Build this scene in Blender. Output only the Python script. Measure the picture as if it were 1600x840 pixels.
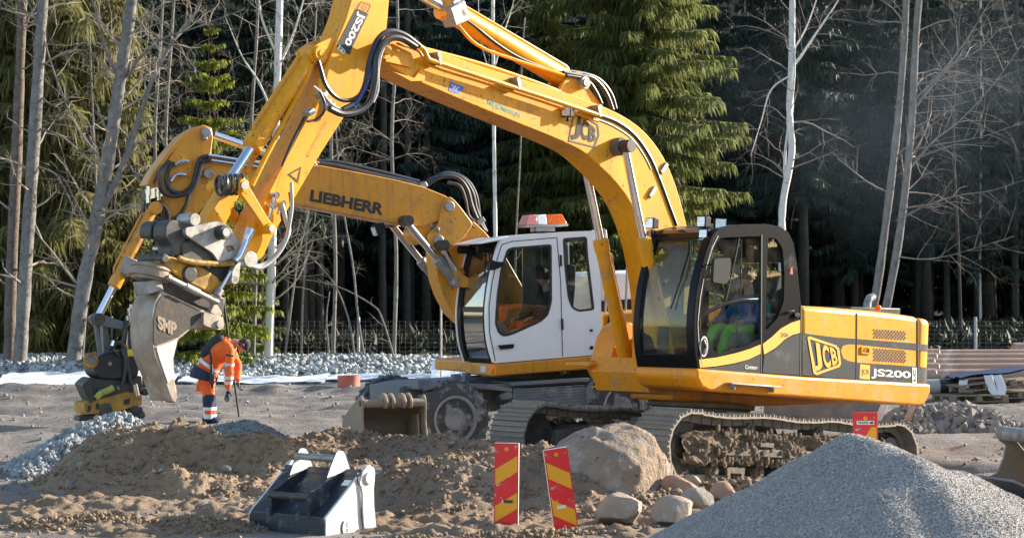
import bpy, bmesh, math, random
import numpy as np
from mathutils import Vector, Matrix, Euler, noise
for _o in list(bpy.data.objects):
    bpy.data.objects.remove(_o)
scene = bpy.context.scene
COL = scene.collection
R = math.radians

# ------------------------------------------------------------------ camera
CAM_Z = 2.16
FPX = 3400.0                      # focal length in pixels of a 1600 px wide picture
PITCH = math.atan(43 / FPX)
cam_d = bpy.data.cameras.new('camera')
cam = bpy.data.objects.new('camera', cam_d)
COL.objects.link(cam)
cam.location = (0, 0, CAM_Z)
cam.rotation_euler = (R(90) + PITCH, 0, 0)
cam_d.sensor_width = 36
cam_d.lens = 36 * FPX / 1600
cam_d.clip_end = 3000
cam_d.dof.use_dof = True
cam_d.dof.focus_distance = 25.5
cam_d.dof.aperture_fstop = 8.0
scene.camera = cam

# ------------------------------------------------------------------ daylight
SUN_AZ, SUN_EL = 26.0, 19.0        # azimuth from +X towards +Y, elevation
world = bpy.data.worlds.new('World')
scene.world = world
world.use_nodes = True
wn = world.node_tree
wn.nodes.clear()
sky = wn.nodes.new('ShaderNodeTexSky')
sky.sky_type = 'NISHITA'
sky.sun_disc = False
sky.sun_elevation = R(SUN_EL)
sky.sun_rotation = R(90 - SUN_AZ)
sky.altitude = 100
bg = wn.nodes.new('ShaderNodeBackground')
bg.inputs['Strength'].default_value = 0.125
wo = wn.nodes.new('ShaderNodeOutputWorld')
wn.links.new(sky.outputs[0], bg.inputs[0])
wn.links.new(bg.outputs[0], wo.inputs[0])
sun_d = bpy.data.lights.new('sun', 'SUN')
sun_d.energy = 5.0
sun_d.angle = R(0.5)
sun_d.color = (1.0, 0.90, 0.76)
sun = bpy.data.objects.new('sun', sun_d)
COL.objects.link(sun)
_sd = Vector((math.cos(R(SUN_EL)) * math.cos(R(SUN_AZ)), math.cos(R(SUN_EL)) * math.sin(R(SUN_AZ)), math.sin(R(SUN_EL))))
sun.rotation_euler = _sd.to_track_quat('Z', 'Y').to_euler()
sun.location = (30, 20, 30)
vs = scene.view_settings
vs.view_transform = 'Standard'
vs.look = 'None'
vs.exposure = 1.4
vs.gamma = 1.0
scene.cycles.max_bounces = 6
scene.cycles.transparent_max_bounces = 16
scene.cycles.use_adaptive_sampling = True

# ------------------------------------------------------------------ helpers
def _ray(px, py):
    fw = np.array([0, math.cos(PITCH), math.sin(PITCH)])
    up = np.array([0, -math.sin(PITCH), math.cos(PITCH)])
    return fw * FPX + np.array([1.0, 0, 0]) * (px - 800) + up * (420 - py)
CAMP = np.array([0, 0, CAM_Z])

def at(px, py, Y):
    d = _ray(px, py)
    p = CAMP + d * (Y / d[1])
    return (float(p[0]), float(p[1]), float(p[2]))

class Fr:
    """machine frame: u forward, l to its left, w up"""
    def __init__(s, O, yaw, pitch=0):
        a, p = R(yaw), R(pitch)
        s.O = np.array(O, float)
        s.F = np.array([-math.cos(a) * math.cos(p), -math.sin(a) * math.cos(p), math.sin(p)])
        s.L = np.array([math.sin(a), -math.cos(a), 0.0])
        s.U = np.cross(s.F, s.L)
    def uw(s, px, py, l):
        d = _ray(px, py)
        t = (l - np.dot(CAMP - s.O, s.L)) / np.dot(d, s.L)
        p = CAMP + d * t - s.O
        return (float(p @ s.F), float(p @ s.U))
    def tr(s, l, pts):
        return [s.uw(x, y, l) for x, y in pts]
    def p3(s, l, pts):
        return [(a, l, b) for a, b in s.tr(l, pts)]
    def matrix(s):
        m = Matrix.Identity(4)
        for i, v in enumerate((s.F, s.L, s.U, s.O)):
            for j in range(3):
                m[j][i] = v[j]
        return m

def catmull(pts, k=6):
    P = [np.array(p, float) for p in pts]
    P = [2 * P[0] - P[1]] + P + [2 * P[-1] - P[-2]]
    out = []
    for i in range(1, len(P) - 2):
        a, b, c, d = P[i - 1:i + 3]
        for j in range(k):
            t = j / k
            out.append(tuple(0.5 * (2 * b + (c - a) * t + (2 * a - 5 * b + 4 * c - d) * t * t + (3 * b - a - 3 * c + d) * t ** 3)))
    out.append(tuple(P[-2]))
    return out

def rnd(poly, r, n=4):
    out = []
    m = len(poly)
    for i in range(m):
        p = np.array(poly[i], float); a = np.array(poly[i - 1], float); b = np.array(poly[(i + 1) % m], float)
        da, db = np.linalg.norm(a - p), np.linalg.norm(b - p)
        if da < 1e-6 or db < 1e-6:
            continue
        ra, rb = min(r, da * .45), min(r, db * .45)
        A, B = p + (a - p) / da * ra, p + (b - p) / db * rb
        for j in range(n + 1):
            t = j / n
            out.append(tuple((1 - t) ** 2 * A + 2 * t * (1 - t) * p + t * t * B))
    return out

class MB:
    """collects shapes into one mesh"""
    def __init__(s):
        s.v, s.f, s.m = [], [], []
        s.mi = 0
    def add(s, vs, fs):
        o = len(s.v)
        s.v.extend([tuple(float(c) for c in x) for x in vs])
        s.f.extend([tuple(i + o for i in f) for f in fs])
        s.m.extend([s.mi] * len(fs))
        return s
    def prism(s, poly, l0, l1, mp=lambda a, b, c: (a, c, b)):
        n = len(poly)
        vs = [mp(a, b, l0) for a, b in poly] + [mp(a, b, l1) for a, b in poly]
        fs = [tuple(range(n)), tuple(range(2 * n - 1, n - 1, -1))]
        fs += [(i, i + n, (i + 1) % n + n, (i + 1) % n) for i in range(n)]
        return s.add(vs, fs)
    def box(s, c, d, rot=None):
        m = Euler(rot).to_matrix() if rot else None
        vs = []
        for z in (-.5, .5):
            for y in (-.5, .5):
                for x in (-.5, .5):
                    q = Vector((x * d[0], y * d[1], z * d[2]))
                    if m: q = m @ q
                    vs.append((q[0] + c[0], q[1] + c[1], q[2] + c[2]))
        return s.add(vs, [(0, 2, 3, 1), (4, 5, 7, 6), (0, 1, 5, 4), (2, 6, 7, 3), (0, 4, 6, 2), (1, 3, 7, 5)])
    def tube(s, pts, r, n=8, cap=True):
        P = [Vector(p) for p in pts]
        rs = r if isinstance(r, (list, tuple, np.ndarray)) else [r] * len(P)
        T = (P[1] - P[0]).normalized()
        X = T.orthogonal().normalized()
        vs = []
        for i, p in enumerate(P):
            t = (P[min(i + 1, len(P) - 1)] - P[max(i - 1, 0)])
            if t.length > 1e-9:
                t.normalize()
                X = (X - t * X.dot(t))
                X = X.normalized() if X.length > 1e-6 else t.orthogonal().normalized()
                T = t
            Yv = T.cross(X)
            for j in range(n):
                a = 2 * math.pi * j / n
                vs.append(p + (X * math.cos(a) + Yv * math.sin(a)) * rs[i])
        fs = []
        for i in range(len(P) - 1):
            for j in range(n):
                fs.append((i * n + j, i * n + (j + 1) % n, (i + 1) * n + (j + 1) % n, (i + 1) * n + j))
        if cap:
            fs.append(tuple(range(n - 1, -1, -1)))
            fs.append(tuple(range((len(P) - 1) * n, len(P) * n)))
        return s.add(vs, fs)
    def cyl(s, p0, p1, r, n=20):
        return s.tube([p0, p1], r, n)
    def lathe(s, prof, n, mp):
        """prof: list of (radius, height); mp(x, y, h) -> point"""
        vs = []
        for r_, h in prof:
            for j in range(n):
                a = 2 * math.pi * j / n
                vs.append(mp(r_ * math.cos(a), r_ * math.sin(a), h))
        k = len(prof)
        fs = []
        for i in range(k - 1):
            for j in range(n):
                fs.append((i * n + j, i * n + (j + 1) % n, (i + 1) * n + (j + 1) % n, (i + 1) * n + j))
        fs.append(tuple(range(n - 1, -1, -1)))
        fs.append(tuple(range((k - 1) * n, k * n)))
        return s.add(vs, fs)
    def grid(s, rows):
        n = len(rows[0])
        vs = [p for r_ in rows for p in r_]
        fs = [(i * n + j, i * n + j + 1, (i + 1) * n + j + 1, (i + 1) * n + j) for i in range(len(rows) - 1) for j in range(n - 1)]
        return s.add(vs, fs)
    def ball(s, c, r, seg=12, rings=8, sc=(1, 1, 1)):
        vs, fs = [], []
        for i in range(rings + 1):
            th = math.pi * i / rings
            for j in range(seg):
                ph = 2 * math.pi * j / seg
                vs.append((c[0] + r * sc[0] * math.sin(th) * math.cos(ph), c[1] + r * sc[1] * math.sin(th) * math.sin(ph), c[2] + r * sc[2] * math.cos(th)))
        for i in range(rings):
            for j in range(seg):
                fs.append((i * seg + j, (i + 1) * seg + j, (i + 1) * seg + (j + 1) % seg, i * seg + (j + 1) % seg))
        return s.add(vs, fs)
    def plate(s, poly, holes, l0, l1, mp=lambda a, b, c: (a, c, b)):
        """flat plate with holes"""
        cu = bpy.data.curves.new('tmp', 'CURVE')
        cu.dimensions = '2D'
        cu.fill_mode = 'BOTH'
        cu.extrude = abs(l1 - l0) / 2
        for ring in [poly] + list(holes):
            sp = cu.splines.new('POLY')
            sp.points.add(len(ring) - 1)
            for i, (a, b) in enumerate(ring):
                sp.points[i].co = (a, b, 0, 1)
            sp.use_cyclic_u = True
        vs, fs = curve_mesh(cu)
        mid = (l0 + l1) / 2
        return s.add([mp(a, b, c + mid) for a, b, c in vs], fs)
    def build(s, name, mats, parent=None, smooth=35, bevel=0, seg=2, kind=None, off=(0, 0, 0)):
        me = bpy.data.meshes.new(name)
        v = np.array(s.v, float).reshape(-1, 3) - np.array(off, float)
        me.from_pydata(v.tolist(), [], s.f)
        if not isinstance(mats, (list, tuple)): mats = [mats]
        for m in mats: me.materials.append(m)
        if len(mats) > 1:
            me.polygons.foreach_set('material_index', np.array(s.m, dtype=np.int32))
        bm = bmesh.new(); bm.from_mesh(me)
        bmesh.ops.recalc_face_normals(bm, faces=bm.faces)
        bm.to_mesh(me); bm.free()
        if kind is None:
            groups = far_pieces(me)
            if len(groups) > 1:                    # pieces that stand apart become parts of their own
                first = None
                for g in groups:
                    m2 = me.copy()
                    bm = bmesh.new(); bm.from_mesh(m2)
                    keep = set(g)
                    bmesh.ops.delete(bm, geom=[w for w in bm.verts if w.index not in keep], context='VERTS')
                    bm.to_mesh(m2); bm.free()
                    finish(m2, smooth)
                    o = link(name, m2, parent, bevel, seg, kind)
                    first = first or o
                bpy.data.meshes.remove(me)
                return first
        finish(me, smooth)
        return link(name, me, parent, bevel, seg, kind)

def far_pieces(me):
    n = len(me.vertices)
    par = list(range(n))
    def find(i):
        while par[i] != i:
            par[i] = par[par[i]]; i = par[i]
        return i
    for e in me.edges:
        a, b = find(e.vertices[0]), find(e.vertices[1])
        if a != b: par[b] = a
    isl = {}
    for i in range(n): isl.setdefault(find(i), []).append(i)
    L = list(isl.values())
    if len(L) < 2 or len(L) > 60: return [range(n)]
    co = np.array([v.co[:] for v in me.vertices])
    lo = np.array([co[g].min(0) for g in L]); hi = np.array([co[g].max(0) for g in L]); sz = (hi - lo).max(1)
    gap = np.maximum(0, np.maximum(lo[:, None] - hi[None], lo[None] - hi[:, None]))
    near = np.sqrt((gap ** 2).sum(2)) <= np.maximum(.02, .5 * np.maximum(sz[:, None], sz[None]))
    k = len(L); lab = list(range(k))
    for i in range(k):
        for j in range(i + 1, k):
            if near[i, j] and lab[i] != lab[j]:
                a, b = lab[i], lab[j]; lab = [a if q == b else q for q in lab]
    out = {}
    for i, q in enumerate(lab): out.setdefault(q, []).extend(L[i])
    return list(out.values())

def finish(me, smooth=35):
    if smooth:
        me.polygons.foreach_set('use_smooth', np.ones(len(me.polygons), dtype=bool))
        if smooth < 180:
            me.set_sharp_from_angle(angle=R(smooth))
    me.update()

def link(name, me, parent=None, bevel=0, seg=2, kind=None):
    o = bpy.data.objects.new(name, me)
    COL.objects.link(o)
    if parent is not None: o.parent = parent
    if bevel:
        b = o.modifiers.new('bevel', 'BEVEL')
        b.width = bevel; b.segments = seg; b.limit_method = 'ANGLE'; b.angle_limit = R(32)
        b.harden_normals = False
    if kind: o['kind'] = kind
    return o

def curve_mesh(cu):
    o = bpy.data.objects.new('tmp', cu)
    COL.objects.link(o)
    dg = bpy.context.evaluated_depsgraph_get()
    me = bpy.data.meshes.new_from_object(o.evaluated_get(dg))
    vs = [tuple(v.co) for v in me.vertices]
    fs = [tuple(p.vertices) for p in me.polygons]
    bpy.data.objects.remove(o)
    bpy.data.meshes.remove(me)
    bpy.data.curves.remove(cu)
    return vs, fs

def text_mesh(txt, bold=0.0, space=1.0):
    cu = bpy.data.curves.new('tmp', 'FONT')
    cu.body = txt
    cu.offset = bold
    cu.space_character = space
    cu.resolution_u = 4
    vs, fs = curve_mesh(cu)
    v = np.array(vs)[:, :2]
    v = (v - v.min(0)) / (v.max(0) - v.min(0))
    return v, fs

def decal_text(mb, txt, quad, l, bold=0.03, mp=lambda a, b, c: (a, c, b), space=1.0):
    """lettering fitted to a quad (top left, top right, bottom right, bottom left) of plane points"""
    v, fs = text_mesh(txt, bold, space)
    q = [np.array(p) for p in quad]
    out = []
    for x, y in v:
        p = (1 - x) * (1 - y) * q[3] + x * (1 - y) * q[2] + x * y * q[1] + (1 - x) * y * q[0]
        out.append(mp(p[0], p[1], l))
    mb.add(out, fs)

def sheet(mb, poly, l, mp=lambda a, b, c: (a, c, b)):
    mb.add([mp(a, b, l) for a, b in poly], [tuple(range(len(poly)))])

def thing(name, label, cat, loc=(0, 0, 0), M=None, group=None):
    o = bpy.data.objects.new(name, None)
    COL.objects.link(o)
    o.empty_display_size = 0.2
    if M is not None: o.matrix_world = M
    else: o.location = loc
    return tag(o, label, cat, group)

def tag(o, label, cat, group=None):
    o['label'] = label; o['category'] = cat
    if group: o['group'] = group
    return o

def dup(o, parent=None):
    c = o.copy()
    COL.objects.link(c)
    if parent is not None: c.parent = parent
    return c

def fbm(x, y, z=0.0, oct_=4, sc=1.0):
    return noise.fractal(Vector((x * sc, y * sc, z)), 1.0, 2.0, oct_, noise_basis='PERLIN_ORIGINAL')

# ---- value noise on arrays (fast)
_rs = np.random.RandomState(7)
_T = _rs.rand(256, 256).astype(np.float64)
def vnoise(x, y):
    xi = np.floor(x).astype(int); yi = np.floor(y).astype(int)
    fx = x - xi; fy = y - yi
    fx = fx * fx * (3 - 2 * fx); fy = fy * fy * (3 - 2 * fy)
    a = _T[xi & 255, yi & 255]; b = _T[(xi + 1) & 255, yi & 255]
    c = _T[xi & 255, (yi + 1) & 255]; d = _T[(xi + 1) & 255, (yi + 1) & 255]
    return (a * (1 - fx) + b * fx) * (1 - fy) + (c * (1 - fx) + d * fx) * fy - .5
def afbm(x, y, sc, o=5, gain=.5):
    r_ = np.zeros_like(x); am = 1.0; s_ = sc
    for i in range(o):
        r_ += am * vnoise(x * s_ + 17.3 * i, y * s_ + 9.1 * i)
        am *= gain; s_ *= 2.03
    return r_

# ------------------------------------------------------------------ materials
def mat(name, rgb, rough=.5, metal=0.0, var=.12, vscale=3.0, bump=0.0, bscale=40.0, dirt=None, damt=.35, dscale=2.5,
        rgb2=None, coat=0.0, spec=.5, detail=6.0, drough=.9, sheen=0.0, trans=0.0, streak=None, chips=None):
    m = bpy.data.materials.new(name)
    m.use_nodes = True
    nt = m.node_tree; N = nt.nodes; Lk = nt.links
    b = N['Principled BSDF']
    b.inputs['Metallic'].default_value = metal
    b.inputs['Specular IOR Level'].default_value = spec
    b.inputs['Coat Weight'].default_value = coat
    b.inputs['Coat Roughness'].default_value = .1
    tc = N.new('ShaderNodeTexCoord')
    def nz(scale, det=detail, rg=.6):
        n = N.new('ShaderNodeTexNoise')
        n.inputs['Scale'].default_value = scale; n.inputs['Detail'].default_value = det; n.inputs['Roughness'].default_value = rg
        Lk.new(tc.outputs['Object'], n.inputs['Vector'])
        return n
    def ramp(src, a, b_):
        r_ = N.new('ShaderNodeMapRange')
        r_.inputs['From Min'].default_value = a; r_.inputs['From Max'].default_value = b_
        Lk.new(src, r_.inputs['Value'])
        return r_.outputs[0]
    def mix(f, c1, c2):
        x = N.new('ShaderNodeMix'); x.data_type = 'RGBA'
        if isinstance(f, float): x.inputs[0].default_value = f
        else: Lk.new(f, x.inputs[0])
        for c, s_ in ((c1, 6), (c2, 7)):
            if isinstance(c, tuple): x.inputs[s_].default_value = (*c, 1)
            else: Lk.new(c, x.inputs[s_])
        return x.outputs[2]
    n1 = nz(vscale)
    c2 = rgb2 if rgb2 else tuple(c * (1 - var) for c in rgb)
    c1 = rgb if rgb2 else tuple(min(1, c * (1 + var * .5)) for c in rgb)
    col = mix(ramp(n1.outputs[0], .3, .7), c1, c2)
    ro = None
    if dirt:
        n2 = nz(dscale, 9.0, .68)
        f = ramp(n2.outputs[0], .72 - damt, .82 - damt * .45)
        col = mix(f, col, dirt)
        ro = N.new('ShaderNodeMapRange')
        ro.inputs['To Min'].default_value = rough; ro.inputs['To Max'].default_value = drough
        Lk.new(f, ro.inputs['Value'])
        Lk.new(ro.outputs[0], b.inputs['Roughness'])
    else:
        r_ = N.new('ShaderNodeMapRange')
        r_.inputs['To Min'].default_value = max(.02, rough - .08); r_.inputs['To Max'].default_value = min(1, rough + .08)
        Lk.new(n1.outputs[0], r_.inputs['Value'])
        Lk.new(r_.outputs[0], b.inputs['Roughness'])
    if streak:
        mp = N.new('ShaderNodeMapping'); mp.inputs['Scale'].default_value = (7, 7, .55)
        Lk.new(tc.outputs['Object'], mp.inputs[0])
        n4 = N.new('ShaderNodeTexNoise'); n4.inputs['Scale'].default_value = 2.2; n4.inputs['Detail'].default_value = 6; n4.inputs['Roughness'].default_value = .65
        Lk.new(mp.outputs[0], n4.inputs['Vector'])
        sr = N.new('ShaderNodeMapRange'); sr.inputs[1].default_value = .50; sr.inputs[2].default_value = .76; sr.inputs[4].default_value = streak[1]
        Lk.new(n4.outputs[0], sr.inputs[0])
        col = mix(sr.outputs[0], col, streak[0])
    if chips:
        n5 = nz(chips[1], 3.0, .5)
        col = mix(ramp(n5.outputs[0], chips[2], chips[2] + .02), col, chips[0])
    Lk.new(col, b.inputs['Base Color'])
    if bump:
        n3 = nz(bscale, 5.0, .6)
        bp = N.new('ShaderNodeBump')
        bp.inputs['Strength'].default_value = 1.0
        bp.inputs['Distance'].default_value = bump
        Lk.new(n3.outputs[0], bp.inputs['Height'])
        Lk.new(bp.outputs[0], b.inputs['Normal'])
    if trans:
        o = N['Material Output']
        t = N.new('ShaderNodeBsdfTranslucent')
        Lk.new(col, t.inputs[0])
        ms = N.new('ShaderNodeMixShader'); ms.inputs[0].default_value = trans
        Lk.new(b.outputs[0], ms.inputs[1]); Lk.new(t.outputs[0], ms.inputs[2])
        Lk.new(ms.outputs[0], o.inputs[0])
    return m

def glass(name, tint, refl=1.0, dust=.0):
    m = bpy.data.materials.new(name)
    m.use_nodes = True
    nt = m.node_tree; N = nt.nodes; Lk = nt.links
    N.remove(N['Principled BSDF'])
    tr = N.new('ShaderNodeBsdfTransparent'); tr.inputs[0].default_value = (*tint, 1)
    gl = N.new('ShaderNodeBsdfGlossy'); gl.inputs['Roughness'].default_value = .01
    lw = N.new('ShaderNodeLayerWeight'); lw.inputs[0].default_value = .5
    pw = N.new('ShaderNodeMath'); pw.operation = 'POWER'; pw.inputs[1].default_value = 5.0
    Lk.new(lw.outputs['Facing'], pw.inputs[0])
    mu = N.new('ShaderNodeMath'); mu.operation = 'MULTIPLY_ADD'; mu.use_clamp = True
    mu.inputs[1].default_value = 1.6 * refl; mu.inputs[2].default_value = .075 * refl
    Lk.new(pw.outputs[0], mu.inputs[0])
    ms = N.new('ShaderNodeMixShader')
    Lk.new(mu.outputs[0], ms.inputs[0]); Lk.new(tr.outputs[0], ms.inputs[1]); Lk.new(gl.outputs[0], ms.inputs[2])
    out = ms
    if dust:
        df = N.new('ShaderNodeBsdfDiffuse'); df.inputs[0].default_value = (.45, .42, .38, 1)
        tc = N.new('ShaderNodeTexCoord'); nz = N.new('ShaderNodeTexNoise'); nz.inputs['Scale'].default_value = 5; nz.inputs['Detail'].default_value = 8
        Lk.new(tc.outputs['Object'], nz.inputs['Vector'])
        mr = N.new('ShaderNodeMapRange'); mr.inputs['From Min'].default_value = .35; mr.inputs['From Max'].default_value = .8; mr.inputs['To Max'].default_value = dust
        Lk.new(nz.outputs[0], mr.inputs['Value'])
        m2 = N.new('ShaderNodeMixShader')
        Lk.new(mr.outputs[0], m2.inputs[0]); Lk.new(ms.outputs[0], m2.inputs[1]); Lk.new(df.outputs[0], m2.inputs[2])
        out = m2
    Lk.new(out.outputs[0], N['Material Output'].inputs[0])
    return m

DUST = (.30, .23, .16)
YEL = mat('yellow_paint', (.80, .325, .006), .40, spec=.28, var=.08, vscale=1.1, dirt=(.52, .28, .09), damt=.20, dscale=3.5, coat=.06, streak=((.30, .17, .055), .55), chips=((.16, .10, .06), 22, .675), bump=.0006, bscale=8)
YEL_ARM = mat('yellow_arm_paint', (.82, .338, .006), .42, spec=.28, var=.09, vscale=.9, dirt=(.46, .24, .07), damt=.19, dscale=3.0, coat=.04, streak=((.30, .17, .055), .55), chips=((.16, .10, .06), 22, .675), bump=.0008, bscale=9)
YEL_SKIRT = mat('shaded_yellow_paint', (.78, .275, .005), .42, spec=.28, var=.08, vscale=1.1, streak=((.30, .17, .055), .55), chips=((.16, .10, .06), 22, .675), dirt=(.42, .26, .11), damt=.23, dscale=3.0, coat=.15, bump=.0006, bscale=8)  # deeper orange puts the shade low on the house into the paint
LYEL = mat('ochre_paint', (.68, .285, .018), .42, var=.10, vscale=1.0, streak=((.26, .12, .04), .6), chips=((.13, .07, .04), 20, .67), dirt=(.36, .18, .06), damt=.20, dscale=3.0, coat=.1, bump=.0008, bscale=8)
WHITE = mat('white_paint', (.84, .85, .86), .35, var=.05, vscale=1.2, streak=((.60, .57, .52), .14), dirt=(.62, .58, .52), damt=.12, dscale=2.5, coat=.2)
BLACK = mat('black_cab_paint', (.008, .0085, .010), .30, var=.2, dirt=(.028, .027, .025), damt=.13, dscale=3.0, coat=.0, spec=.14, drough=.5)
RUBBER = mat('black_rubber', (.02, .02, .021), .55, var=.3, dirt=(.12, .11, .10), damt=.16, dscale=6)
HOSE = mat('hose_rubber', (.030, .031, .033), .38, var=.3, vscale=8)
HOSE_GREY = mat('grey_hose_sleeve', (.42, .42, .41), .5, var=.2, vscale=15, bump=.002, bscale=60)
HOSE_BLUE = mat('blue_hose', (.05, .08, .30), .4)
PLASTIC = mat('black_plastic', (.016, .0165, .020), .5, var=.2, spec=.15)
GREYSTRIPE = mat('grey_vinyl', (.058, .060, .063), .42, var=.08, dirt=(.12, .11, .095), damt=.16, dscale=4, spec=.15, chips=((.2, .19, .17), 9, .74))
DARKVINYL = mat('dark_vinyl', (.045, .045, .048), .4)
CHROME = mat('chrome_rod', (.80, .81, .83), .14, 1.0, var=.1, vscale=12)
STEEL = mat('worn_steel', (.36, .35, .34), .5, .55, var=.3, vscale=6, dirt=(.20, .15, .11), damt=.22, dscale=7, bump=.002, bscale=30)
COUPLER = mat('coupler_steel', (.42, .40, .365), .5, .35, var=.25, vscale=6, dirt=(.20, .15, .10), damt=.22, dscale=6, bump=.002, bscale=30)
DARKSTEEL = mat('dark_steel', (.062, .060, .058), .5, .35, var=.3, vscale=5, dirt=(.16, .125, .09), damt=.22, dscale=6, bump=.002, bscale=30)
CHASSIS = mat('chassis_grey', (.13, .15, .175), .5, .1, var=.2, dirt=(.26, .24, .21), damt=.26, dscale=4)
MUDSTEEL = mat('muddy_steel', (.12, .10, .08), .8, .0, var=.25, vscale=5, dirt=(.22, .17, .118), damt=.28, dscale=5, bump=.012, bscale=22)
TRACKMUD = mat('muddy_track_steel', (.26, .235, .205), .7, .25, var=.35, vscale=7, dirt=(.33, .265, .19), damt=.30, dscale=6, bump=.008, bscale=35)
MUD = mat('caked_mud', (.205, .158, .110), .95, var=.35, vscale=9, rgb2=(.115, .088, .062), bump=.02, bscale=25, spec=.1)
RUSTBUCKET = mat('rusty_bucket_steel', (.36, .27, .20), .6, .3, var=.25, vscale=5, rgb2=(.22, .15, .10), dirt=(.42, .37, .31), damt=.25, dscale=5, bump=.004, bscale=25)
DARKBUCKET = mat('dark_bucket_steel', (.055, .045, .04), .6, .2, var=.3, vscale=4, dirt=(.19, .12, .07), damt=.2, dscale=4, bump=.003, bscale=25)
BKT_BLUE = mat('blue_black_bucket_paint', (.026, .030, .042), .40, .1, var=.25, vscale=3, dirt=(.20, .19, .18), damt=.18, dscale=9, bump=.0015, bscale=20)
BKT_SIDE = mat('sunlit_bucket_side', (.66, .65, .62), .45, .15, var=.08, vscale=3, dirt=(.36, .33, .29), damt=.18, dscale=7, streak=((.35, .32, .28), .45), bump=.002, bscale=30)  # pale colour carries the sun on these faces, with dirt and streaks over it
TYRE = mat('muddy_tyre', (.06, .063, .068), .85, var=.3, vscale=4, dirt=(.46, .45, .43), damt=.23, dscale=4.5, bump=.006, bscale=25)
RIM = mat('grey_rim', (.30, .31, .32), .6, .1, var=.25, dirt=(.16, .15, .14), damt=.22, dscale=9)
GLASS_J = glass('green_tinted_glass', (.72, .86, .80), 1.0, .10)
GLASS_L = glass('clear_tinted_glass', (.70, .80, .76), 1.15, .08)
GLASS_LF = glass('reflecting_windscreen', (.50, .62, .64), 3.2, .05)
LENS = mat('lamp_lens', (.72, .74, .78), .12, 0.3, var=.25, vscale=25)
AMBER = mat('amber_lens', (.90, .22, .02), .15, var=.25, vscale=25, trans=.35)
PINKRED = mat('pale_red_lens', (.60, .20, .17), .2, var=.1)
WHITELENS = mat('white_beacon_cover', (.80, .80, .80), .25)
SIGN_RED = mat('sign_red', (.80, .018, .022), .32, var=.08, dirt=(.42, .15, .11), damt=.17, dscale=7, chips=((.55, .40, .34), 14, .68))
SIGN_YEL = mat('sign_yellow', (.90, .38, .01), .32, var=.06, dirt=(.55, .29, .09), damt=.15, dscale=7, chips=((.40, .27, .15), 14, .69))
SIGN_EDGE = mat('sign_edge', (.75, .68, .66), .4)
INTERIOR = mat('cab_interior', (.085, .095, .09), .7)
SEATM = mat('seat_fabric', (.035, .037, .042), .85)
BUCKETGREY = mat('silvery_worn_bucket_steel', (.43, .37, .31), .55, .25, var=.25, vscale=5, rgb2=(.25, .175, .12), dirt=(.52, .48, .43), damt=.22, dscale=4, bump=.004, bscale=25, streak=((.20, .14, .09), .5))
DIRTYYEL = mat('dirty_yellow_paint', (.55, .27, .02), .55, var=.2, vscale=3, dirt=(.12, .09, .06), damt=.27, dscale=5, bump=.003, bscale=20)
def plain(name, rgb, rough=.5, metal=0): return mat(name, rgb, rough, metal, var=.08)
TEAL = plain('teal_print', (.03, .30, .26)); ORANGEPRINT = plain('orange_print', (.50, .16, .01)); BLUEPRINT = plain('blue_print', (.05, .13, .50))
WHITEPRINT = plain('white_print', (.78, .77, .70)); BLACKPRINT = plain('black_print', (.025, .025, .028)); YELPRINT = plain('yellow_print', (.80, .385, .012))
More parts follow.
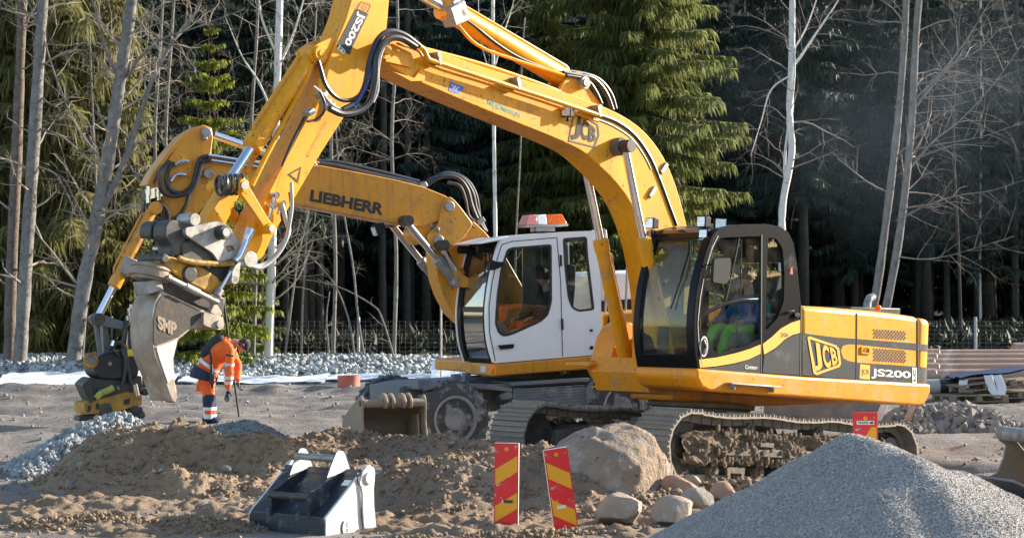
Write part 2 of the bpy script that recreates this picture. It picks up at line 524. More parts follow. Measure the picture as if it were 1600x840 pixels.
# ------------------------------------------------------------------ terrain
def ground_mat(name, c1, c2, c3, bump=.03, sc=1.0, pebble=.35):
    m = bpy.data.materials.new(name); m.use_nodes = True
    nt = m.node_tree; N = nt.nodes; Lk = nt.links
    b = N['Principled BSDF']; b.inputs['Roughness'].default_value = .95; b.inputs['Specular IOR Level'].default_value = .15
    tc = N.new('ShaderNodeTexCoord')
    def nz(s, d=8, r_=.62):
        n = N.new('ShaderNodeTexNoise'); n.inputs['Scale'].default_value = s; n.inputs['Detail'].default_value = d; n.inputs['Roughness'].default_value = r_
        Lk.new(tc.outputs['Object'], n.inputs['Vector']); return n.outputs[0]
    def mr(v, a, b_, c=0.0, d=1.0):
        r_ = N.new('ShaderNodeMapRange'); r_.inputs[1].default_value = a; r_.inputs[2].default_value = b_; r_.inputs[3].default_value = c; r_.inputs[4].default_value = d
        Lk.new(v, r_.inputs[0]); return r_.outputs[0]
    def mix(f, a, b_):
        x = N.new('ShaderNodeMix'); x.data_type = 'RGBA'; Lk.new(f, x.inputs[0])
        for c, s_ in ((a, 6), (b_, 7)):
            if isinstance(c, tuple): x.inputs[s_].default_value = (*c, 1)
            else: Lk.new(c, x.inputs[s_])
        return x.outputs[2]
    big = nz(.35 * sc, 6); mid = nz(3 * sc, 8); fine = nz(28 * sc, 6, .7)
    col = mix(mr(mid, .35, .65), c1, c2)
    col = mix(mr(big, .42, .62), col, c3)
    vo = N.new('ShaderNodeTexVoronoi'); vo.inputs['Scale'].default_value = 16 * sc; Lk.new(tc.outputs['Object'], vo.inputs['Vector'])
    hs = N.new('ShaderNodeSeparateColor'); Lk.new(vo.outputs['Color'], hs.inputs[0])
    peb = mr(hs.outputs[0], 1 - pebble, 1 - pebble * .4)
    light = tuple(min(1, c * 1.5) for c in c3)
    mu = N.new('ShaderNodeMath'); mu.operation = 'MULTIPLY'; Lk.new(peb, mu.inputs[0]); Lk.new(mr(vo.outputs['Distance'], .02, .045, 1, .0), mu.inputs[1])
    col = mix(mr(fine, .3, .75), col, tuple(c * .72 for c in c1)) if False else col
    col = mix(mu.outputs[0], col, light)
    Lk.new(col, b.inputs['Base Color'])
    add = N.new('ShaderNodeMath'); add.operation = 'MULTIPLY_ADD'; Lk.new(fine, add.inputs[0]); add.inputs[1].default_value = .55; Lk.new(mid, add.inputs[2])
    a2 = N.new('ShaderNodeMath'); a2.operation = 'MULTIPLY_ADD'; Lk.new(mr(vo.outputs['Distance'], 0, .06, 1, 0), a2.inputs[0]); a2.inputs[1].default_value = .18; Lk.new(add.outputs[0], a2.inputs[2])
    bp = N.new('ShaderNodeBump'); bp.inputs['Distance'].default_value = bump; bp.inputs['Strength'].default_value = 1; Lk.new(a2.outputs[0], bp.inputs['Height']); Lk.new(bp.outputs[0], b.inputs['Normal'])
    return m
GROUND = ground_mat('packed_dirt', (.235, .208, .182), (.150, .132, .116), (.255, .230, .205), .05, 1.0, .30)
DIRT = ground_mat('brown_dirt', (.285, .205, .140), (.215, .150, .100), (.315, .235, .168), .05, 1.6, .12)
SAND = ground_mat('sandy_dirt', (.320, .228, .150), (.25, .173, .110), (.345, .252, .17), .05, 1.6, .10)
FOREST_FLOOR = ground_mat('forest_floor', (.032, .030, .02), (.022, .027, .015), (.035, .032, .022), .05, 1.0, .02)  # kept near black: the shade under the trees is in the colour
STONE = mat('crushed_grey_stone', (.50, .51, .50), .85, var=.25, vscale=9, rgb2=(.32, .33, .33), bump=.006, bscale=30, spec=.3)
STONE_P = mat('crushed_blue_grey_stone', (.37, .39, .40), .85, var=.25, vscale=9, rgb2=(.22, .235, .24), bump=.006, bscale=30, spec=.3)
STONE_B = mat('dark_crushed_stone', (.26, .28, .28), .85, var=.3, vscale=9, rgb2=(.17, .185, .18), bump=.006, bscale=30, spec=.3)
ROCK = mat('weathered_rock', (.36, .33, .29), .9, var=.25, vscale=3, rgb2=(.24, .215, .185), dirt=(.30, .22, .15), damt=.2, dscale=3, bump=.01, bscale=25, spec=.2)
CLOD = mat('dirt_clod', (.275, .20, .135), .95, var=.3, vscale=8, rgb2=(.18, .128, .085), bump=.008, bscale=40, spec=.1)

def G(x, y):
    x = np.asarray(x, float); y = np.asarray(y, float)
    h = .05 * afbm(x, y, .22, 3) + .035 * afbm(x, y, 1.3, 4)
    # ruts of passing machines, running roughly across the picture
    yy = y + .6 * vnoise(x * .12, y * .05) * 2
    rut = np.zeros_like(h)
    for c, wd, dp in ((31.5, .5, .05), (33.4, .45, .06), (34.6, .6, .05), (38.2, .5, .06), (39.6, .6, .07), (42.5, .7, .07), (44.0, .6, .06), (47.0, .9, .08), (50.0, .8, .07)):
        d = (yy - c) / wd
        rut += dp * (-np.exp(-d * d) + .8 * np.exp(-(np.abs(d) - 1.6) ** 2 * 2.5))
    h += rut * 1.5 * (1 + 1.5 * vnoise(x * 1.7, y * 1.7)) + .022 * np.abs(afbm(x, y, 4.0, 3))
    h += np.clip((y - 53) / 8, 0, 1) * .45
    h += np.clip((y - 62) / 40, 0, 1) * .5
    # machine stands on a slope it has pressed down
    dx, dy = x - J.O[0], y - J.O[1]
    u = dx * J.F[0] + dy * J.F[1]; l = dx * J.L[0] + dy * J.L[1]
    pl = J.O[2] + u * .077 + .02
    k = np.clip(np.maximum(np.abs(u) - 2.1, np.abs(l) - 1.6) / 1.3, 0, 1)
    k = k * k * (3 - 2 * k)
    h = h * k + (pl + .02 * afbm(x, y, 3, 3)) * (1 - k)
    return h
J = Fr((2.357, 27.68, -.19), 44, 4.4)

def grid_mesh(name, xs, ys, Z, m, parent=None, smooth=180, off=(0, 0, 0), kind=None):
    X, Y = np.meshgrid(xs, ys)
    V = np.stack([X - off[0], Y - off[1], Z - off[2]], -1).reshape(-1, 3)
    nx, ny = len(xs), len(ys)
    i = np.arange(nx * ny).reshape(ny, nx)
    F = np.stack([i[:-1, :-1], i[:-1, 1:], i[1:, 1:], i[1:, :-1]], -1).reshape(-1, 4)
    return np_mesh(name, V, F, m, parent, smooth, kind)

def np_mesh(name, V, F, m, parent=None, smooth=0, kind=None):
    me = bpy.data.meshes.new(name)
    V = np.ascontiguousarray(V, dtype=np.float32); F = np.ascontiguousarray(F, dtype=np.int32)
    k = F.shape[1]
    me.vertices.add(len(V)); me.vertices.foreach_set('co', V.ravel())
    me.loops.add(F.size); me.loops.foreach_set('vertex_index', F.ravel())
    me.polygons.add(len(F)); me.polygons.foreach_set('loop_start', np.arange(0, F.size, k, dtype=np.int32))
    if smooth: me.polygons.foreach_set('use_smooth', np.ones(len(F), dtype=bool))
    me.materials.append(m)
    me.update(calc_edges=True); me.validate()
    return link(name, me, parent, kind=kind)

xs = np.unique(np.r_[np.linspace(-1500, -60, 12), np.linspace(-60, -17, 24), np.linspace(-17, 17, 520), np.linspace(17, 60, 24), np.linspace(60, 1500, 12)])
ys = [8.0]
while ys[-1] < 62: ys.append(ys[-1] + (.25 if ys[-1] < 17 else .055 + (ys[-1] - 17) * .0035))
ys = np.unique(np.r_[np.linspace(-300, 7, 14), ys, np.linspace(63, 110, 24), np.linspace(120, 2500, 14)])
X_, Y_ = np.meshgrid(xs, ys)
gz = G(X_, Y_)
gz = np.where((Y_ < 8) | (np.abs(X_) > 60), np.minimum(gz, gz), gz)
o = grid_mesh('ground', xs, ys, gz, GROUND, kind='structure')
# forest floor, and an added hill that blocks the sky behind it
xs2 = np.linspace(-160, 160, 90); ys2 = np.linspace(61.5, 230, 80)
X_, Y_ = np.meshgrid(xs2, ys2)
z2 = G(X_, Y_) + .05 + np.clip((Y_ - 118) / 70, 0, 1) ** 1.2 * 44 * np.clip((70 - np.abs(X_)) / 20, 0, 1) + .12 * afbm(X_, Y_, .8, 3) - np.clip((62.5 - Y_), 0, 1) * .6
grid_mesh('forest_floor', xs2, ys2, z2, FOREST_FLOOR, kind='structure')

# ---- rocks
def hull_rock(seed, n=13, sq=(1, .8, .7)):
    rg = np.random.RandomState(seed)
    P = rg.normal(size=(n, 3)); P /= np.linalg.norm(P, axis=1)[:, None]
    P *= rg.uniform(.75, 1.0, (n, 1)); P *= np.array(sq)
    bm = bmesh.new()
    for p in P: bm.verts.new(p)
    r_ = bmesh.ops.convex_hull(bm, input=bm.verts)
    bmesh.ops.delete(bm, geom=[v for v in bm.verts if not v.link_faces], context='VERTS')
    bm.verts.index_update()
    V = np.array([v.co[:] for v in bm.verts]); F = np.array([[v.index for v in f.verts] for f in bm.faces if len(f.verts) == 3])
    bm.free()
    return V, F
ROCKS = [hull_rock(s, 12 + s % 4, ((1, .8, .65), (1, .9, .8), (1, .6, .5))[s % 3]) for s in range(10)]

def rand_rot(rg, n):
    q = rg.normal(size=(n, 4)); q /= np.linalg.norm(q, axis=1)[:, None]
    w, x, y, z = q.T
    return np.stack([np.stack([1 - 2 * (y * y + z * z), 2 * (x * y - z * w), 2 * (x * z + y * w)], -1), np.stack([2 * (x * y + z * w), 1 - 2 * (x * x + z * z), 2 * (y * z - x * w)], -1), np.stack([2 * (x * z - y * w), 2 * (y * z + x * w), 1 - 2 * (x * x + y * y)], -1)], 1)

def scatter(name, P, S, m, parent=None, off=(0, 0, 0), seed=1, kind='stuff'):
    """many small stones as one mesh"""
    rg = np.random.RandomState(seed)
    P = np.asarray(P); S = np.asarray(S)
    Rm = rand_rot(rg, len(P)); ch = rg.randint(0, len(ROCKS), len(P))
    Vs, Fs, o_ = [], [], 0
    for k, (V, F) in enumerate(ROCKS):
        ix = np.where(ch == k)[0]
        if not len(ix): continue
        W = np.einsum('nij,vj->nvi', Rm[ix], V) * S[ix][:, None, None] + P[ix][:, None, :] - np.array(off)
        Vs.append(W.reshape(-1, 3))
        Fs.append((F[None] + (np.arange(len(ix)) * len(V))[:, None, None]).reshape(-1, 3) + o_)
        o_ += W.shape[0] * W.shape[1]
    return np_mesh(name, np.concatenate(Vs), np.concatenate(Fs), m, parent, 0, kind)

_rockme = {}
def single_rocks(name, P, S, m, parent, off, seed=3):
    """each stone an object, meshes shared"""
    rg = np.random.RandomState(seed)
    for p, s_ in zip(P, S):
        k = rg.randint(0, len(ROCKS))
        key = (k, m.name, name)
        if key not in _rockme:
            me = bpy.data.meshes.new(name)
            me.from_pydata(ROCKS[k][0].tolist(), [], ROCKS[k][1].tolist()); me.materials.append(m)
            _rockme[key] = me
        o_ = bpy.data.objects.new(name, _rockme[key]); COL.objects.link(o_)
        o_.parent = parent
        o_.location = (p[0] - off[0], p[1] - off[1], p[2] - off[2])
        o_.scale = (s_, s_, s_)
        o_.rotation_euler = tuple(rg.uniform(0, 6.28, 3))

def crest_h(x, y, crest, slope, rr=.25, base=0.0):
    """height of a heap tipped along a crest line of (px, py, Y) points"""
    C = np.array([at(*c) for c in crest])
    if len(C) > 1:
        t = np.linspace(0, len(C) - 1, (len(C) - 1) * 6 + 1)
        C = np.stack([np.interp(t, np.arange(len(C)), C[:, i]) for i in range(3)], -1)
    h = np.full_like(x, -9.0)
    for c in C:
        d = np.sqrt((x - c[0]) ** 2 + (y - c[1]) ** 2 + rr * rr) - rr
        h = np.maximum(h, c[2] - slope * d)
    return h
HEAPS = []
def heap(name, label, cat, crest, slope, m, step=.03, rr=.25, nz=((.8, .12), (3.0, .075), (9, .042), (26, .022), (60, .008)), pad=2.2, hollow=None, group=None):
    C = np.array([at(*c) for c in crest])
    ext = (C[:, 2].max() + .15) / slope + .25
    x0, x1 = C[:, 0].min() - ext, C[:, 0].max() + ext
    y0, y1 = C[:, 1].min() - ext, C[:, 1].max() + ext
    xs_ = np.arange(x0, x1, step); ys_ = np.arange(y0, y1, step)
    X, Y = np.meshgrid(xs_, ys_)
    def H(X, Y):
        wx = X + .25 * afbm(X, Y, 1.1, 3); wy = Y + .25 * afbm(X + 31, Y + 7, 1.1, 3)
        h = crest_h(wx, wy, crest, slope, rr)
        e = np.clip((h - G(X, Y)) * 4, 0, 1)
        for sc, am in nz:
            h = h + am * e * afbm(X, Y, sc, 3) * 1.6
        if hollow is not None: h = h - hollow(X, Y) * e
        return h
    Z = H(X, Y)
    gz_ = G(X, Y)
    Z = np.maximum(Z, gz_ - .12)
    loc = (float(C[:, 0].mean()), float(C[:, 1].mean()), float(G(C[:, 0].mean(), C[:, 1].mean())))
    # drop cells far under the ground
    nx, ny = len(xs_), len(ys_)
    i = np.arange(nx * ny).reshape(ny, nx)
    F = np.stack([i[:-1, :-1], i[:-1, 1:], i[1:, 1:], i[1:, :-1]], -1).reshape(-1, 4)
    up = (Z > gz_ - .11).ravel()
    F = F[up[F].any(1)]
    used = np.unique(F); remap = np.full(nx * ny, -1); remap[used] = np.arange(len(used))
    V = np.stack([X, Y, Z], -1).reshape(-1, 3)[used] - np.array(loc)
    o_ = np_mesh(name, V, remap[F], m, None, 1)
    o_.location = loc
    tag(o_, label, cat, group)
    HEAPS.append(H)
    o_H = lambda x, y: np.maximum(H(np.asarray(x, float), np.asarray(y, float)), G(x, y))
    return o_, o_H, (x0, x1, y0, y1), loc
def top(x, y):
    h = G(x, y)
    for H in HEAPS: h = np.maximum(h, H(np.asarray(x, float), np.asarray(y, float)))
    return h

# sand mound on the left, middle ridge, ridge towards the boulder, clods in the foreground
sandA = heap('sand_mound', 'broad brown sand mound beside the grey crushed stone pile', 'sand mound',
             [(222, 668, 25.2), (240, 657, 25.0), (285, 659, 24.9), (335, 671, 24.8), (395, 689, 24.6), (452, 702, 24.4), (450, 735, 23.2), (390, 745, 22.9), (320, 750, 22.7), (250, 745, 22.8), (200, 742, 23.2)], .62, SAND, .022)
sandB = heap('dirt_ridge', 'dark dirt ridge behind the black bucket, in front of the wheeled excavator', 'dirt heap',
             [(440, 698, 26.0), (500, 690, 26.0), (530, 672, 26.6), (600, 682, 26.4), (655, 690, 26.0), (700, 695, 25.6), (750, 702, 25.2)], .52, DIRT, .03)
sandC = heap('dirt_ridge', 'rough dirt ridge between black bucket and big boulder, behind the striped boards', 'dirt heap',
             [(900, 712, 23.6), (840, 682, 23.9), (780, 682, 23.8), (735, 700, 23.3), (745, 732, 22.2), (715, 762, 21.5), (680, 728, 22.8), (610, 736, 22.9), (545, 742, 22.8), (490, 752, 22.6)], .55, DIRT, .026)
sandF = heap('dirt_ridge', 'brown dirt banked against the left foot of the big boulder behind the leaning board', 'dirt heap',
             [(812, 748, 22.4), (838, 722, 22.6), (862, 745, 21.9), (885, 795, 21.2), (830, 805, 21.0)], .60, DIRT, .026)
sandG = heap('dirt_ridge', 'bank of brown rubbly dirt between the big boulder and the gravel heap', 'dirt heap',
             [(948, 800, 21.0), (985, 782, 21.6), (1020, 774, 22.0), (1060, 764, 22.6), (1110, 755, 23.0), (1150, 758, 22.8)], .50, DIRT, .026)
sandD = heap('dirt_ridge', 'low sunlit ridge of crumbled dirt along the foreground by the striped boards', 'dirt heap',
             [(620, 842, 19.0), (690, 838, 19.1), (745, 838, 19.1), (800, 836, 19.0), (870, 832, 19.1), (935, 828, 19.4), (1000, 826, 19.8)], .45, SAND, .02, rr=.1, nz=((2, .08), (6, .05), (14, .035), (40, .015)))
sandE = heap('dirt_ridge', 'low ridge of sunlit dirt lumps at lower left in front of the sand mound', 'dirt heap',
             [(60, 812, 20.2), (130, 806, 20.3), (200, 812, 20.2), (290, 806, 20.2), (360, 814, 20.0)], .30, SAND, .022, rr=.1, nz=((2, .07), (6, .05), (14, .035), (40, .015)))
def clods(h, n, s0, s1, seed, m=CLOD, ylim=None, name='dirt_clods'):
    o_, H, (x0, x1, y0, y1), loc = h
    rg = np.random.RandomState(seed)
    x = rg.uniform(x0, x1, n * 3); y = rg.uniform(y0, y1, n * 3)
    z = H(x, y); k = (z > G(x, y) + .01)
    x, y, z = x[k][:n], y[k][:n], z[k][:n]
    s = s0 + (s1 - s0) * rg.rand(len(x)) ** 7
    scatter(name, np.stack([x, y, z + s * .2], -1), s, m, o_, loc, seed)
clods(sandA, 8500, .006, .055, 11); clods(sandB, 8500, .006, .05, 12); clods(sandC, 8500, .006, .055, 13); clods(sandG, 5000, .006, .085, 18); clods(sandF, 3500, .006, .05, 16); clods(sandD, 8500, .006, .05, 14); clods(sandE, 8500, .006, .05, 15)
# rough churned dirt over the near ground
def churned():
    xs_ = np.arange(-6.3, 6.0, .028); ys_ = np.arange(18.6, 24.6, .028)
    X, Y = np.meshgrid(xs_, ys_)
    e = np.clip((X + 6.3) / 1.5, 0, 1) * np.clip((6.0 - X) / 1.5, 0, 1) * np.clip((Y - 18.6) / .5, 0, 1) * np.clip((24.6 - Y) / 2, 0, 1)
    n1 = afbm(X, Y, .9, 4); rut = np.sin((Y + .25 * afbm(X, Y, .3, 2)) * 5.5) * .035
    Z = G(X, Y) - .06 + e * (.03 + .06 * np.clip((Y - 20) / 1.2, 0, 1) - .10 * np.exp(-((X + 1.75) / .8) ** 2 - ((Y - 19.2) / .7) ** 2) + .09 * n1 + rut + .09 * np.abs(afbm(X, Y, 4, 4)) + .045 * afbm(X, Y, 14, 4))
    grid_mesh('churned_dirt', xs_, ys_, Z, DIRT, None, 1, kind='structure')
churned()
# a few larger stones lying in the mounds, each its own thing
def lone_rock(px, py, Y, s, label, m=ROCK, seed=0, sq=(1, .8, .7), bury=.3, name='rock', cat='rock', group=None):
    p = at(px, py, Y)
    o_ = boulder(name, s, seed, m, sq)
    o_.location = p
    return tag(o_, label, cat, group)
def boulder(name, s, seed, m, sq=(1, .8, .75), planes=9, sub=4, rough=.06):
    rg = np.random.RandomState(seed)
    bm = bmesh.new(); bmesh.ops.create_icosphere(bm, subdivisions=sub, radius=1.0)
    V = np.array([v.co[:] for v in bm.verts]); F = np.array([[v.index for v in f.verts] for f in bm.faces]); bm.free()
    D = V.copy()
    r_ = np.ones(len(V))
    for _ in range(planes):
        n = rg.normal(size=3); n /= np.linalg.norm(n); d = rg.uniform(.62, .9)
        c = D @ n
        r_ = np.where(c * r_ > d, np.minimum(r_, d / np.maximum(c, .05)), r_)
    W = D * r_[:, None]
    for i in range(len(W)):
        q = Vector(W[i]) * 1.7 + Vector((seed * 3.1, 0, 0))
        W[i] *= 1 + rough * noise.fractal(q, 1.0, 2.0, 6) + .012 * noise.fractal(q * 9, 1.0, 2.0, 3)
    W = W * np.array(sq) * s
    for k in range(14):                            # fracture faces
        n = rg.normal(size=3); n /= np.linalg.norm(n)
        pr_ = W @ n; d_ = pr_.max() * rg.uniform(.70, .90)
        W = W - np.maximum(0, pr_ - d_)[:, None] * n * .92
    W += (rg.rand(len(W), 3) - .5) * .004
    o_ = np_mesh(name, W, F, m, None, 1)
    o_.data.set_sharp_from_angle(angle=R(30))
    return o_
# ------------------------------------------------------------------ piles, boulders
BOULDER = mat('pale_boulder', (.35, .258, .178), .9, vscale=3.2, rgb2=(.245, .185, .135), dirt=(.43, .39, .36), damt=.225, dscale=5.0, bump=.035, bscale=26, chips=((.17, .125, .085), 9, .66), spec=.2)
bo = boulder('boulder', .80, 21, BOULDER, (1.02, .75, .78), planes=10, sub=6, rough=.05)
def shape_boulder():
    Yb = 22.3
    prof = [(812, 832), (835, 790), (850, 745), (868, 700), (895, 672), (925, 659), (940, 662), (960, 656), (990, 660), (1018, 672), (1036, 694), (1052, 725), (1056, 735), (1046, 760), (1030, 785), (1012, 812), (1005, 835)]
    P = np.array([at(a, b, Yb) for a, b in prof])[:, [0, 2]]
    n = 46
    me = bo.data
    c = np.array(at(940, 775, Yb))
    V = np.array([v.co[:] for v in me.vertices])
    ang = np.arctan2(V[:, 2], V[:, 0])
    d = P - c[[0, 2]]
    pa = np.arctan2(d[:, 1], d[:, 0]); pr = np.linalg.norm(d, axis=1)
    o_ = np.argsort(pa); pa, pr = pa[o_], pr[o_]
    lo = np.interp(ang, np.r_[pa[-1] - 2 * np.pi, pa, pa[0] + 2 * np.pi], np.r_[pr[-1], pr, pr[0]])
    D = V / np.linalg.norm(V, axis=1)[:, None]
    rel = np.linalg.norm(V, axis=1); rel = rel / .80
    cur = np.hypot(D[:, 0], D[:, 2])
    W = np.zeros_like(V)
    sm = .5 + .5 * np.clip(rel, .6, 1.1)
    W[:, 0] = D[:, 0] * lo * sm
    W[:, 2] = D[:, 2] * lo * sm
    # a broad face tilted to the sky on the camera side, steep facet on the right
    W[:, 1] = D[:, 1] * .75 * (.6 + .4 * rel)
    W[:, 1] += .22 * W[:, 2]
    for i in range(len(W)):
        q = Vector(W[i])
        k = noise.fractal(q * 2.2 + Vector((5, 1, 2)), 1.0, 2.0, 7) * .060 + abs(noise.noise(q * 4.0)) * .03
        W[i] += D[i] * k
    rgp = np.random.RandomState(8)
    for k in range(26):
        n = rgp.normal(size=3); n[1] = -abs(n[1]) * 1.3; n[0] *= .6; n /= np.linalg.norm(n)
        pr_ = W @ n
        d_ = np.quantile(pr_, 1.0) * rgp.uniform(.82, .95)
        ex = np.maximum(0, pr_ - d_)
        W = W - ex[:, None] * n * .85
    W = W * 1.10
    W[:, 0] *= 1.05
    W[:, 2] += .03
    for i in range(len(W)):
        q = Vector(W[i])
        W[i] += D[i] * (noise.fractal(q * 7 + Vector((2, 9, 4)), 1.0, 2.0, 5) * .014 - .03 * max(0, .12 - abs(noise.noise(q * 2.6 + Vector((3, 3, 3))))) / .12 * .6)
    me.vertices.foreach_set('co', W.astype(np.float32).ravel())
    me.update()
    me.set_sharp_from_angle(angle=R(50))
    bo.location = tuple(c)
shape_boulder()
tag(bo, 'huge pale tan boulder in the dirt right of the striped boards', 'boulder')
ROCK_T = mat('tan_rock', (.36, .28, .21), .9, vscale=3, rgb2=(.30, .24, .19), dirt=(.46, .44, .42), damt=.18, dscale=4, bump=.01, bscale=20, spec=.2)
ROCK_R = mat('reddish_rock', (.42, .27, .19), .9, vscale=3, rgb2=(.32, .20, .14), bump=.01, bscale=20, spec=.2)
lone_rock(972, 798, 20.6, .25, 'angular sunlit tan rock leaning on the front of the big boulder', ROCK_T, 5, (1, .8, .75))
lone_rock(1050, 800, 20.5, .24, 'rounded grey-tan rock at the left foot of the gravel heap', ROCK_T, 8, (1, .8, .70))
lone_rock(1094, 778, 21.3, .215, 'smooth brown-grey rock between boulder and gravel heap, just above the rounded one', ROCK, 12, (1, .8, .66))
lone_rock(1058, 758, 22.2, .19, 'reddish rock tucked behind the right edge of the big boulder', ROCK_R, 15, (1.1, .8, .6))
lone_rock(1086, 752, 22.9, .10, 'small upright tan stone on top of the rocks by the track', ROCK_T, 18, (.8, .8, 1))
lone_rock(1128, 768, 22.3, .16, 'reddish-brown rock half hidden by the left slope of the gravel heap', ROCK_R, 25, (1, .8, .7))
lone_rock(300, 758, 23.2, .075, 'round pale stone lying in the face of the sand mound', ROCK, 31)
lone_rock(281, 772, 22.9, .05, 'small white stone lying low in the sand mound face', STONE, 32)
lone_rock(353, 733, 23.6, .07, 'flat stone lying high on the right half of the sand mound', ROCK, 33)
lone_rock(95, 785, 22.3, .16, 'flat sunlit slab stone at the left foot of the sand mound', ROCK_T, 34, (1.5, .9, .3))
lone_rock(724, 733, 22.0, .075, 'grey stone stuck in the dirt ridge left of the striped boards', ROCK, 36)
def bank_stones(h, n, seed, nm='stone'):
    o_, H, (x0, x1, y0, y1), loc = h
    rg = np.random.RandomState(seed)
    x = rg.uniform(x0, x1, n * 4); y = rg.uniform(y0, y1, n * 4); z = H(x, y); k = z > G(x, y) + .04
    x, y, z = x[k][:n], y[k][:n], z[k][:n]
    s_ = .025 + .06 * rg.rand(len(x)) ** 2.5
    single_rocks(nm, np.stack([x, y, z + s_ * .2], -1), s_, ROCK, o_, loc, seed)
bank_stones(sandC, 60, 301); bank_stones(sandB, 40, 302); bank_stones(sandA, 60, 303); bank_stones(sandG, 50, 304)
# crushed stone pile on the left
stA = heap('crushed_stone_pile', 'pile of light grey crushed stone under the black tilt rotator', 'stone pile',
           [(185, 652, 28.0), (150, 662, 27.6), (110, 690, 27.0), (60, 722, 26.4), (15, 748, 25.8), (-40, 770, 25.6)], .62, STONE_B, .06, rr=.12, nz=((1.5, .06), (6, .05)))
def stones_on(h, n, s0, s1, seed, m, m2, nsing=300, name='stone', cull=lambda x, y: np.ones(len(x), bool)):
    o_, H, (x0, x1, y0, y1), loc = h
    rg = np.random.RandomState(seed)
    x = rg.uniform(x0, x1, n * 5); y = rg.uniform(y0, y1, n * 5)
    z = H(x, y); k = (z > G(x, y) + .02) & cull(x, y)
    x, y, z = x[k][:n], y[k][:n], z[k][:n]
    s = s0 + (s1 - s0) * rg.rand(len(x)) ** 2
    P = np.stack([x, y, z + s * .25], -1)
    # those that show largest: big and on the camera side
    dz = H(x, y - .1) - z
    score = s * (1.2 - np.clip(dz * 8, -1, 1)) - .002 * y
    od = np.argsort(-score)
    a, b_ = od[:nsing], od[nsing:]
    single_rocks(name, P[a], s[a], m, o_, loc, seed)
    half = len(b_) // 2
    scatter('crushed_stone', P[b_[:half]], s[b_[:half]], m, o_, loc, seed + 1)
    scatter('crushed_stone', P[b_[half:]], s[b_[half:]], m2, o_, loc, seed + 2)
stones_on(stA, 4200, .03, .085, 41, STONE_P, STONE_B, 300)
stB = heap('gravel_heap', 'low dark grey gravel heap behind the sand mound near the worker', 'gravel heap',
           [(430, 690, 30.0), (395, 662, 31.0), (370, 660, 31.2), (340, 672, 31.0)], .5, STONE_B, .04, rr=.15, nz=((1.5, .05), (8, .03)))
o_, H_, bx_, loc_ = stB
rg = np.random.RandomState(5); x = rg.uniform(bx_[0], bx_[1], 9000); y = rg.uniform(bx_[2], bx_[3], 9000); z = H_(x, y); k = z > G(x, y) + .02
scatter('gravel', np.stack([x, y, z + .005], -1)[k], rg.uniform(.012, .035, k.sum()), STONE_B, o_, loc_, 9)
# rubble on the right
ruA = heap('rubble_pile', 'pile of broken grey-brown rubble stones behind the excavator counterweight', 'rubble pile',
           [(1425, 646, 35.0), (1455, 636, 35.5), (1490, 640, 35.2), (1530, 648, 35.0), (1562, 660, 34.6)], .5, GROUND, .05, rr=.2, nz=((1.5, .08), (6, .06)))
stones_on(ruA, 700, .03, .15, 51, ROCK, ROCK, 160)
# fine gravel heap in the right foreground
GRAVEL = bpy.data.materials.new('fine_gravel'); GRAVEL.use_nodes = True
def _gravel():
    nt = GRAVEL.node_tree; N = nt.nodes; Lk = nt.links; b = N['Principled BSDF']
    b.inputs['Roughness'].default_value = .8; b.inputs['Specular IOR Level'].default_value = .3
    tc = N.new('ShaderNodeTexCoord')
    vo = N.new('ShaderNodeTexVoronoi'); vo.inputs['Scale'].default_value = 85; vo.inputs['Randomness'].default_value = 1
    Lk.new(tc.outputs['Object'], vo.inputs['Vector'])
    sp = N.new('ShaderNodeSeparateColor'); Lk.new(vo.outputs['Color'], sp.inputs[0])
    cr = N.new('ShaderNodeValToRGB'); e = cr.color_ramp.elements
    e[0].position = 0; e[0].color = (.15, .148, .15, 1); e[1].position = 1; e[1].color = (.58, .56, .54, 1)
    for p, c in ((.3, (.27, .262, .26, 1)), (.6, (.38, .365, .35, 1)), (.8, (.35, .30, .26, 1))):
        x = e.new(p); x.color = c
    Lk.new(sp.outputs[0], cr.inputs[0])
    Lk.new(cr.outputs[0], b.inputs['Base Color'])
    inv = N.new('ShaderNodeMapRange'); inv.inputs[1].default_value = 0; inv.inputs[2].default_value = .6; inv.inputs[3].default_value = 1; inv.inputs[4].default_value = 0
    Lk.new(vo.outputs['Distance'], inv.inputs[0])
    bp = N.new('ShaderNodeBump'); bp.inputs['Distance'].default_value = .012; Lk.new(inv.outputs[0], bp.inputs['Height']); Lk.new(bp.outputs[0], b.inputs['Normal'])
_gravel()
gv = heap('gravel_heap', 'big smooth heap of fine grey gravel in the right foreground', 'gravel heap',
          [(1312, 696, 17.9), (1335, 689, 17.7), (1372, 696, 17.5), (1420, 712, 16.9), (1465, 728, 17.2), (1500, 742, 17.4)], .58, GRAVEL, .0125, rr=.22, nz=((.9, .06), (2.5, .02), (60, .004)))
def gravel_grains():
    o_, H, (x0, x1, y0, y1), loc = gv
    rg = np.random.RandomState(77); n = 42000
    x = rg.uniform(x0, x1, n * 2); y = rg.uniform(y0, 18.2, n * 2); z = H(x, y); k = z > G(x, y) + .02
    x, y, z = x[k][:n], y[k][:n], z[k][:n]
    s = rg.uniform(.0045, .0105, len(x))
    ms = [mat('gravel_grain', c, .85, var=.2) for c in ((.47, .44, .40), (.26, .245, .225), (.43, .355, .285))]
    for i in range(3):
        scatter('gravel', np.stack([x, y, z + s * .1], -1)[i::3], s[i::3], ms[i], o_, loc, 80 + i)
gravel_grains()
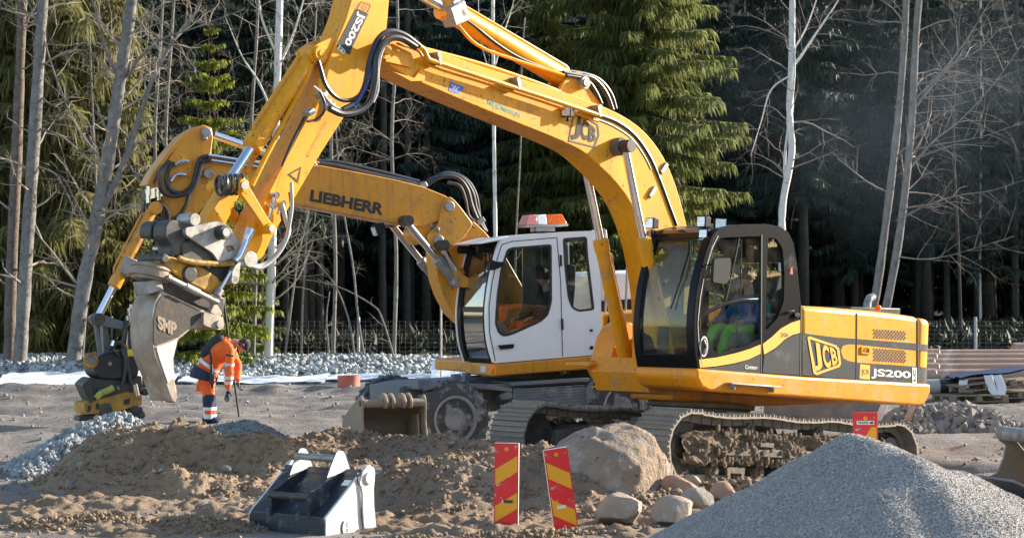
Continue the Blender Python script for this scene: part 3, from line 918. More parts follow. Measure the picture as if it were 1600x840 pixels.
# stones and clods strewn over the flat ground
def strewn(name, n, xr, yr, s0, s1, m, seed):
    rg = np.random.RandomState(seed)
    y = yr[0] + (yr[1] - yr[0]) * rg.rand(n) ** 1.3; x = rg.uniform(-1, 1, n) * (xr + y * .0)
    s = s0 + (s1 - s0) * rg.rand(n) ** 7
    o_ = scatter(name, np.stack([x, y, G(x, y) + s * .2], -1), s, m, None, (0, 0, 0), seed)
    return o_
strewn('loose_stones', 5000, 12.5, (24, 52), .010, .075, ROCK, 61)
strewn('loose_dirt', 14000, 13, (19, 30), .006, .05, CLOD, 62)
strewn('loose_stones', 9000, 12.5, (24, 53), .010, .055, STONE_B, 63)
# rock berm along the far side
def berm():
    y0, y1 = 54.5, 61.0
    xs_ = np.arange(-16.5, -.4, .12); ys_ = np.arange(y0, y1, .12)
    X, Y = np.meshgrid(xs_, ys_)
    t = np.clip((Y - y0) / 3.0, 0, 1)
    Hb = lambda X, Y: G(X, Y) + .17 * np.sin(np.clip((Y - y0) / (y1 - y0), 0, 1) * np.pi) ** .8 * (1 + .5 * afbm(X, Y, .4, 2)) * np.clip((-.4 - X) / 2.0, 0, 1)
    Z = Hb(X, Y) - .05
    loc = (-8.4, 57.7, .3)
    o_ = grid_mesh('rock_berm', xs_, ys_, Z, STONE_B, None, 1, loc)
    o_.location = loc
    tag(o_, 'long low berm of blasted grey rocks along the forest edge', 'rock berm')
    rg = np.random.RandomState(90)
    n = 6500
    x = rg.uniform(-16.3, -.6, n); y = rg.uniform(y0 + .1, y1 - .8, n)
    s = .04 + .12 * rg.rand(n) ** 2.6
    P = np.stack([x, y, Hb(x, y) + s * .15], -1)
    od = np.argsort(-(s - .02 * (y - y0)))
    single_rocks('rock', P[od[:280]], s[od[:280]], STONE, o_, loc, 91)
    r2 = od[280:]
    scatter('broken_rock', P[r2[::2]], s[r2[::2]], STONE, o_, loc, 92); scatter('broken_rock', P[r2[1::2]], s[r2[1::2]], STONE_B, o_, loc, 93)
    # right part of the site edge
    n = 900
    x = rg.uniform(9, 17, n); y = rg.uniform(56, 60, n); s = .04 + .16 * rg.rand(n) ** 3
    o2 = scatter('loose_rocks', np.stack([x, y, G(x, y) + .05], -1), s, STONE, None, (0, 0, 0), 94)
berm()
# ------------------------------------------------------------------ tracked excavator
J = Fr((2.357, 27.68, -.19), 44, 4.4)
jcb = thing('tracked_excavator', 'yellow tracked excavator with black cab, raised boom and toothed digging bucket', 'excavator', M=J.matrix())

def hyd(name, parent, p0, p1, t, rb, rr, mbar, n=18, eye=None, ew=.12):
    """hydraulic cylinder: barrel from p0 to p0+t(p1-p0), chrome rod to p1"""
    p0, p1 = Vector(p0), Vector(p1)
    d = (p1 - p0); q = p0 + d * t; dn = d.normalized()
    b = MB()
    b.tube([p0, p0 + dn * .03, q - dn * .16, q - dn * .159, q - dn * .02, q], [rb * .9, rb, rb, rb * 1.13, rb * 1.13, rb * .8], n)
    # feed pipe along the barrel
    side = dn.cross(Vector((0, 1, 0))).normalized()
    b.tube([p0 + side * rb + dn * .12, p0 + side * (rb + .03) + dn * .17, q + side * (rb + .03) - dn * .24, q + side * rb - dn * .18], .018, 8)
    for e in ((p0,) if eye is None else ()):
        b.cyl(e + Vector((0, -ew, 0)), e + Vector((0, ew, 0)), rb * 1.1, n)
    o = b.build(name, mbar, parent)
    r_ = MB()
    r_.tube([q - dn * .02, p1], rr, n)
    r_.build('rod', CHROME, o)
    e_ = MB()
    e_.cyl(p1 + Vector((0, -ew, 0)), p1 + Vector((0, ew, 0)), rr * 1.55, n)
    e_.build('rod_eye', DARKSTEEL, o)
    return o

# ---- tracks: every shoe is an object
def track_path(uf, ub, wc, r, sag):
    pts = []
    n = 22
    for i in range(n + 1):                       # top run rear -> front, sagging between the carrier rollers
        t = i / n
        u = ub + (uf - ub) * t
        pts.append((u, wc + r + sag * abs(math.sin(t * math.pi * 3)) * -1))
    for i in range(1, 12):
        a = math.pi / 2 - math.pi * i / 12
        pts.append((uf + r * math.cos(a), wc + r * math.sin(a)))
    for i in range(n + 1):
        t = i / n
        pts.append((uf + (ub - uf) * t, wc - r))
    for i in range(1, 12):
        a = -math.pi / 2 - math.pi * i / 12
        pts.append((ub + r * math.cos(a), wc + r * math.sin(a)))
    return pts

def resample(pts, step):
    P = np.array(pts + [pts[0]])
    d = np.r_[0, np.cumsum(np.linalg.norm(np.diff(P, axis=0), axis=1))]
    n = int(round(d[-1] / step))
    s = np.linspace(0, d[-1], n, endpoint=False)
    return np.c_[np.interp(s, d, P[:, 0]), np.interp(s, d, P[:, 1])], d[-1] / n

SHOE_W = .60
def shoe_mesh():
    b = MB()
    p = .19
    prof = [(-.098, -.006), (-.098, .012), (-.085, .016), (-.080, .052), (-.068, .052), (-.062, .016), (-.012, .016), (-.007, .042), (.005, .042), (.010, .016),
            (.060, .016), (.065, .042), (.077, .042), (.083, .016), (.096, .010), (.096, -.008)]
    b.prism(prof, -SHOE_W / 2, SHOE_W / 2)
    for l in (-.09, .09):
        b.box((0, l, -.05), (.17, .035, .09))
    for l in (-.05, .05):
        for u in (-.04, .035):
            b.cyl((u, l, -.01), (u, l, -.03), .014, 6)
    return b
_shoe = None
def make_track(lc, side):
    global _shoe
    UF, UB, WC, RR = 1.83, -2.2, .45, .405
    tr = MB()
    # track frame: box beam, muddy, with a sloped top
    prof = [(UF - .25, .33), (UF - .30, .55), (UF - .75, .64), (UB + .6, .64), (UB + .28, .58), (UB + .20, .30)]
    tr.prism(prof, lc - .19, lc + .19)
    tr.box((.0, lc + side * .2, .42), (2.9, .10, .10))
    root = tr.build('track', MUDSTEEL, jcb, bevel=.015)
    P, step = resample(track_path(UF, UB, WC, RR, .035), .19)
    n = len(P)
    for i in range(n):
        a = P[(i + 1) % n] - P[i - 1]
        ang = math.atan2(a[1], a[0])
        M_ = Matrix.Translation((P[i][0], lc, P[i][1])) @ Matrix.Rotation(-ang, 4, 'Y') @ Matrix.Rotation(random.uniform(-.012, .012), 4, 'X')
        if _shoe is None:
            s = shoe_mesh().build('track_shoe', TRACKMUD, root)
            _shoe = s
        else:
            s = dup(_shoe, root)
        s.matrix_local = M_
    # rollers, idler, sprocket
    def wheel(name, u, w, r, wd, m=MUDSTEEL, n_=20):
        b = MB()
        b.lathe([(r * .5, -wd / 2), (r, -wd / 2), (r, -wd * .2), (r * .8, -wd * .15), (r * .8, wd * .15), (r, wd * .2), (r, wd / 2), (r * .5, wd / 2), (r * .42, wd / 2 + .03)], n_,
                lambda x, y, h: (u + x, lc + h * (1 if side > 0 else -1), w + y))
        b.build(name, m, root)
    for k in range(8):
        wheel('track_roller', UF - .55 - k * .42, .185, .085, .34)
    for u in (.62, -.72):
        wheel('carrier_roller', u, .70, .075, .30)
    wheel('idler_wheel', UF, WC, .31, .16, DARKSTEEL, n_=28)
    b = MB()
    for k in range(21):
        a = 2 * math.pi * k / 21
        b.box((UB + .33 * math.cos(a), lc, WC + .33 * math.sin(a)), (.06, .07, .05), (0, -a, 0))
    b.lathe([(.1, -.16), (.25, -.16), (.25, -.04), (.33, -.035), (.33, .035), (.25, .04), (.25, .17), (.16, .2)], 28, lambda x, y, h: (UB + x, lc + side * h, WC + y))
    b.build('drive_sprocket', DARKSTEEL, root)
    # chain guard and bracket
    b = MB()
    for u in (.95, -.12, -1.1):
        b.plate(rnd([(u - .13, .02), (u + .13, .02), (u + .17, .24), (u - .17, .24)], .02, 2), [rnd([(u - .09, .07), (u + .09, .07), (u + .11, .17), (u - .11, .17)], .02, 2)], lc + side * .19, lc + side * .225)
    b.box((.45, lc + side * .23, .52), (.26, .09, .05))
    b.build('chain_guard', MUDSTEEL, root, bevel=.006)
    # caked mud: lumpy skin on the outside of the beam
    b = MB()
    rg = random.Random(int(lc * 100))
    nu, nw = 190, 20
    rows = []
    for j in range(nw + 1):
        row = []
        for i in range(nu + 1):
            u = UB + .25 + (UF - UB - .16) * i / nu
            t = j / nw
            w = .29 + .37 * t - (.10 * max(0, (u - UF + .15) / .3) * t)
            th = -.02 + .11 * max(0, fbm(u * 2.6, w * 5, lc * 3, 4) + .42) + .06 * abs(fbm(u * 8, w * 8, 5, 4))
            if j in (0, nw): th = -.04
            w += .05 * fbm(u * 6, t, 2, 3) - (.04 * abs(math.sin(u * 23)) * (1 - t) if j < 3 else 0)
            row.append((u, lc + side * (.19 + th), w))
        rows.append(row)
    b.grid(rows)
    for k in range(240):
        u = rg.uniform(UB + .2, UF - .3); w = rg.choice([.64, .60, .34, .30, .45]) + rg.gauss(0, .03)
        r_ = rg.uniform(.012, .038)
        b.ball((u, lc + side * (.22 + rg.uniform(0, .07)), w), r_, 6, 4, (1, .7, rg.uniform(.8, 1.7)))
    b.build('caked_mud', MUD, root, kind='stuff')
    return root
make_track(1.20, 1)
make_track(-1.20, -1)

# undercarriage centre frame and slewing ring
b = MB()
b.prism([(1.0, .35), (.7, .78), (-.8, .78), (-1.1, .35)], -.55, .55)
for s in (-1, 1):
    for u in (.85, -.9):
        b.prism([(u - .2, .32), (u + .2, .32), (u + .17, .66), (u - .17, .66)], s * .5, s * 1.02)
b.lathe([(.62, .76), (.62, .93), (.68, .94), (.68, 1.0), (.6, 1.0)], 40, lambda x, y, h: (x, y, h))
b.build('undercarriage', MUDSTEEL, jcb, bevel=.01)

# ---- upper structure
NL = 1.27
b = MB()
sk = [(1.60, 1.385), (1.60, 1.27), (1.50, 1.16), (1.36, 1.125), (-2.9, 1.13), (-3.0, 1.155), (-3.12, 1.30), (-3.12, 1.43), (-.5, 1.39)]
b.prism(sk, .30, NL + .03)
b.prism([(min(p[0], .78), p[1]) for p in sk if p[0] not in (1.60, 1.50)] + [], -NL, -.42)
b.prism([(.9, 1.0), (.9, 1.30), (-2.95, 1.30), (-2.95, 1.14), (-.8, 1.0)], -.419, .299)
b.build('lower_frame', YEL_SKIRT, jcb, bevel=.035, seg=3)
b = MB()                                                        # step plate under the door
b.box((.62, NL + .09, 1.235), (.95, .11, .018)); b.box((1.0, NL + .06, 1.20), (.03, .10, .07), (0, .5, 0)); b.box((.26, NL + .06, 1.20), (.03, .10, .07), (0, .5, 0))
b.build('step_plate', STEEL, jcb, bevel=.004)

b = MB()
hood = J.tr(NL, [(1253, 477), (1300, 480), (1360, 485), (1405, 490), (1436, 495), (1436, 601), (1253, 587)])
b.prism(hood, -NL, NL)
b.build('engine_housing', YEL, jcb, bevel=.07, seg=4)
ur = hood[4][0]
wt, wb = hood[4][1], hood[5][1]
b = MB()                                                        # counterweight, rounded in plan
plan = [(ur - .015, NL), (ur - .10, NL - .005)] + [(ur - .10 - .36 * math.sin(a), NL - .32 + .315 * math.cos(a)) for a in np.linspace(.15, 1.5, 8)]
plan = plan + [(x, -y) for x, y in plan[::-1]]
b.prism(plan, wb - .04, wt - .01, lambda a, c, h: (a, c, h))
b.build('counterweight', YEL, jcb, bevel=.075, seg=4)
cwp = plan
def cw_band(m, w0, w1, name):
    b_ = MB()
    rows = []
    for w in (w0, w1):
        rows.append([(u - .003 * (1 if i > 1 else 0), l + .004, w) for i, (u, l) in enumerate(cwp[:9])])
    b_.grid(rows)
    return b_.build(name, m, jcb)

def jd(l, polys, m, name, parent=None, thick=.0):
    b_ = MB()
    for p in polys:
        sheet(b_, J.tr(l, p), l)
    return b_.build(name, m, parent or jcb, smooth=0)
SL = NL + .004
grey_top = [(1254, 520), (1300, 526), (1436, 536.5), (1436, 547.5), (1338, 537.5), (1327, 537), (1317, 540), (1314, 548), (1318, 559), (1325, 563), (1340, 566), (1436, 572.5), (1436, 600), (1254, 586)]
jd(SL, [grey_top], GREYSTRIPE, 'grey_stripe')
w_a = J.uw(1436, 536.5, SL)[1]; w_b = J.uw(1436, 547.5, SL)[1]; w_c = J.uw(1436, 572.5, SL)[1]; w_d = J.uw(1436, 600, SL)[1]
cw_band(GREYSTRIPE, w_b, w_a, 'grey_stripe'); cw_band(GREYSTRIPE, w_d + .02, w_c, 'grey_stripe')
# logo on the hood: frame + letters
S2 = SL + .004
b = MB()
outer = J.tr(S2, [(1261.5, 527), (1265, 525), (1306, 539), (1311, 544), (1314, 568), (1311, 573), (1276, 585.5), (1271, 583)])
inner = J.tr(S2, [(1265, 529.5), (1303, 541.5), (1307.5, 546), (1310.5, 567), (1308, 570), (1275.5, 581.5)])
b.plate(outer, [inner], S2, S2 + .002)
b.build('logo_frame', YELPRINT, jcb)
b = MB()
for ch, q in (('J', [(1269, 533), (1280, 536), (1286, 577), (1273, 579.5)]), ('C', [(1283, 536.5), (1294, 540), (1299, 572.5), (1288, 576)]), ('B', [(1296, 541), (1306, 545.5), (1309, 567), (1301, 571)])):
    decal_text(b, ch, J.tr(S2, q), S2 + .003, .035)
b.build('logo_letters', YELPRINT, jcb, smooth=0)
jd(S2, [[(1344, 568.5), (1359.5, 570), (1359, 592.5), (1343, 591)]], YELPRINT, 'small_logo')
b = MB(); decal_text(b, 'JCB', J.tr(S2, [(1345.5, 575), (1358, 577.5), (1357.5, 585.5), (1346.5, 587.5)]), S2 + .003, .0); b.build('small_logo_letters', BLACKPRINT, jcb, smooth=0)
b = MB(); decal_text(b, 'JS200', J.tr(S2, [(1361.5, 575), (1423, 580), (1423, 593.5), (1361.5, 590.5)]), S2, .022, space=.98); b.build('model_lettering', WHITEPRINT, jcb, smooth=0)
jd(S2, [[(1425.5, 573.5), (1432.5, 574), (1432.5, 598.5), (1425.5, 598)]], WHITEPRINT, 'model_plate')
b = MB(); decal_text(b, 'LC', J.tr(S2, [(1427, 595), (1427, 576.5), (1431, 577), (1431, 595.5)]), S2 + .003, .03); b.build('model_plate_letters', BLACKPRINT, jcb, smooth=0)
# grilles: rows of slots as recessed dark ovals
for rows, x0, x1, y0, y1, dy in ((5, 1364, 1418, 513.5, 530.5, 3.2), (7, 1364, 1418, 543.5, 566, 3.2)):
    b = MB()
    q = J.tr(SL, [(x0, y0), (x1, y0 + 3.5), (x1, y1 + 1), (x0, y1 - 2.5)])
    for r_ in range(rows):
        for c in range(11):
            fx = (c + (.5 if r_ % 2 else 0) + .4) / 11.6; fy = 1 - (r_ + .5) / rows
            A = np.array(q[3]) * (1 - fx) + np.array(q[2]) * fx
            Bt = np.array(q[0]) * (1 - fx) + np.array(q[1]) * fx
            p = A * (1 - fy) + Bt * fy
            a_, h_ = .022, .011
            b.prism([(p[0] - a_, p[1]), (p[0] - a_ * .5, p[1] + h_), (p[0] + a_ * .5, p[1] + h_), (p[0] + a_, p[1]), (p[0] + a_ * .5, p[1] - h_), (p[0] - a_ * .5, p[1] - h_)], NL - .02, NL + .005)
    b.build('vent_slots', BLACKPRINT, jcb, smooth=0)
# seams and latch
def seam(px0, px1, m=BLACKPRINT, wd=.010, l=NL + .009, name='panel_seam'):
    p, q = J.tr(l, [px0, px1])
    b_ = MB()
    b_.prism([(p[0] - wd / 2, p[1]), (p[0] + wd / 2, p[1]), (q[0] + wd / 2, q[1]), (q[0] - wd / 2, q[1])], l - .02, l)
    return b_.build(name, m, jcb, smooth=0)
seam((1339.5, 489), (1338.5, 594)); seam((1434.5, 500), (1434.5, 600), wd=.02); seam((1252, 477), (1251, 587), wd=.02)
b = MB()
q = J.tr(SL, [(1345, 541), (1359, 542), (1359, 553), (1345, 552)])
b.plate(q, [rnd(J.tr(SL, [(1347, 543), (1357, 544), (1357, 551), (1347, 550)]), .02, 2)], NL, NL + .02)
b.ball((J.uw(1349.5, 547, SL)[0], NL + .012, J.uw(1349.5, 547, SL)[1]), .022, 10, 6)
b.build('hood_latch', YEL, jcb)
# things on top of the hood
b = MB()
p0 = J.uw(1310, 478.5, .6); p1 = J.uw(1388, 484.5, .6)
b.prism([(p0[0], p0[1] - .08), (p0[0], p0[1]), (p1[0], p1[1] + .03), (p1[0], p1[1] - .08)], -.5, .8)
b.build('hood_top_panel', GREYSTRIPE, jcb, bevel=.015)
b = MB()
e = J.uw(1355, 480, .2)
b.tube([(e[0], .2, e[1] - .12), (e[0], .2, e[1] + .06), (e[0] - .04, .2, e[1] + .13), (e[0] - .12, .2, e[1] + .15)], .055, 14)
b.build('exhaust_pipe', STEEL, jcb)
b = MB()
e = J.uw(1372, 481, .9)
b.ball((e[0], .9, e[1]), .045, 10, 6); b.build('beacon_lamp', AMBER, jcb)

# ---- cab
CL0, CL1 = .30, NL + .002
cabpx = [(1091, 577), (1086, 545), (1084.5, 505), (1088, 462), (1094, 428), (1104, 392), (1113, 368), (1122, 357), (1138, 352.5), (1170, 350), (1200, 350), (1219, 354), (1232, 363), (1240, 380), (1245, 410), (1249, 450), (1252, 476), (1252, 587)]
cabuv = J.tr(CL1, cabpx)
w1 = rnd(J.tr(CL1, [(1119, 378), (1128, 371), (1191, 368.5), (1189.5, 528), (1160, 543), (1124, 554), (1112.5, 545), (1108, 527), (1094.5, 520), (1094, 497), (1100, 450), (1108, 410)]), .05)
w2 = rnd(J.tr(CL1, [(1200, 370.5), (1213, 372), (1223, 388), (1226, 430), (1225, 470), (1215, 497), (1196, 517)]), .05)
b = MB()
b.plate(cabuv, [w1, w2], CL1 - .05, CL1)
b.plate(cabuv, [w1, w2], CL0, CL0 + .05)
frontpath = catmull(cabuv[:8], 4)
def strip(path, l0, l1, d0, d1, mb):
    """band following a side profile, between two offsets measured along +u"""
    rows = []
    n = len(path)
    poly = [(p[0] - d0, p[1]) for p in path] + [(p[0] - d1, p[1]) for p in path[::-1]]
    mb.prism(poly, l0, l1)
strip(frontpath, CL1 - .12, CL1 - .001, -.012, .08, b)          # A pillars seen from the front
strip(frontpath, CL0 - .001, CL0 + .10, -.012, .08, b)
nf = len(frontpath)
strip(frontpath[:4], CL0 + .099, CL1 - .119, -.012, .05, b)      # sill under the windscreen
strip(frontpath[23:27], CL0 + .099, CL1 - .119, -.012, .04, b)   # header
roof = [(p[0], p[1] - .004) for p in cabuv[7:14]]
b.prism(roof + [(p[0], p[1] - .06) for p in roof[::-1]], CL0 + .02, CL1 - .02)
rear = cabuv[12:18]
b.prism([(p[0], p[1]) for p in rear[:3]] + [(p[0] + .06, p[1]) for p in rear[:3][::-1]], CL0 + .049, CL1 - .049)
b.prism([(rear[3][0], rear[3][1]), (rear[5][0], rear[5][1]), (rear[5][0] + .05, rear[5][1]), (rear[3][0] + .05, rear[3][1])], CL0 + .049, CL1 - .049)
fl = cabuv[0]
b.box(((fl[0] + rear[5][0]) / 2, (CL0 + CL1) / 2, 1.40), (fl[0] - rear[5][0] - .1, CL1 - CL0 - .1, .04))
# mid rail, door post
def bar(mb, pts, wd, l0, l1):
    q = J.tr(CL1, pts)
    off = []
    for i, p in enumerate(q):
        a = np.array(q[min(i + 1, len(q) - 1)]) - np.array(q[max(i - 1, 0)])
        a = a / np.linalg.norm(a)
        off.append((p[0] - a[1] * wd / 2, p[1] + a[0] * wd / 2))
    off2 = [(2 * p[0] - o[0], 2 * p[1] - o[1]) for p, o in zip(q, off)]
    mb.prism(off + off2[::-1], l0, l1)
bar(b, [(1093, 495), (1104, 489), (1134, 474.5), (1160, 469), (1189, 468)], .05, CL1 - .035, CL1 - .006)
cab = b.build('cab', BLACK, jcb, bevel=.014, seg=2)
b = MB()
sheet(b, w1, CL1 - .028); b.build('side_window', GLASS_J, cab, smooth=0)
b = MB(); sheet(b, w2, CL1 - .028); b.build('rear_quarter_window', GLASS_J, cab, smooth=0)
b = MB(); sheet(b, w1, CL0 + .02); sheet(b, w2, CL0 + .02); b.build('far_side_window', GLASS_J, cab, smooth=0)
b = MB()
b.grid([[(p[0] - .03, l, p[1]) for l in np.linspace(CL0 + .08, CL1 - .1, 6)] for p in frontpath[2:26]]); b.build('windscreen', GLASS_J, cab, smooth=180)
b = MB()
b.grid([[(p[0] - .02, l, p[1] + .012) for l in np.linspace(CL0 + .1, CL1 - .12, 4)] for p in frontpath[25:]]); b.build('roof_visor', GLASS_J, cab, smooth=180)
# sliding pane frames inside the door window
b = MB()
bar(b, [(1158, 370), (1150, 410), (1136, 473)], .016, CL1 - .04, CL1 - .02)
bar(b, [(1161, 469), (1162, 369)], .012, CL1 - .045, CL1 - .03)
b.build('window_divider', PLASTIC, cab)
# door seams and swoosh
def cseam(pts, m=PLASTIC, wd=.012):
    b_ = MB(); bar(b_, pts, wd, CL1 - .02, CL1 + .006); return b_.build('door_seam', m, cab)
cseam([(1098, 574), (1092, 540), (1090, 505), (1094, 465), (1101, 425), (1113, 386), (1122, 368)], STEEL, .010)
cseam([(1190, 366), (1189.5, 470), (1189, 582)], BLACKPRINT, .018)
jd(CL1 + .004, [[(1092.5, 561.5), (1120, 558), (1151, 551), (1172, 544.5), (1189, 537.5), (1189, 552), (1170, 561), (1147, 567), (1120, 571.5), (1094, 574)],
                [(1192, 537), (1206, 526), (1220, 513), (1236, 504), (1251.5, 499), (1252, 519), (1238, 523), (1226, 530), (1212, 543), (1194, 553.5)]], YELPRINT, 'swoosh_stripe', cab)
jd(CL1 + .003, [[(1094, 575.5), (1120, 573), (1147, 568.5), (1170, 562), (1188.5, 554), (1188, 582.5), (1150, 580)], [(1194, 555), (1212, 544.5), (1226, 531.5), (1238, 524.5), (1251.5, 520.5), (1250.5, 586), (1192, 582)]], GREYSTRIPE, 'grey_side_panel', cab)
b = MB(); decal_text(b, '206', J.tr(CL1 + .008, [(1220, 519.5), (1232, 519.5), (1232, 526), (1220, 526)]), CL1 + .008, 0); b.build('fleet_number', BLACKPRINT, cab, smooth=0)
b = MB(); decal_text(b, 'Cmistor', J.tr(CL1 + .008, [(1164.5, 569.5), (1184, 571), (1184, 576.5), (1164.5, 576)]), CL1 + .008, 0.01); b.build('script_lettering', WHITEPRINT, cab, smooth=0)
# door handle pod: pale rim round a dark oval
b = MB()
c = J.uw(1099, 541, CL1)
pod = [(c[0] + .075 * math.cos(t), c[1] + .125 * math.sin(t)) for t in np.linspace(0, 2 * math.pi, 28, endpoint=False)]
pin = [(c[0] + .052 * math.cos(t), c[1] + .10 * math.sin(t)) for t in np.linspace(0, 2 * math.pi, 28, endpoint=False)]
b.plate(pod, [pin], CL1, CL1 + .012)
b.tube([(c[0] + .02, CL1 + .02, c[1] + .08), (c[0] - .025, CL1 + .03, c[1]), (c[0] + .01, CL1 + .02, c[1] - .08)], .012, 8)
b.build('door_handle', STEEL, cab, bevel=.004)
b = MB()
h_ = J.p3(CL1 + .05, [(1120, 362), (1112, 380), (1103, 415), (1099, 435)])
b.tube(catmull(h_, 5), .011, 8); b.build('grab_rail', BLACKPRINT, cab)
# mirror on its arm
b = MB()
q = rnd(J.tr(CL1 + .16, [(1114, 404), (1139, 403), (1140.5, 410), (1137, 438), (1133, 444), (1112, 441)]), .03)
b.prism(q, CL1 + .14, CL1 + .18)
a_ = J.uw(1103, 414, CL1); m_ = J.uw(1122, 421, CL1 + .14)
b.tube([(a_[0], CL1, a_[1]), (a_[0], CL1 + .12, a_[1] + .01), (m_[0], CL1 + .14, m_[1])], .012, 8)
b.build('wing_mirror', PLASTIC, cab, bevel=.008)
# wiper
b = MB()
wp = frontpath
def fp(t, l, off=.02):
    i = t * (len(wp) - 1); k = int(i); f = i - k
    p = np.array(wp[k]) * (1 - f) + np.array(wp[min(k + 1, len(wp) - 1)]) * f
    return (p[0] + off, l, p[1])
b.tube([fp(.82, .95), fp(.70, 1.02), fp(.55, 1.00)], .012, 6)
b.tube([fp(.74, 1.00, .012), fp(.55, 1.00, .012), fp(.36, .90, .012)], .009, 6)
b.build('wiper', PLASTIC, cab)
# work lamps on the roof and a rail
def lamp(px, py, l, s=.115, yaw=0.0, bracket=.1, parent=None, fr=J):
    u, w = fr.uw(px, py, l)
    M_ = Matrix.Translation((u, l, w)) @ Matrix.Rotation(yaw, 4, 'Z')
    b_ = MB()
    b_.prism([(-.07, -s * .42), (.03, -s / 2), (.03, s / 2), (-.07, s * .42)], -s / 2, s / 2)
    b_.box((-.03, 0, -s / 2 - bracket / 2), (.025, .03, bracket))
    o = b_.build('work_lamp', PLASTIC, parent or cab, bevel=.008)
    o.matrix_local = M_
    g = MB(); g.box((.032, 0, 0), (.008, s * .84, s * .84)); g.build('lamp_lens', LENS, o, bevel=.003)
    return o
lamp(1017, 349, .30, .14); lamp(1018, 368, .22, .14)
lamp(1098, 346.5, .95, .14); lamp(1125, 350, 1.18, .14, .9); lamp(1101, 367, 1.14, .14)
b = MB()
q0 = J.uw(1098, 360, .95); q1 = J.uw(1120, 358, 1.18)
b.tube([(q0[0] - .02, .85, q0[1] - .02), (q0[0] - .02, .95, q0[1]), (q1[0], 1.18, q1[1])], .018, 8); b.build('lamp_bracket', PLASTIC, cab)
# roof panel lit from above and the antenna
b = MB()
a0 = J.uw(1236, 358, .9); 
b.tube([(a0[0], .9, a0[1]), (a0[0] + .0, .9, a0[1] + .12), (a0[0] - .05, .9, a0[1] + .28)], .006, 6); b.build('antenna', PLASTIC, cab)
b = MB()
q = J.uw(1237, 422, CL1 + .004); q = (q[0], q[1])
b.prism([(q[0] - .03, q[1] - .05), (q[0] + .03, q[1] - .05), (q[0] + .02, q[1] + .02), (q[0] - .01, q[1] + .05)], CL1, CL1 + .004); b.build('sticker', PINKRED, cab)
b = MB()
q = J.uw(1243, 492, CL1)
b.box((q[0], CL1 + .015, q[1]), (.10, .03, .05)); q = J.uw(1236, 485, CL1); b.tube([(q[0] + .12, CL1 + .02, q[1] - .03), (q[0] - .02, CL1 + .03, q[1])], .014, 8)
b.build('rear_latch', PLASTIC, cab, bevel=.008)
# seat, console, levers
b = MB()
b.prism(rnd([(.62, 1.60), (.62, 1.74), (.10, 1.76), (-.12, 2.40), (-.20, 2.70), (-.33, 2.68), (-.26, 2.3), (-.10, 1.60)], .05, 3), .56, 1.02)
b.box((.2, .79, 1.5), (.5, .4, .2))
b.build('seat', SEATM, cab, bevel=.03)
b = MB()
for l in (.45, 1.10):
    b.box((.45, l, 1.78), (.55, .13, .16)); b.tube([(.66, l, 1.85), (.70, l, 2.02)], .018, 8); b.ball((.70, l, 2.05), .035, 8, 6)
b.box((1.25, .42, 1.65), (.12, .10, .5)); b.tube([(1.05, .74, 1.42), (1.15, .74, 1.85)], .015, 6); b.tube([(1.05, .84, 1.42), (1.15, .84, 1.85)], .015, 6)
b.build('control_console', INTERIOR, cab, bevel=.012)

# ---- boom
BN, BF = .20, -.22
bpx_low = [(596, 94), (643, 123), (720, 156), (805, 191), (860, 213), (907, 235), (933, 256), (963, 286), (987, 320), (1005, 365), (1018, 420), (1026, 490), (1026, 585)]
bpx_top = [(1085, 585), (1084, 460), (1079, 385), (1070, 340), (1056, 290), (1037, 246), (1008, 207), (968, 178), (905, 152), (830, 128), (760, 106), (700, 86), (650, 70), (612, 58), (592, 66)]
low = J.tr(BN, bpx_low); topp = J.tr(BN, bpx_top)
bp = catmull(low[1:], 3); bt = catmull(topp[:-2], 3)
b = MB()
b.prism([low[0]] + bp + bt + topp[-2:], BF, BN)
boom = b.build('boom', YEL_ARM, jcb, smooth=25, bevel=.012)
# pin boss, reinforcement plates near the boom tip
b = MB()
tp = J.uw(598, 79, BN)
b.cyl((tp[0], BF - .05, tp[1]), (tp[0], BN + .05, tp[1]), .10, 24); b.cyl((tp[0], BF - .09, tp[1]), (tp[0], BN + .09, tp[1]), .055, 20)
for q in ([(600, 93), (606, 66), (640, 83), (645, 96), (640, 106), (600, 97)], [(610, 112), (645, 122), (655, 107), (662, 116), (661, 127), (640, 128)]):
    b.prism(J.tr(BN, q), BN, BN + .03)
b.build('boom_tip_boss', YEL_ARM, boom, bevel=.006)
# boom cylinder pin on the boom
pn = J.uw(971, 229, BN + .10)
b = MB(); b.cyl((pn[0], BN, pn[1]), (pn[0], BN + .12, pn[1]), .11, 20); b.cyl((pn[0], BF - .12, pn[1]), (pn[0], BF, pn[1]), .11, 20)
b.build('cylinder_pin_boss', MUDSTEEL, boom, bevel=.01)
b = MB(); b.cyl((pn[0], BN + .10, pn[1]), (pn[0], BN + .235, pn[1]), .075, 16)
for k in range(6):
    b.cyl((pn[0] + .05 * math.cos(k), BN + .23, pn[1] + .05 * math.sin(k)), (pn[0] + .05 * math.cos(k), BN + .25, pn[1] + .05 * math.sin(k)), .015, 6)
b.build('cylinder_pin', STEEL, boom)
foot = J.uw(985, 596, -.36)
for l in (BN + .15, BF - .15):
    hyd('boom_cylinder', jcb, (foot[0], l, foot[1]), (pn[0], l, pn[1]), .62, .088, .05, YEL)
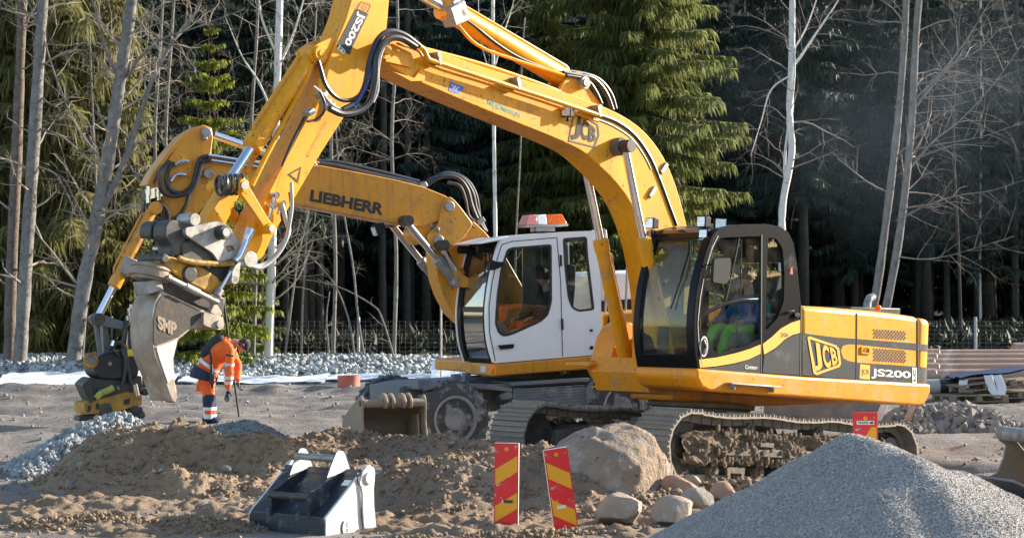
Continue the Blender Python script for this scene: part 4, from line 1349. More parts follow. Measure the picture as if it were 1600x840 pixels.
# front frame of the house that carries boom and cylinders
b = MB()
b.prism([(1.3, 1.08), (1.42, 1.32), (1.30, 1.50), (.3, 1.55), (.3, 1.05)], -.62, .28)
fb = rnd(J.tr(-.34, [(952, 592), (975, 575), (992, 578), (1003, 600), (992, 613), (972, 610)]), .06, 3)
b.prism(fb, -.48, -.34); b.prism(fb, .04, .18)
b.build('boom_foot_bracket', YEL_SKIRT, jcb, bevel=.02)
b = MB()
b.prism(rnd(J.tr(-.60, [(953, 566), (962, 530), (972, 511), (985, 502), (1000, 520), (1000, 566)]), .03, 2), -.95, -.60)
tb_ = J.tr(-.58, [(950, 573), (1000, 573), (1000, 600), (990, 606), (976, 604), (958, 590)])
b.prism(tb_, -.98, -.58)
b.prism(J.tr(-.56, [(921, 566.5), (1000, 566), (1000, 572.5), (921, 572.5)]), -1.0, -.56)
b.build('front_toolbox', YEL_SKIRT, jcb, bevel=.015)
b = MB()
for k, (x, y) in enumerate(((966, 536), (968, 531.5), (970, 527))):
    q = J.uw(x, y, -.598)
    wd = .06 - k * .015
    sheet(b, [(q[0] - wd / 2, q[1] - .01), (q[0] + wd / 2, q[1] - .01), (q[0] + wd / 3, q[1] + .012), (q[0] - wd / 3, q[1] + .012)], -.596)
b.build('warning_mark', BLACKPRINT, jcb, smooth=0)
# stick (arm) cylinder on the boom
lug = J.uw(897, 131, .0)
b = MB()
b.prism(rnd(J.tr(.10, [(868, 150), (884, 120), (897, 112), (910, 120), (920, 140), (945, 172)]), .03, 2), .06, .12)
b.prism(rnd(J.tr(.10, [(868, 150), (884, 120), (897, 112), (910, 120), (920, 140), (945, 172)]), .03, 2), -.16, -.10)
b.build('arm_cylinder_lug', YEL_ARM, boom, bevel=.006)
b = MB(); b.cyl((lug[0], -.2, lug[1]), (lug[0], .20, lug[1]), .075, 20); b.cyl((lug[0], .2, lug[1]), (lug[0], .215, lug[1]), .05, 14); b.build('arm_cylinder_pin', STEEL, boom)
tip = J.uw(565, -62, -.02)
hyd('arm_cylinder', jcb, (lug[0], -.02, lug[1]), (tip[0], -.02, tip[1]), .645, .125, .062, YEL_ARM, 22, ew=.1)
b = MB()
for off, pts in ((.08, [(722, 28), (745, 44), (775, 68), (810, 90), (850, 106), (880, 113)]), (.02, [(728, 22), (752, 40), (785, 64), (830, 90), (868, 104)]), (.12, [(712, 35), (735, 62), (760, 78), (800, 92), (850, 108), (882, 118)])):
    b = MB(); b.tube(catmull(J.p3(off, pts), 4), .021, 8)
    b.build('arm_cylinder_pipe', YEL_ARM if off != .08 else HOSE, jcb)
b = MB(); q = J.uw(712, 22, .08)
b.box((q[0], .06, q[1]), (.26, .2, .24), (0, .5, 0)); b.box((q[0] + .03, .06, q[1] + .12), (.14, .14, .1), (0, .5, 0)); b.build('check_valve', STEEL, jcb, bevel=.02)
# pipes along the boom, clamps
def jt(name, l, pts, r, m, n=8, k=5, parent=None):
    b_ = MB(); b_.tube(catmull(J.p3(l, pts), k), r, n); return b_.build(name, m, parent or jcb)
jt('boom_pipe', .30, [(655, 73), (662, 78), (669, 92), (681, 97), (760, 123), (850, 152), (935, 180)], .030, YEL_ARM)
jt('boom_pipe', .10, [(640, 70), (655, 72), (664, 77), (676, 80), (760, 103), (850, 134), (925, 165)], .026, YEL_ARM)
jt('boom_pipe', .25, [(620, 68), (650, 78), (660, 88), (675, 104), (760, 131), (850, 160), (935, 190)], .016, YEL_ARM)
b = MB()
for x, y in ((682, 92), (806, 131), (932, 174)):
    q = J.uw(x, y, .27)
    b.box((q[0], .26, q[1]), (.05, .14, .15), (0, .35, 0))
b.build('pipe_clamp', STEEL, jcb, bevel=.006)
for l, pts, r in ((.19, [(935, 180), (965, 192), (992, 213), (1014, 245), (1030, 282), (1044, 320), (1056, 352)], .032), (.12, [(930, 172), (962, 181), (992, 200), (1018, 233), (1034, 268), (1048, 310), (1060, 345)], .032), (.19, [(930, 186), (958, 198), (985, 216), (1005, 243), (1016, 265)], .018)):
    jt('boom_hose', l, pts, r, HOSE)
b = MB()
for x, y in ((1036, 263), (1018, 300)):
    q = J.uw(x, y, .20); b.box((q[0], .2, q[1]), (.16, .06, .06), (0, .9, 0))
b.build('hose_clamp', STEEL, jcb, bevel=.006)
jt('arm_feed_hose', .12, [(880, 113), (905, 118), (925, 122), (940, 135), (950, 152), (957, 172)], .026, HOSE)
jt('arm_feed_hose', .04, [(870, 110), (900, 113), (928, 120), (944, 132), (956, 150), (962, 170)], .024, HOSE)
jt('arm_feed_hose', .14, [(885, 118), (908, 122), (922, 130), (932, 145), (940, 162)], .020, HOSE)
# hose loops at the stick joint
HL = .33
jt('arm_hose', HL, [(655, 72), (630, 54), (606, 50), (588, 66), (577, 100), (570, 135), (556, 160), (535, 172)], .034, HOSE)
jt('arm_hose', HL + .06, [(650, 74), (625, 60), (603, 63), (589, 88), (586, 125), (578, 158), (560, 174), (535, 178), (515, 170)], .036, HOSE)
jt('arm_hose', HL - .02, [(497, 95), (502, 112), (509, 133), (525, 152), (545, 157), (562, 148), (573, 125)], .024, HOSE)
jt('arm_hose', HL + .02, [(600, 68), (590, 80), (582, 105), (574, 130), (564, 150), (552, 168)], .018, HOSE_BLUE)
jt('arm_hose', HL, [(640, 66), (615, 62), (598, 78), (591, 110), (590, 140), (583, 160)], .016, HOSE_GREY)
jt('arm_hose', HL, [(490, 135), (505, 148), (518, 163), (535, 172), (552, 172), (560, 160)], .014, HOSE_GREY)
jt('arm_hose', HL, [(480, 190), (495, 186), (506, 175), (507, 160), (498, 140)], .014, HOSE)
b = MB()
for x, y in ((514, 160), (520, 166), (488, 175), (508, 148)):
    q = J.uw(x, y, HL); b.box((q[0], HL - .06, q[1]), (.09, .12, .06), (0, .6, 0))
b.build('hose_manifold', STEEL, jcb, bevel=.01)
# boom markings
DB = BN + .004
b = MB()
o_ = J.tr(DB, [(897, 171), (935, 195), (937, 212), (929, 231), (888, 221)]); i_ = J.tr(DB, [(898.5, 173), (933, 196), (935, 211.5), (927.5, 228.5), (890, 219)])
b.plate(o_, [i_], DB, DB + .001); b.build('boom_logo_frame', DARKVINYL, boom)
b = MB()
for ch, q in (('J', [(900, 174), (908, 180), (906, 218), (892, 218)]), ('C', [(909, 184), (921, 191), (918, 220), (907, 217)]), ('B', [(921, 194), (932, 200), (930, 222), (919, 221)])):
    decal_text(b, ch, J.tr(DB, q), DB + .002, .04)
b.build('boom_logo_letters', GREYSTRIPE, boom, smooth=0)
b = MB(); decal_text(b, 'MILJÖMASKIN', J.tr(DB, [(764, 153), (814, 176), (812, 187), (761, 165)]), DB, .012); b.build('owner_lettering', TEAL, boom, smooth=0)
b = MB(); sheet(b, J.tr(DB, [(703.5, 127), (727, 137), (717, 146.5), (701, 142.5)]), DB); b.build('owner_emblem', BLUEPRINT, boom, smooth=0)
b = MB(); decal_text(b, 'W', J.tr(DB, [(706, 132), (718, 136), (714, 143), (706, 139)]), DB + .002, .02); b.build('owner_emblem_letter', WHITEPRINT, boom, smooth=0)
b = MB(); decal_text(b, 'Malby Gräv', J.tr(DB, [(724, 140), (758, 152), (757, 159), (722, 147)]), DB, 0); decal_text(b, 'entreprenad', J.tr(DB, [(722, 149), (757, 160), (757, 163), (722, 152)]), DB, 0); b.build('owner_small_lettering', ORANGEPRINT, boom, smooth=0)
lamp(886, 175, BN + .06, .12, .35, .05, boom)

# ---- stick
SN, SF = .13, -.19
spx = [(574, -70), (600, -70), (609, -15), (606, 28), (601, 70), (592, 95), (575, 130), (541, 178), (500, 242), (456, 317), (427, 366), (412, 400), (398, 412), (386, 404), (384, 380), (396, 350), (418, 304), (450, 240), (482, 180), (503, 118), (524, 69), (540, 30), (553, -15)]
st = J.tr(SN, spx)
b = MB(); b.prism(st, SF, SN)
stick = b.build('stick', YEL_ARM, jcb, smooth=25, bevel=.012)
# stick front carries a cylinder lug
cp = J.uw(499, 84, 0.10)
b = MB()
b.prism(rnd(J.tr(.10, [(484, 80), (497, 68), (520, 58), (530, 75), (508, 100), (492, 100)]), .04, 3), .06, .10); b.prism(rnd(J.tr(.10, [(484, 80), (497, 68), (520, 58), (530, 75), (508, 100), (492, 100)]), .04, 3), -.16, -.12)
b.cyl((cp[0], -.20, cp[1]), (cp[0], .14, cp[1]), .085, 22); b.cyl((cp[0], .14, cp[1]), (cp[0], .15, cp[1]), .04, 16)
b.build('bucket_cylinder_lug', YEL_ARM, stick, bevel=.006)
re = J.uw(374, 290, .20)
hyd('bucket_cylinder', jcb, (cp[0], -.03, cp[1]), (re[0], -.03, re[1]), .72, .095, .055, YEL_ARM, 22, ew=.09)
# guide link on both sides, idler link pin
ge = J.uw(418, 357, .22)
b = MB()
for l in (.20, -.26):
    P0, P1 = np.array(re), np.array(ge)
    d = (P1 - P0) / np.linalg.norm(P1 - P0); nn = np.array([-d[1], d[0]])
    poly = [tuple(P0 + nn * .085 - d * .02), tuple(P0 + d * .07 + nn * .07), tuple(P1 - d * .1 + nn * .05), tuple(P1 + nn * .06 + d * .0), tuple(P1 + d * .07), tuple(P1 - nn * .06), tuple(P1 - d * .1 - nn * .05), tuple(P0 + d * .07 - nn * .06), tuple(P0 - nn * .085), tuple(P0 - d * .08)]
    b.prism(rnd(poly, .04, 3), l, l + .06)
b.cyl((re[0], -.28, re[1]), (re[0], .28, re[1]), .07, 20); b.cyl((ge[0], -.28, ge[1]), (ge[0], .285, ge[1]), .058, 20)
b.build('guide_link', YEL_ARM, jcb, bevel=.008)
b = MB(); b.cyl((re[0], .285, re[1]), (re[0], .295, re[1]), .045, 18); b.cyl((ge[0], .285, ge[1]), (ge[0], .295, ge[1]), .035, 16); b.build('link_pin', STEEL, jcb)
# bucket link from rod end down to the coupler, sprung cable round the rod end
cpn = J.uw(318, 352, .05)
b = MB()
b.prism(rnd(J.tr(.08, [(362, 283), (378, 297), (352, 352), (322, 360), (325, 340), (352, 296)]), .03, 2), -.12, .08)
b.build('bucket_link', YEL_ARM, jcb, bevel=.01)
b = MB()
A, B_ = J.uw(334, 290, .1), J.uw(372, 288, .1)
co = []
for i in range(110):
    t = i / 109
    a = t * 2 * math.pi * 4.5
    co.append((A[0] + (B_[0] - A[0]) * t + .02 * math.cos(a), .16 + .10 * math.cos(a), A[1] + (B_[1] - A[1]) * t + .10 * math.sin(a)))
b.tube(co, .018, 6); b.build('coiled_hose', HOSE, jcb)
# pipes on the stick's front face
for l, pts, r in ((.05, [(487, 100), (478, 125), (452, 175), (420, 235), (393, 290)], .03), (-.08, [(470, 110), (440, 165), (410, 220), (385, 270)], .03), (.115, [(478, 178), (455, 225), (440, 262), (430, 300), (424, 312)], .016)):
    jt('stick_pipe', l, pts, r, YEL_ARM if r > .02 else HOSE)
b = MB()
for (x, y) in ((430, 305), (440, 318), (425, 322)):
    q = J.uw(x, y, SN + .06); b.tube([(q[0], SN, q[1]), (q[0], SN + .1, q[1])], .035, 10); b.tube([(q[0], SN + .06, q[1]), (q[0] + .03, SN + .06, q[1] - .12)], .024, 10)
b.build('quick_couplings', CHROME, jcb)
for l, pts, r, m in ((.24, [(440, 318), (447, 345), (451, 362), (440, 385), (425, 405), (404, 416), (385, 413), (365, 411)], .026, HOSE_GREY), (.20, [(452, 300), (455, 335), (449, 352), (441, 344), (438, 325)], .012, HOSE), (.26, [(455, 285), (456, 320), (453, 345), (447, 375), (432, 400), (408, 418), (388, 414)], .02, HOSE_GREY)):
    jt('coupler_hose', l, pts, r, m)
b = MB(); b.tube(catmull(J.p3(.24, [(279, 403), (295, 408), (318, 411), (345, 412), (371, 410)]), 6), .030, 8); b.build('braided_hose', mat('yellow_hose_sleeve', (.60, .36, .06), .7, var=.5, vscale=30, rgb2=(.10, .07, .03)), jcb)
# stick markings: decal reads from the top downwards, head to the right
DS = SN + .004
jd(DS, [[(556, 14), (575.5, 22), (545, 86), (526, 72)]], GREYSTRIPE, 'stick_decal', stick)
jd(DS + .003, [[(531, 69.5), (540, 80), (537, 85.5), (526.5, 77)]], WHITEPRINT, 'stick_decal_plate', stick)
b = MB(); decal_text(b, 'JS200', J.tr(DS, [(572.5, 23.5), (545, 75), (535.5, 66), (558.5, 18)]), DS + .003, .03); b.build('stick_lettering', WHITEPRINT, stick, smooth=0)
b = MB(); decal_text(b, 'LC', J.tr(DS, [(539, 77), (537, 83), (529, 77), (532, 72)]), DS + .006, .03); b.build('stick_plate_letters', BLACKPRINT, stick, smooth=0)
b = MB()
b.plate(J.tr(DS, [(565, 2), (581, 8), (575, 21), (558, 14)]), [J.tr(DS, [(566, 3.5), (579.5, 8.8), (574, 19.5), (560, 13.5)])], DS, DS + .001)
decal_text(b, 'JCB', J.tr(DS, [(576, 10), (571, 17), (563, 12), (568, 5.5)]), DS + .001, .02); b.build('stick_small_logo', ORANGEPRINT, stick, smooth=0)
b = MB()
decal_text(b, 'Malby Grävmaskin 23', J.tr(DS, [(512, 192), (483, 246), (478, 240), (507, 187)]), DS, 0.0); b.build('stick_small_lettering', ORANGEPRINT, stick, smooth=0)
b = MB()
b.plate(J.tr(DS, [(471, 260), (466, 286), (450, 272)]), [J.tr(DS, [(469, 264), (465, 281), (454, 272.5)])], DS, DS + .001); b.build('stick_warning_triangle', DARKVINYL, stick, smooth=0)

# ---- quick coupler, tilt rotator and bucket
b = MB()
cpl = [(290, 356), (342, 345), (358, 353), (375, 381), (366, 402), (342, 409), (333, 395), (304, 376), (290, 366)]
hole = [(352, 384), (364, 383), (368, 391), (356, 394)]
for l in (.20, -.26):
    b.plate(rnd(J.tr(.26, cpl), .03, 2), [rnd(J.tr(.26, hole), .01, 2)], l, l + .06)
b.prism(J.tr(.2, [(300, 372), (330, 362), (352, 372), (358, 390), (342, 402)]), -.2, .2)
b.build('quick_coupler', COUPLER, jcb, bevel=.01)
b = MB()
q = J.uw(347, 363, .3); b.cyl((q[0], -.3, q[1]), (q[0], .36, q[1]), .075, 22); b.build('coupler_pin', DARKSTEEL, jcb, bevel=.008)
b = MB(); b.cyl((q[0], .36, q[1]), (q[0], .375, q[1]), .045, 18); b.build('coupler_pin_end', STEEL, jcb)
b = MB()
b.prism(rnd(J.tr(.2, [(259, 351), (268, 343), (286, 346), (293, 361), (292, 374), (284, 381), (284, 398), (266, 402), (269, 384), (258, 371)]), .03, 2), -.02, .2)
b.prism(rnd(J.tr(.2, [(259, 351), (268, 343), (286, 346), (293, 361), (292, 374), (258, 371)]), .03, 2), -.26, -.06)
b.prism(J.tr(.22, [(285, 381), (300, 376), (338, 401), (342, 411), (300, 409), (285, 403)]), -.22, .22)
b.build('coupler_hook', DARKSTEEL, jcb, bevel=.012)
b = MB()
for (x, y, r_, l0, l1) in ((392, 405, .085, -.1, .28), (367, 437, .045, .0, .28), (305, 343, .065, .0, .24)):
    q = J.uw(x, y, l1); b.lathe([(r_ * .45, l0), (r_, l0), (r_, l1), (r_ * .5, l1)], 20, lambda a, c, h, q=q: (q[0] + a, h, q[1] + c))
b.prism(rnd(J.tr(.28, [(362, 425), (370, 410), (376, 412), (373, 440), (364, 443)]), .02, 2), .2, .28)
b.build('pin_end', COUPLER, jcb, bevel=.006)
b = MB(); b.tube(catmull(J.p3(.3, [(392, 358), (384, 378), (374, 400), (366, 408)]), 5), [.05] * 4 + [.042] * 12, 12); b.build('coupler_cylinder', CHROME, jcb)
# tilt rotator
b = MB()
b.prism(rnd(J.tr(.2, [(249, 404), (262, 399), (304, 409), (342, 434), (346, 454), (334, 461), (304, 446), (273, 427), (261, 415), (250, 414)]), .025, 2), -.2, .2)
b.build('tilt_rotator', DIRTYYEL, jcb, bevel=.015)
b = MB()
b.prism(J.tr(.16, [(278, 400), (350, 411), (378, 414), (372, 428), (345, 440), (300, 414)]), -.2, .16); b.prism(J.tr(.12, [(255, 420), (310, 450), (352, 465), (350, 490), (300, 476), (250, 450)]), -.16, .12)
q = J.uw(295, 428, .2); b.cyl((q[0], .18, q[1]), (q[0], .235, q[1]), .085, 22)
q = J.uw(257, 404, .22); b.cyl((q[0], -.2, q[1]), (q[0], .235, q[1]), .05, 18)
b.build('rotator_housing', DARKSTEEL, jcb, bevel=.015)
c0 = np.array(J.uw(236, 428, .0)); ax = np.array(J.uw(232, 447, .0)) - np.array(J.uw(240, 408, .0)); ax /= np.linalg.norm(ax)
px_ = np.array([-ax[1], ax[0]])
def disc(prof, name, m):
    b_ = MB(); b_.lathe(prof, 32, lambda x, y, h: (c0[0] + px_[0] * x + ax[0] * h, y, c0[1] + px_[1] * x + ax[1] * h)); return b_.build(name, m, jcb)
disc([(.1, -.09), (.20, -.085), (.215, -.05), (.20, -.045), (.20, -.02), (.23, -.015), (.23, .04), (.19, .045), (.18, .07), (.10, .075)], 'rotor_disc', RUSTBUCKET)
b = MB(); q = J.uw(227, 447, .0); b.box((q[0], .05, q[1]), (.20, .22, .13), (0, .3, 0)); b.build('rotor_block', STEEL, jcb, bevel=.01)
b = MB(); q0, q1 = J.p3(.24, [(262, 433), (340, 472)]); b.cyl(q0, q1, .028, 14)
m0, m1 = J.p3(.24, [(290, 447), (310, 457)]); b.cyl(m0, m1, .038, 14); b.build('tilt_cylinder', COUPLER, jcb)
b = MB(); q0, q1 = J.p3(.24, [(360, 424), (342, 455)]); b.cyl(q0, q1, .026, 12); b.build('lock_cylinder_rod', CHROME, jcb)
b = MB(); q0, q1 = J.p3(.24, [(344, 452), (338, 462)]); b.cyl(q0, q1, .045, 12); b.build('lock_cylinder_eye', STEEL, jcb, bevel=.006)
# bucket: shell strip, side plates, top plate, lug, tooth
bn, bf = .19, -.19
b = MB()
side = [(253, 455), (322, 487), (349, 497), (348, 513), (322, 511), (300, 513), (278, 531), (270, 560), (272, 590), (277, 622), (270, 627), (257, 592), (241, 550), (238, 500), (243, 472)]
sd = J.tr(bn, side)
b.prism(sd, bn - .025, bn); b.prism(sd, bf, bf + .025)
back = catmull(J.tr(bn, [(253, 455), (243, 472), (238, 500), (241, 550), (257, 592), (270, 627)]), 5)
th = .022
inn = [(p[0] - .028, p[1] + .004) for p in back]
b.prism([(p[0] + .006, p[1]) for p in back] + inn[::-1], bf + .001, bn - .001)
tp_ = J.tr(bn, [(253, 454), (322, 486), (349, 496), (349, 500), (322, 492), (253, 460)])
b.prism(tp_, bf + .002, bn + .004)
bucket = b.build('digging_bucket', BUCKETGREY, jcb, bevel=.006)
b = MB(); sp = J.tr(bn, [(245, 474), (252, 462), (262, 461), (318, 489), (300, 509), (277, 527), (245, 539), (240, 535), (240, 500)]); b.prism(sp, bn + .001, bn + .006); b.build('side_panel', DARKBUCKET, bucket, smooth=0)  # dark plate over the upper part of the near side
b = MB(); sp = J.tr(bn, [(244, 542), (277, 530), (270, 560), (272, 588), (262, 598), (248, 558)]); b.prism(sp, bn + .001, bn + .008); b.build('sunlit_side_plate', BKT_SIDE, bucket, smooth=0)  # pale plate paints the sunlit lower part of the blade
b = MB(); decal_text(b, 'SMP', J.tr(bn, [(244.5, 492), (276, 504), (273, 525), (247, 514)]), bn + .012, .05); b.build('maker_lettering', RUSTBUCKET, bucket, smooth=0)
b = MB(); b.prism(rnd(J.tr(bn + .05, [(318, 486), (344, 495), (351, 500), (350, 512), (344, 516), (318, 508)]), .03, 2), bf - .04, bn + .05); q = J.uw(343, 506, bn + .06); b.cyl((q[0], bn + .04, q[1]), (q[0], bn + .07, q[1]), .04, 16)
b.prism(rnd(J.tr(bn + .05, [(326, 462), (338, 470), (350, 490), (345, 496), (330, 488), (336, 476)]), .02, 2), bn - .03, bn + .03); b.build('bucket_lug', BUCKETGREY, bucket, bevel=.01)
b = MB(); b.prism(J.tr(.07, [(257, 585), (271, 582), (277, 610), (276, 628), (271, 630), (262, 612)]), -.07, .07); b.build('tooth', BUCKETGREY, bucket, bevel=.02)
# ------------------------------------------------------------------ wheeled excavator
Q = Fr((.23, 32.0, .0), 26, -2.2)
lib = thing('wheeled_excavator', 'ochre wheeled excavator with white cab and black tilt rotator, behind the tracked one', 'excavator', M=Q.matrix())
QL = 1.25
# chassis
b = MB()
b.prism([(2.25, .62), (2.25, .98), (1.9, 1.02), (-2.2, 1.02), (-2.4, .9), (-2.4, .62), (-1.6, .55), (1.7, .55)], -.55, .55)
b.box((-.05, .0, .94), (3.9, 2.3, .07))
b.lathe([(.65, .97), (.65, 1.08), (.6, 1.1)], 36, lambda x, y, h: (x, y, h))
b.build('chassis', CHASSIS, lib, bevel=.012)
b = MB()
box_px = [(803, 606), (917, 604), (917, 632), (803, 634)]
bx = Q.tr(1.22, box_px)
b.prism(bx, .6, 1.20)
for k in range(6):
    t = (k + .5) / 6
    w_ = bx[3][1] + (bx[0][1] - bx[3][1]) * t
    b.box(((bx[0][0] + bx[1][0]) / 2, 1.205, w_), (abs(bx[0][0] - bx[1][0]) - .05, .012, .018))
q = Q.uw(860, 613, 1.22); b.cyl((q[0], 1.2, q[1]), (q[0], 1.225, q[1]), .06, 16)
b.box((bx[0][0] / 2 + bx[1][0] / 2, .9, bx[0][1] + .06), (abs(bx[0][0] - bx[1][0]) + .06, .7, .05))
e = Q.tr(1.24, [(917, 606), (928, 592), (929, 626), (918, 632)]); b.prism(e, 1.0, 1.22)
b.build('step_box', mat('grey_step_paint', (.16, .185, .22), .5, var=.15, dirt=(.36, .34, .31), damt=.2, dscale=4), lib, bevel=.006)
b = MB()                                    # mudguard and lamp boxes at the front
q = Q.tr(1.2, [(660, 604), (668, 598), (760, 600), (800, 606), (800, 612), (755, 607), (690, 604), (664, 610)]); b.prism(q, .5, 1.22)
b.box((2.1, 1.0, 1.03), (.22, .25, .13)); b.box((1.55, .95, 1.08), (.12, .12, .12)); b.box((1.32, .8, 1.07), (.10, .12, .14))
b.prism(Q.tr(1.22, [(782, 617), (800, 608), (803, 622), (785, 625)]), 1.1, 1.2)
b.build('mudguard', CHASSIS, lib, bevel=.01)
# wheels
def wheel_mb():
    b_ = MB()
    prof = [(.30, -.13), (.33, -.16), (.42, -.165), (.49, -.155), (.525, -.12), (.53, 0), (.525, .12), (.49, .155), (.42, .165), (.33, .16), (.30, .13)]
    b_.lathe(prof, 48, lambda x, y, h: (x, h, y))
    for k in range(26):
        for s in (-1, 1):
            a = 2 * math.pi * (k + .25 * s) / 26
            b_.box((.525 * math.cos(a), s * .085, .525 * math.sin(a)), (.035, .13, .055), (0, -a, .0))
    return b_
def make_wheel(u, l):
    s = 1 if l > 0 else -1
    w_ = wheel_mb().build('wheel', TYRE, lib, bevel=.008)
    w_.location = (u, l, .53)
    r_ = MB()
    r_.lathe([(.262, .05 * s), (.275, .11 * s), (.30, .135 * s), (.318, .12 * s), (.305, .03 * s), (.262, .03 * s)], 32, lambda x, y, h: (x, h, y)) if False else None
    n_ = 40
    r_.grid([[(rr * math.cos(2 * math.pi * j / n_), h * s, rr * math.sin(2 * math.pi * j / n_)) for j in range(n_ + 1)] for rr, h in ((.335, .150), (.318, .168), (.296, .165), (.285, .14), (.27, .03))])
    rim_ = r_.build('rim', RIM, w_)
    d_ = MB(); d_.grid([[(rr * math.cos(2 * math.pi * j / n_), h * s, rr * math.sin(2 * math.pi * j / n_)) for j in range(n_ + 1)] for rr, h in ((.285, .10), (.27, -.02), (.15, .0))]); d_.build('shaded_rim_dish', RUBBER, w_)  # black colour stands for the shade in the rim recess
    h_ = MB()
    h_.lathe([(.175, .0), (.172, .10 * s), (.155, .13 * s), (.12, .14 * s), (.05, .15 * s)], 28, lambda x, y, h: (x, h, y))
    for k in range(10):
        a = 2 * math.pi * k / 10
        h_.cyl((.13 * math.cos(a), .12 * s, .13 * math.sin(a)), (.13 * math.cos(a), .155 * s, .13 * math.sin(a)), .016, 6)
    h_.build('hub', RIM, w_)
    return w_
wu = Q.uw(713, 662, 1.25)[0]
for u, l in ((wu, 1.08), (wu, -1.08), (wu - 2.65, 1.08), (wu - 2.65, -1.08)):
    make_wheel(u, l)
b = MB(); b.cyl((wu, -1, .53), (wu, 1, .53), .11, 14); b.cyl((wu - 2.65, -1, .53), (wu - 2.65, 1, .53), .11, 14); b.build('axle', CHASSIS, lib)
# upper frame
b = MB()
band = Q.tr(QL, [(717.5, 563), (773, 568), (940, 553.5), (1000, 548), (1000, 567), (940, 575), (880, 578), (773, 587), (722, 584)])
fr_ = Q.tr(QL, [(773, 568), (940, 553.5), (1010, 548), (1010, 568), (940, 575), (880, 579), (773, 587)])
b.prism(fr_, .28, QL)
fu = fr_[0][0]
b.prism([(min(p[0], .9), p[1]) for p in fr_], -1.25, .279)
b.build('upper_frame', LYEL, lib, bevel=.03, seg=3)
b = MB()
zz = fr_[0][1]; zb = fr_[6][1]
b.prism([(fu + .05, zz), (fu + .05, zb), (fu - .02, zb - .004), (fu - .02, zz + .003)], .36, QL - .03)
b.build('front_valance', LYEL, lib, bevel=.02)
def onfront(px, py, l=None, u=fu + .055):
    d = _ray(px, py); t = (u - np.dot(CAMP - Q.O, Q.F)) / np.dot(d, Q.F); p = CAMP + d * t - Q.O
    return (float(p @ Q.F), float(p @ Q.L), float(p @ Q.U))
b = MB(); p_ = onfront(755, 577); b.box(p_, (.02, .16, .10)); b.build('headlamp', LENS, lib, bevel=.01)
b = MB(); p_ = onfront(769.5, 574.5); b.cyl(p_, (p_[0] + .012, p_[1], p_[2]), .035, 14); b.build('indicator_lamp', AMBER, lib)
# engine house and back
b = MB()
hz = Q.tr(QL, [(941, 490), (1010, 484), (1150, 480), (1150, 560), (941, 555)])
b.prism(hz, -1.22, 1.22)
b.build('rear_housing', LYEL, lib, bevel=.04, seg=3)
b = MB()
hz = Q.tr(.6, [(935, 425), (1060, 420), (1070, 480), (940, 492)])
b.prism(hz, -1.15, .6)
b.build('engine_cover', WHITE, lib, bevel=.06, seg=3)
b = MB(); hz2 = Q.tr(.62, [(940, 470), (1000, 466), (1000, 488), (940, 492)]); b.prism(hz2, .3, .625); b.build('engine_cover_vent', PLASTIC, lib)
b = MB()
for pts in ([(977, 500), (981, 392), (985, 386), (990, 392), (993, 500)], [(998, 500), (996, 400), (987, 386)], [(940, 505), (945, 500), (947, 370), (938, 363), (925, 361)]):
    b.tube(catmull(Q.p3(.95, pts), 4), .018, 8)
b.build('handrail', mat('rail_grey', (.35, .36, .38), .4, .4), lib)
b = MB()
b.box((fu - 1.95, 1.0, 1.62), (.25, .3, .3)); b.tube(catmull(Q.p3(1.26, [(945, 565), (948, 520), (958, 470)]), 4), .022, 8)
b.build('black_bracket', PLASTIC, lib, bevel=.02)
# ---- cab
C0, C1 = .30, QL
cpx = [(774, 567), (766, 540), (762, 505), (763, 470), (769, 430), (777, 395), (783, 376), (789, 371), (830, 366), (880, 362), (925, 360.5), (934, 364), (936, 375), (938, 430), (940, 500), (941, 553)]
cuv = Q.tr(C1, cpx)
d1 = rnd(Q.tr(C1, [(792, 389), (800, 386), (862, 381), (862.5, 470), (857, 492), (845, 503), (800, 523), (787, 526), (778, 520), (773, 505), (776, 460), (782, 420)]), .05)
d2 = rnd(Q.tr(C1, [(879, 372), (917, 369), (919, 400), (929, 484), (904, 487), (893, 481), (887, 465), (882, 420)]), .05)
b = MB()
b.plate(cuv, [d1, d2], C1 - .05, C1)
b.plate(cuv, [d1, d2], C0, C0 + .02)
lf = catmull(cuv[:7], 4)
strip(lf, C1 - .10, C1 - .001, -.010, .07, b)
rf = cuv[6:12]
b.prism([(p[0], p[1] - .003) for p in rf] + [(p[0], p[1] - .09) for p in rf[::-1]], C0 + .049, C1 - .049)
b.prism([(p[0], p[1]) for p in cuv[11:13]] + [(p[0] + .06, p[1]) for p in cuv[11:13][::-1]], C0 + .049, C1 - .049)
b.prism([cuv[14], cuv[15], (cuv[15][0] + .05, cuv[15][1]), (cuv[14][0] + .05, cuv[14][1])], C0 + .049, C1 - .049)
b.box(((cuv[0][0] + cuv[15][0]) / 2, (C0 + C1) / 2, cuv[0][1] + .05), (cuv[0][0] - cuv[15][0] - .12, C1 - C0 - .1, .05))
lcab = b.build('cab', WHITE, lib, bevel=.014)
b = MB()                                         # dark trim inside the cab
LIN = [(p[0] * .97 + .02, p[1] * .985 + .03) for p in cuv]
b.plate(LIN, [d1, d2], C0 + .022, C0 + .05)
b.plate(LIN, [d1, d2], C1 - .075, C1 - .052)
rr_ = [cuv[12], cuv[13], cuv[14], cuv[15]]
b.prism([(p[0] + .065, p[1]) for p in cuv[11:13]] + [(p[0] + .085, p[1]) for p in cuv[11:13][::-1]], C0 + .052, C1 - .077)
b.prism([(p[0] + .01, p[1] - .095) for p in rf] + [(p[0] + .01, p[1] - .115) for p in rf[::-1]], C0 + .052, C1 - .077)
b.build('cab_lining', INTERIOR, lcab)
def qsheet(polys, l, m, name, parent=lcab, th=None):
    b_ = MB()
    for p in polys:
        if th: b_.prism(p, l, l + th)
        else: sheet(b_, p, l)
    return b_.build(name, m, parent, smooth=0)
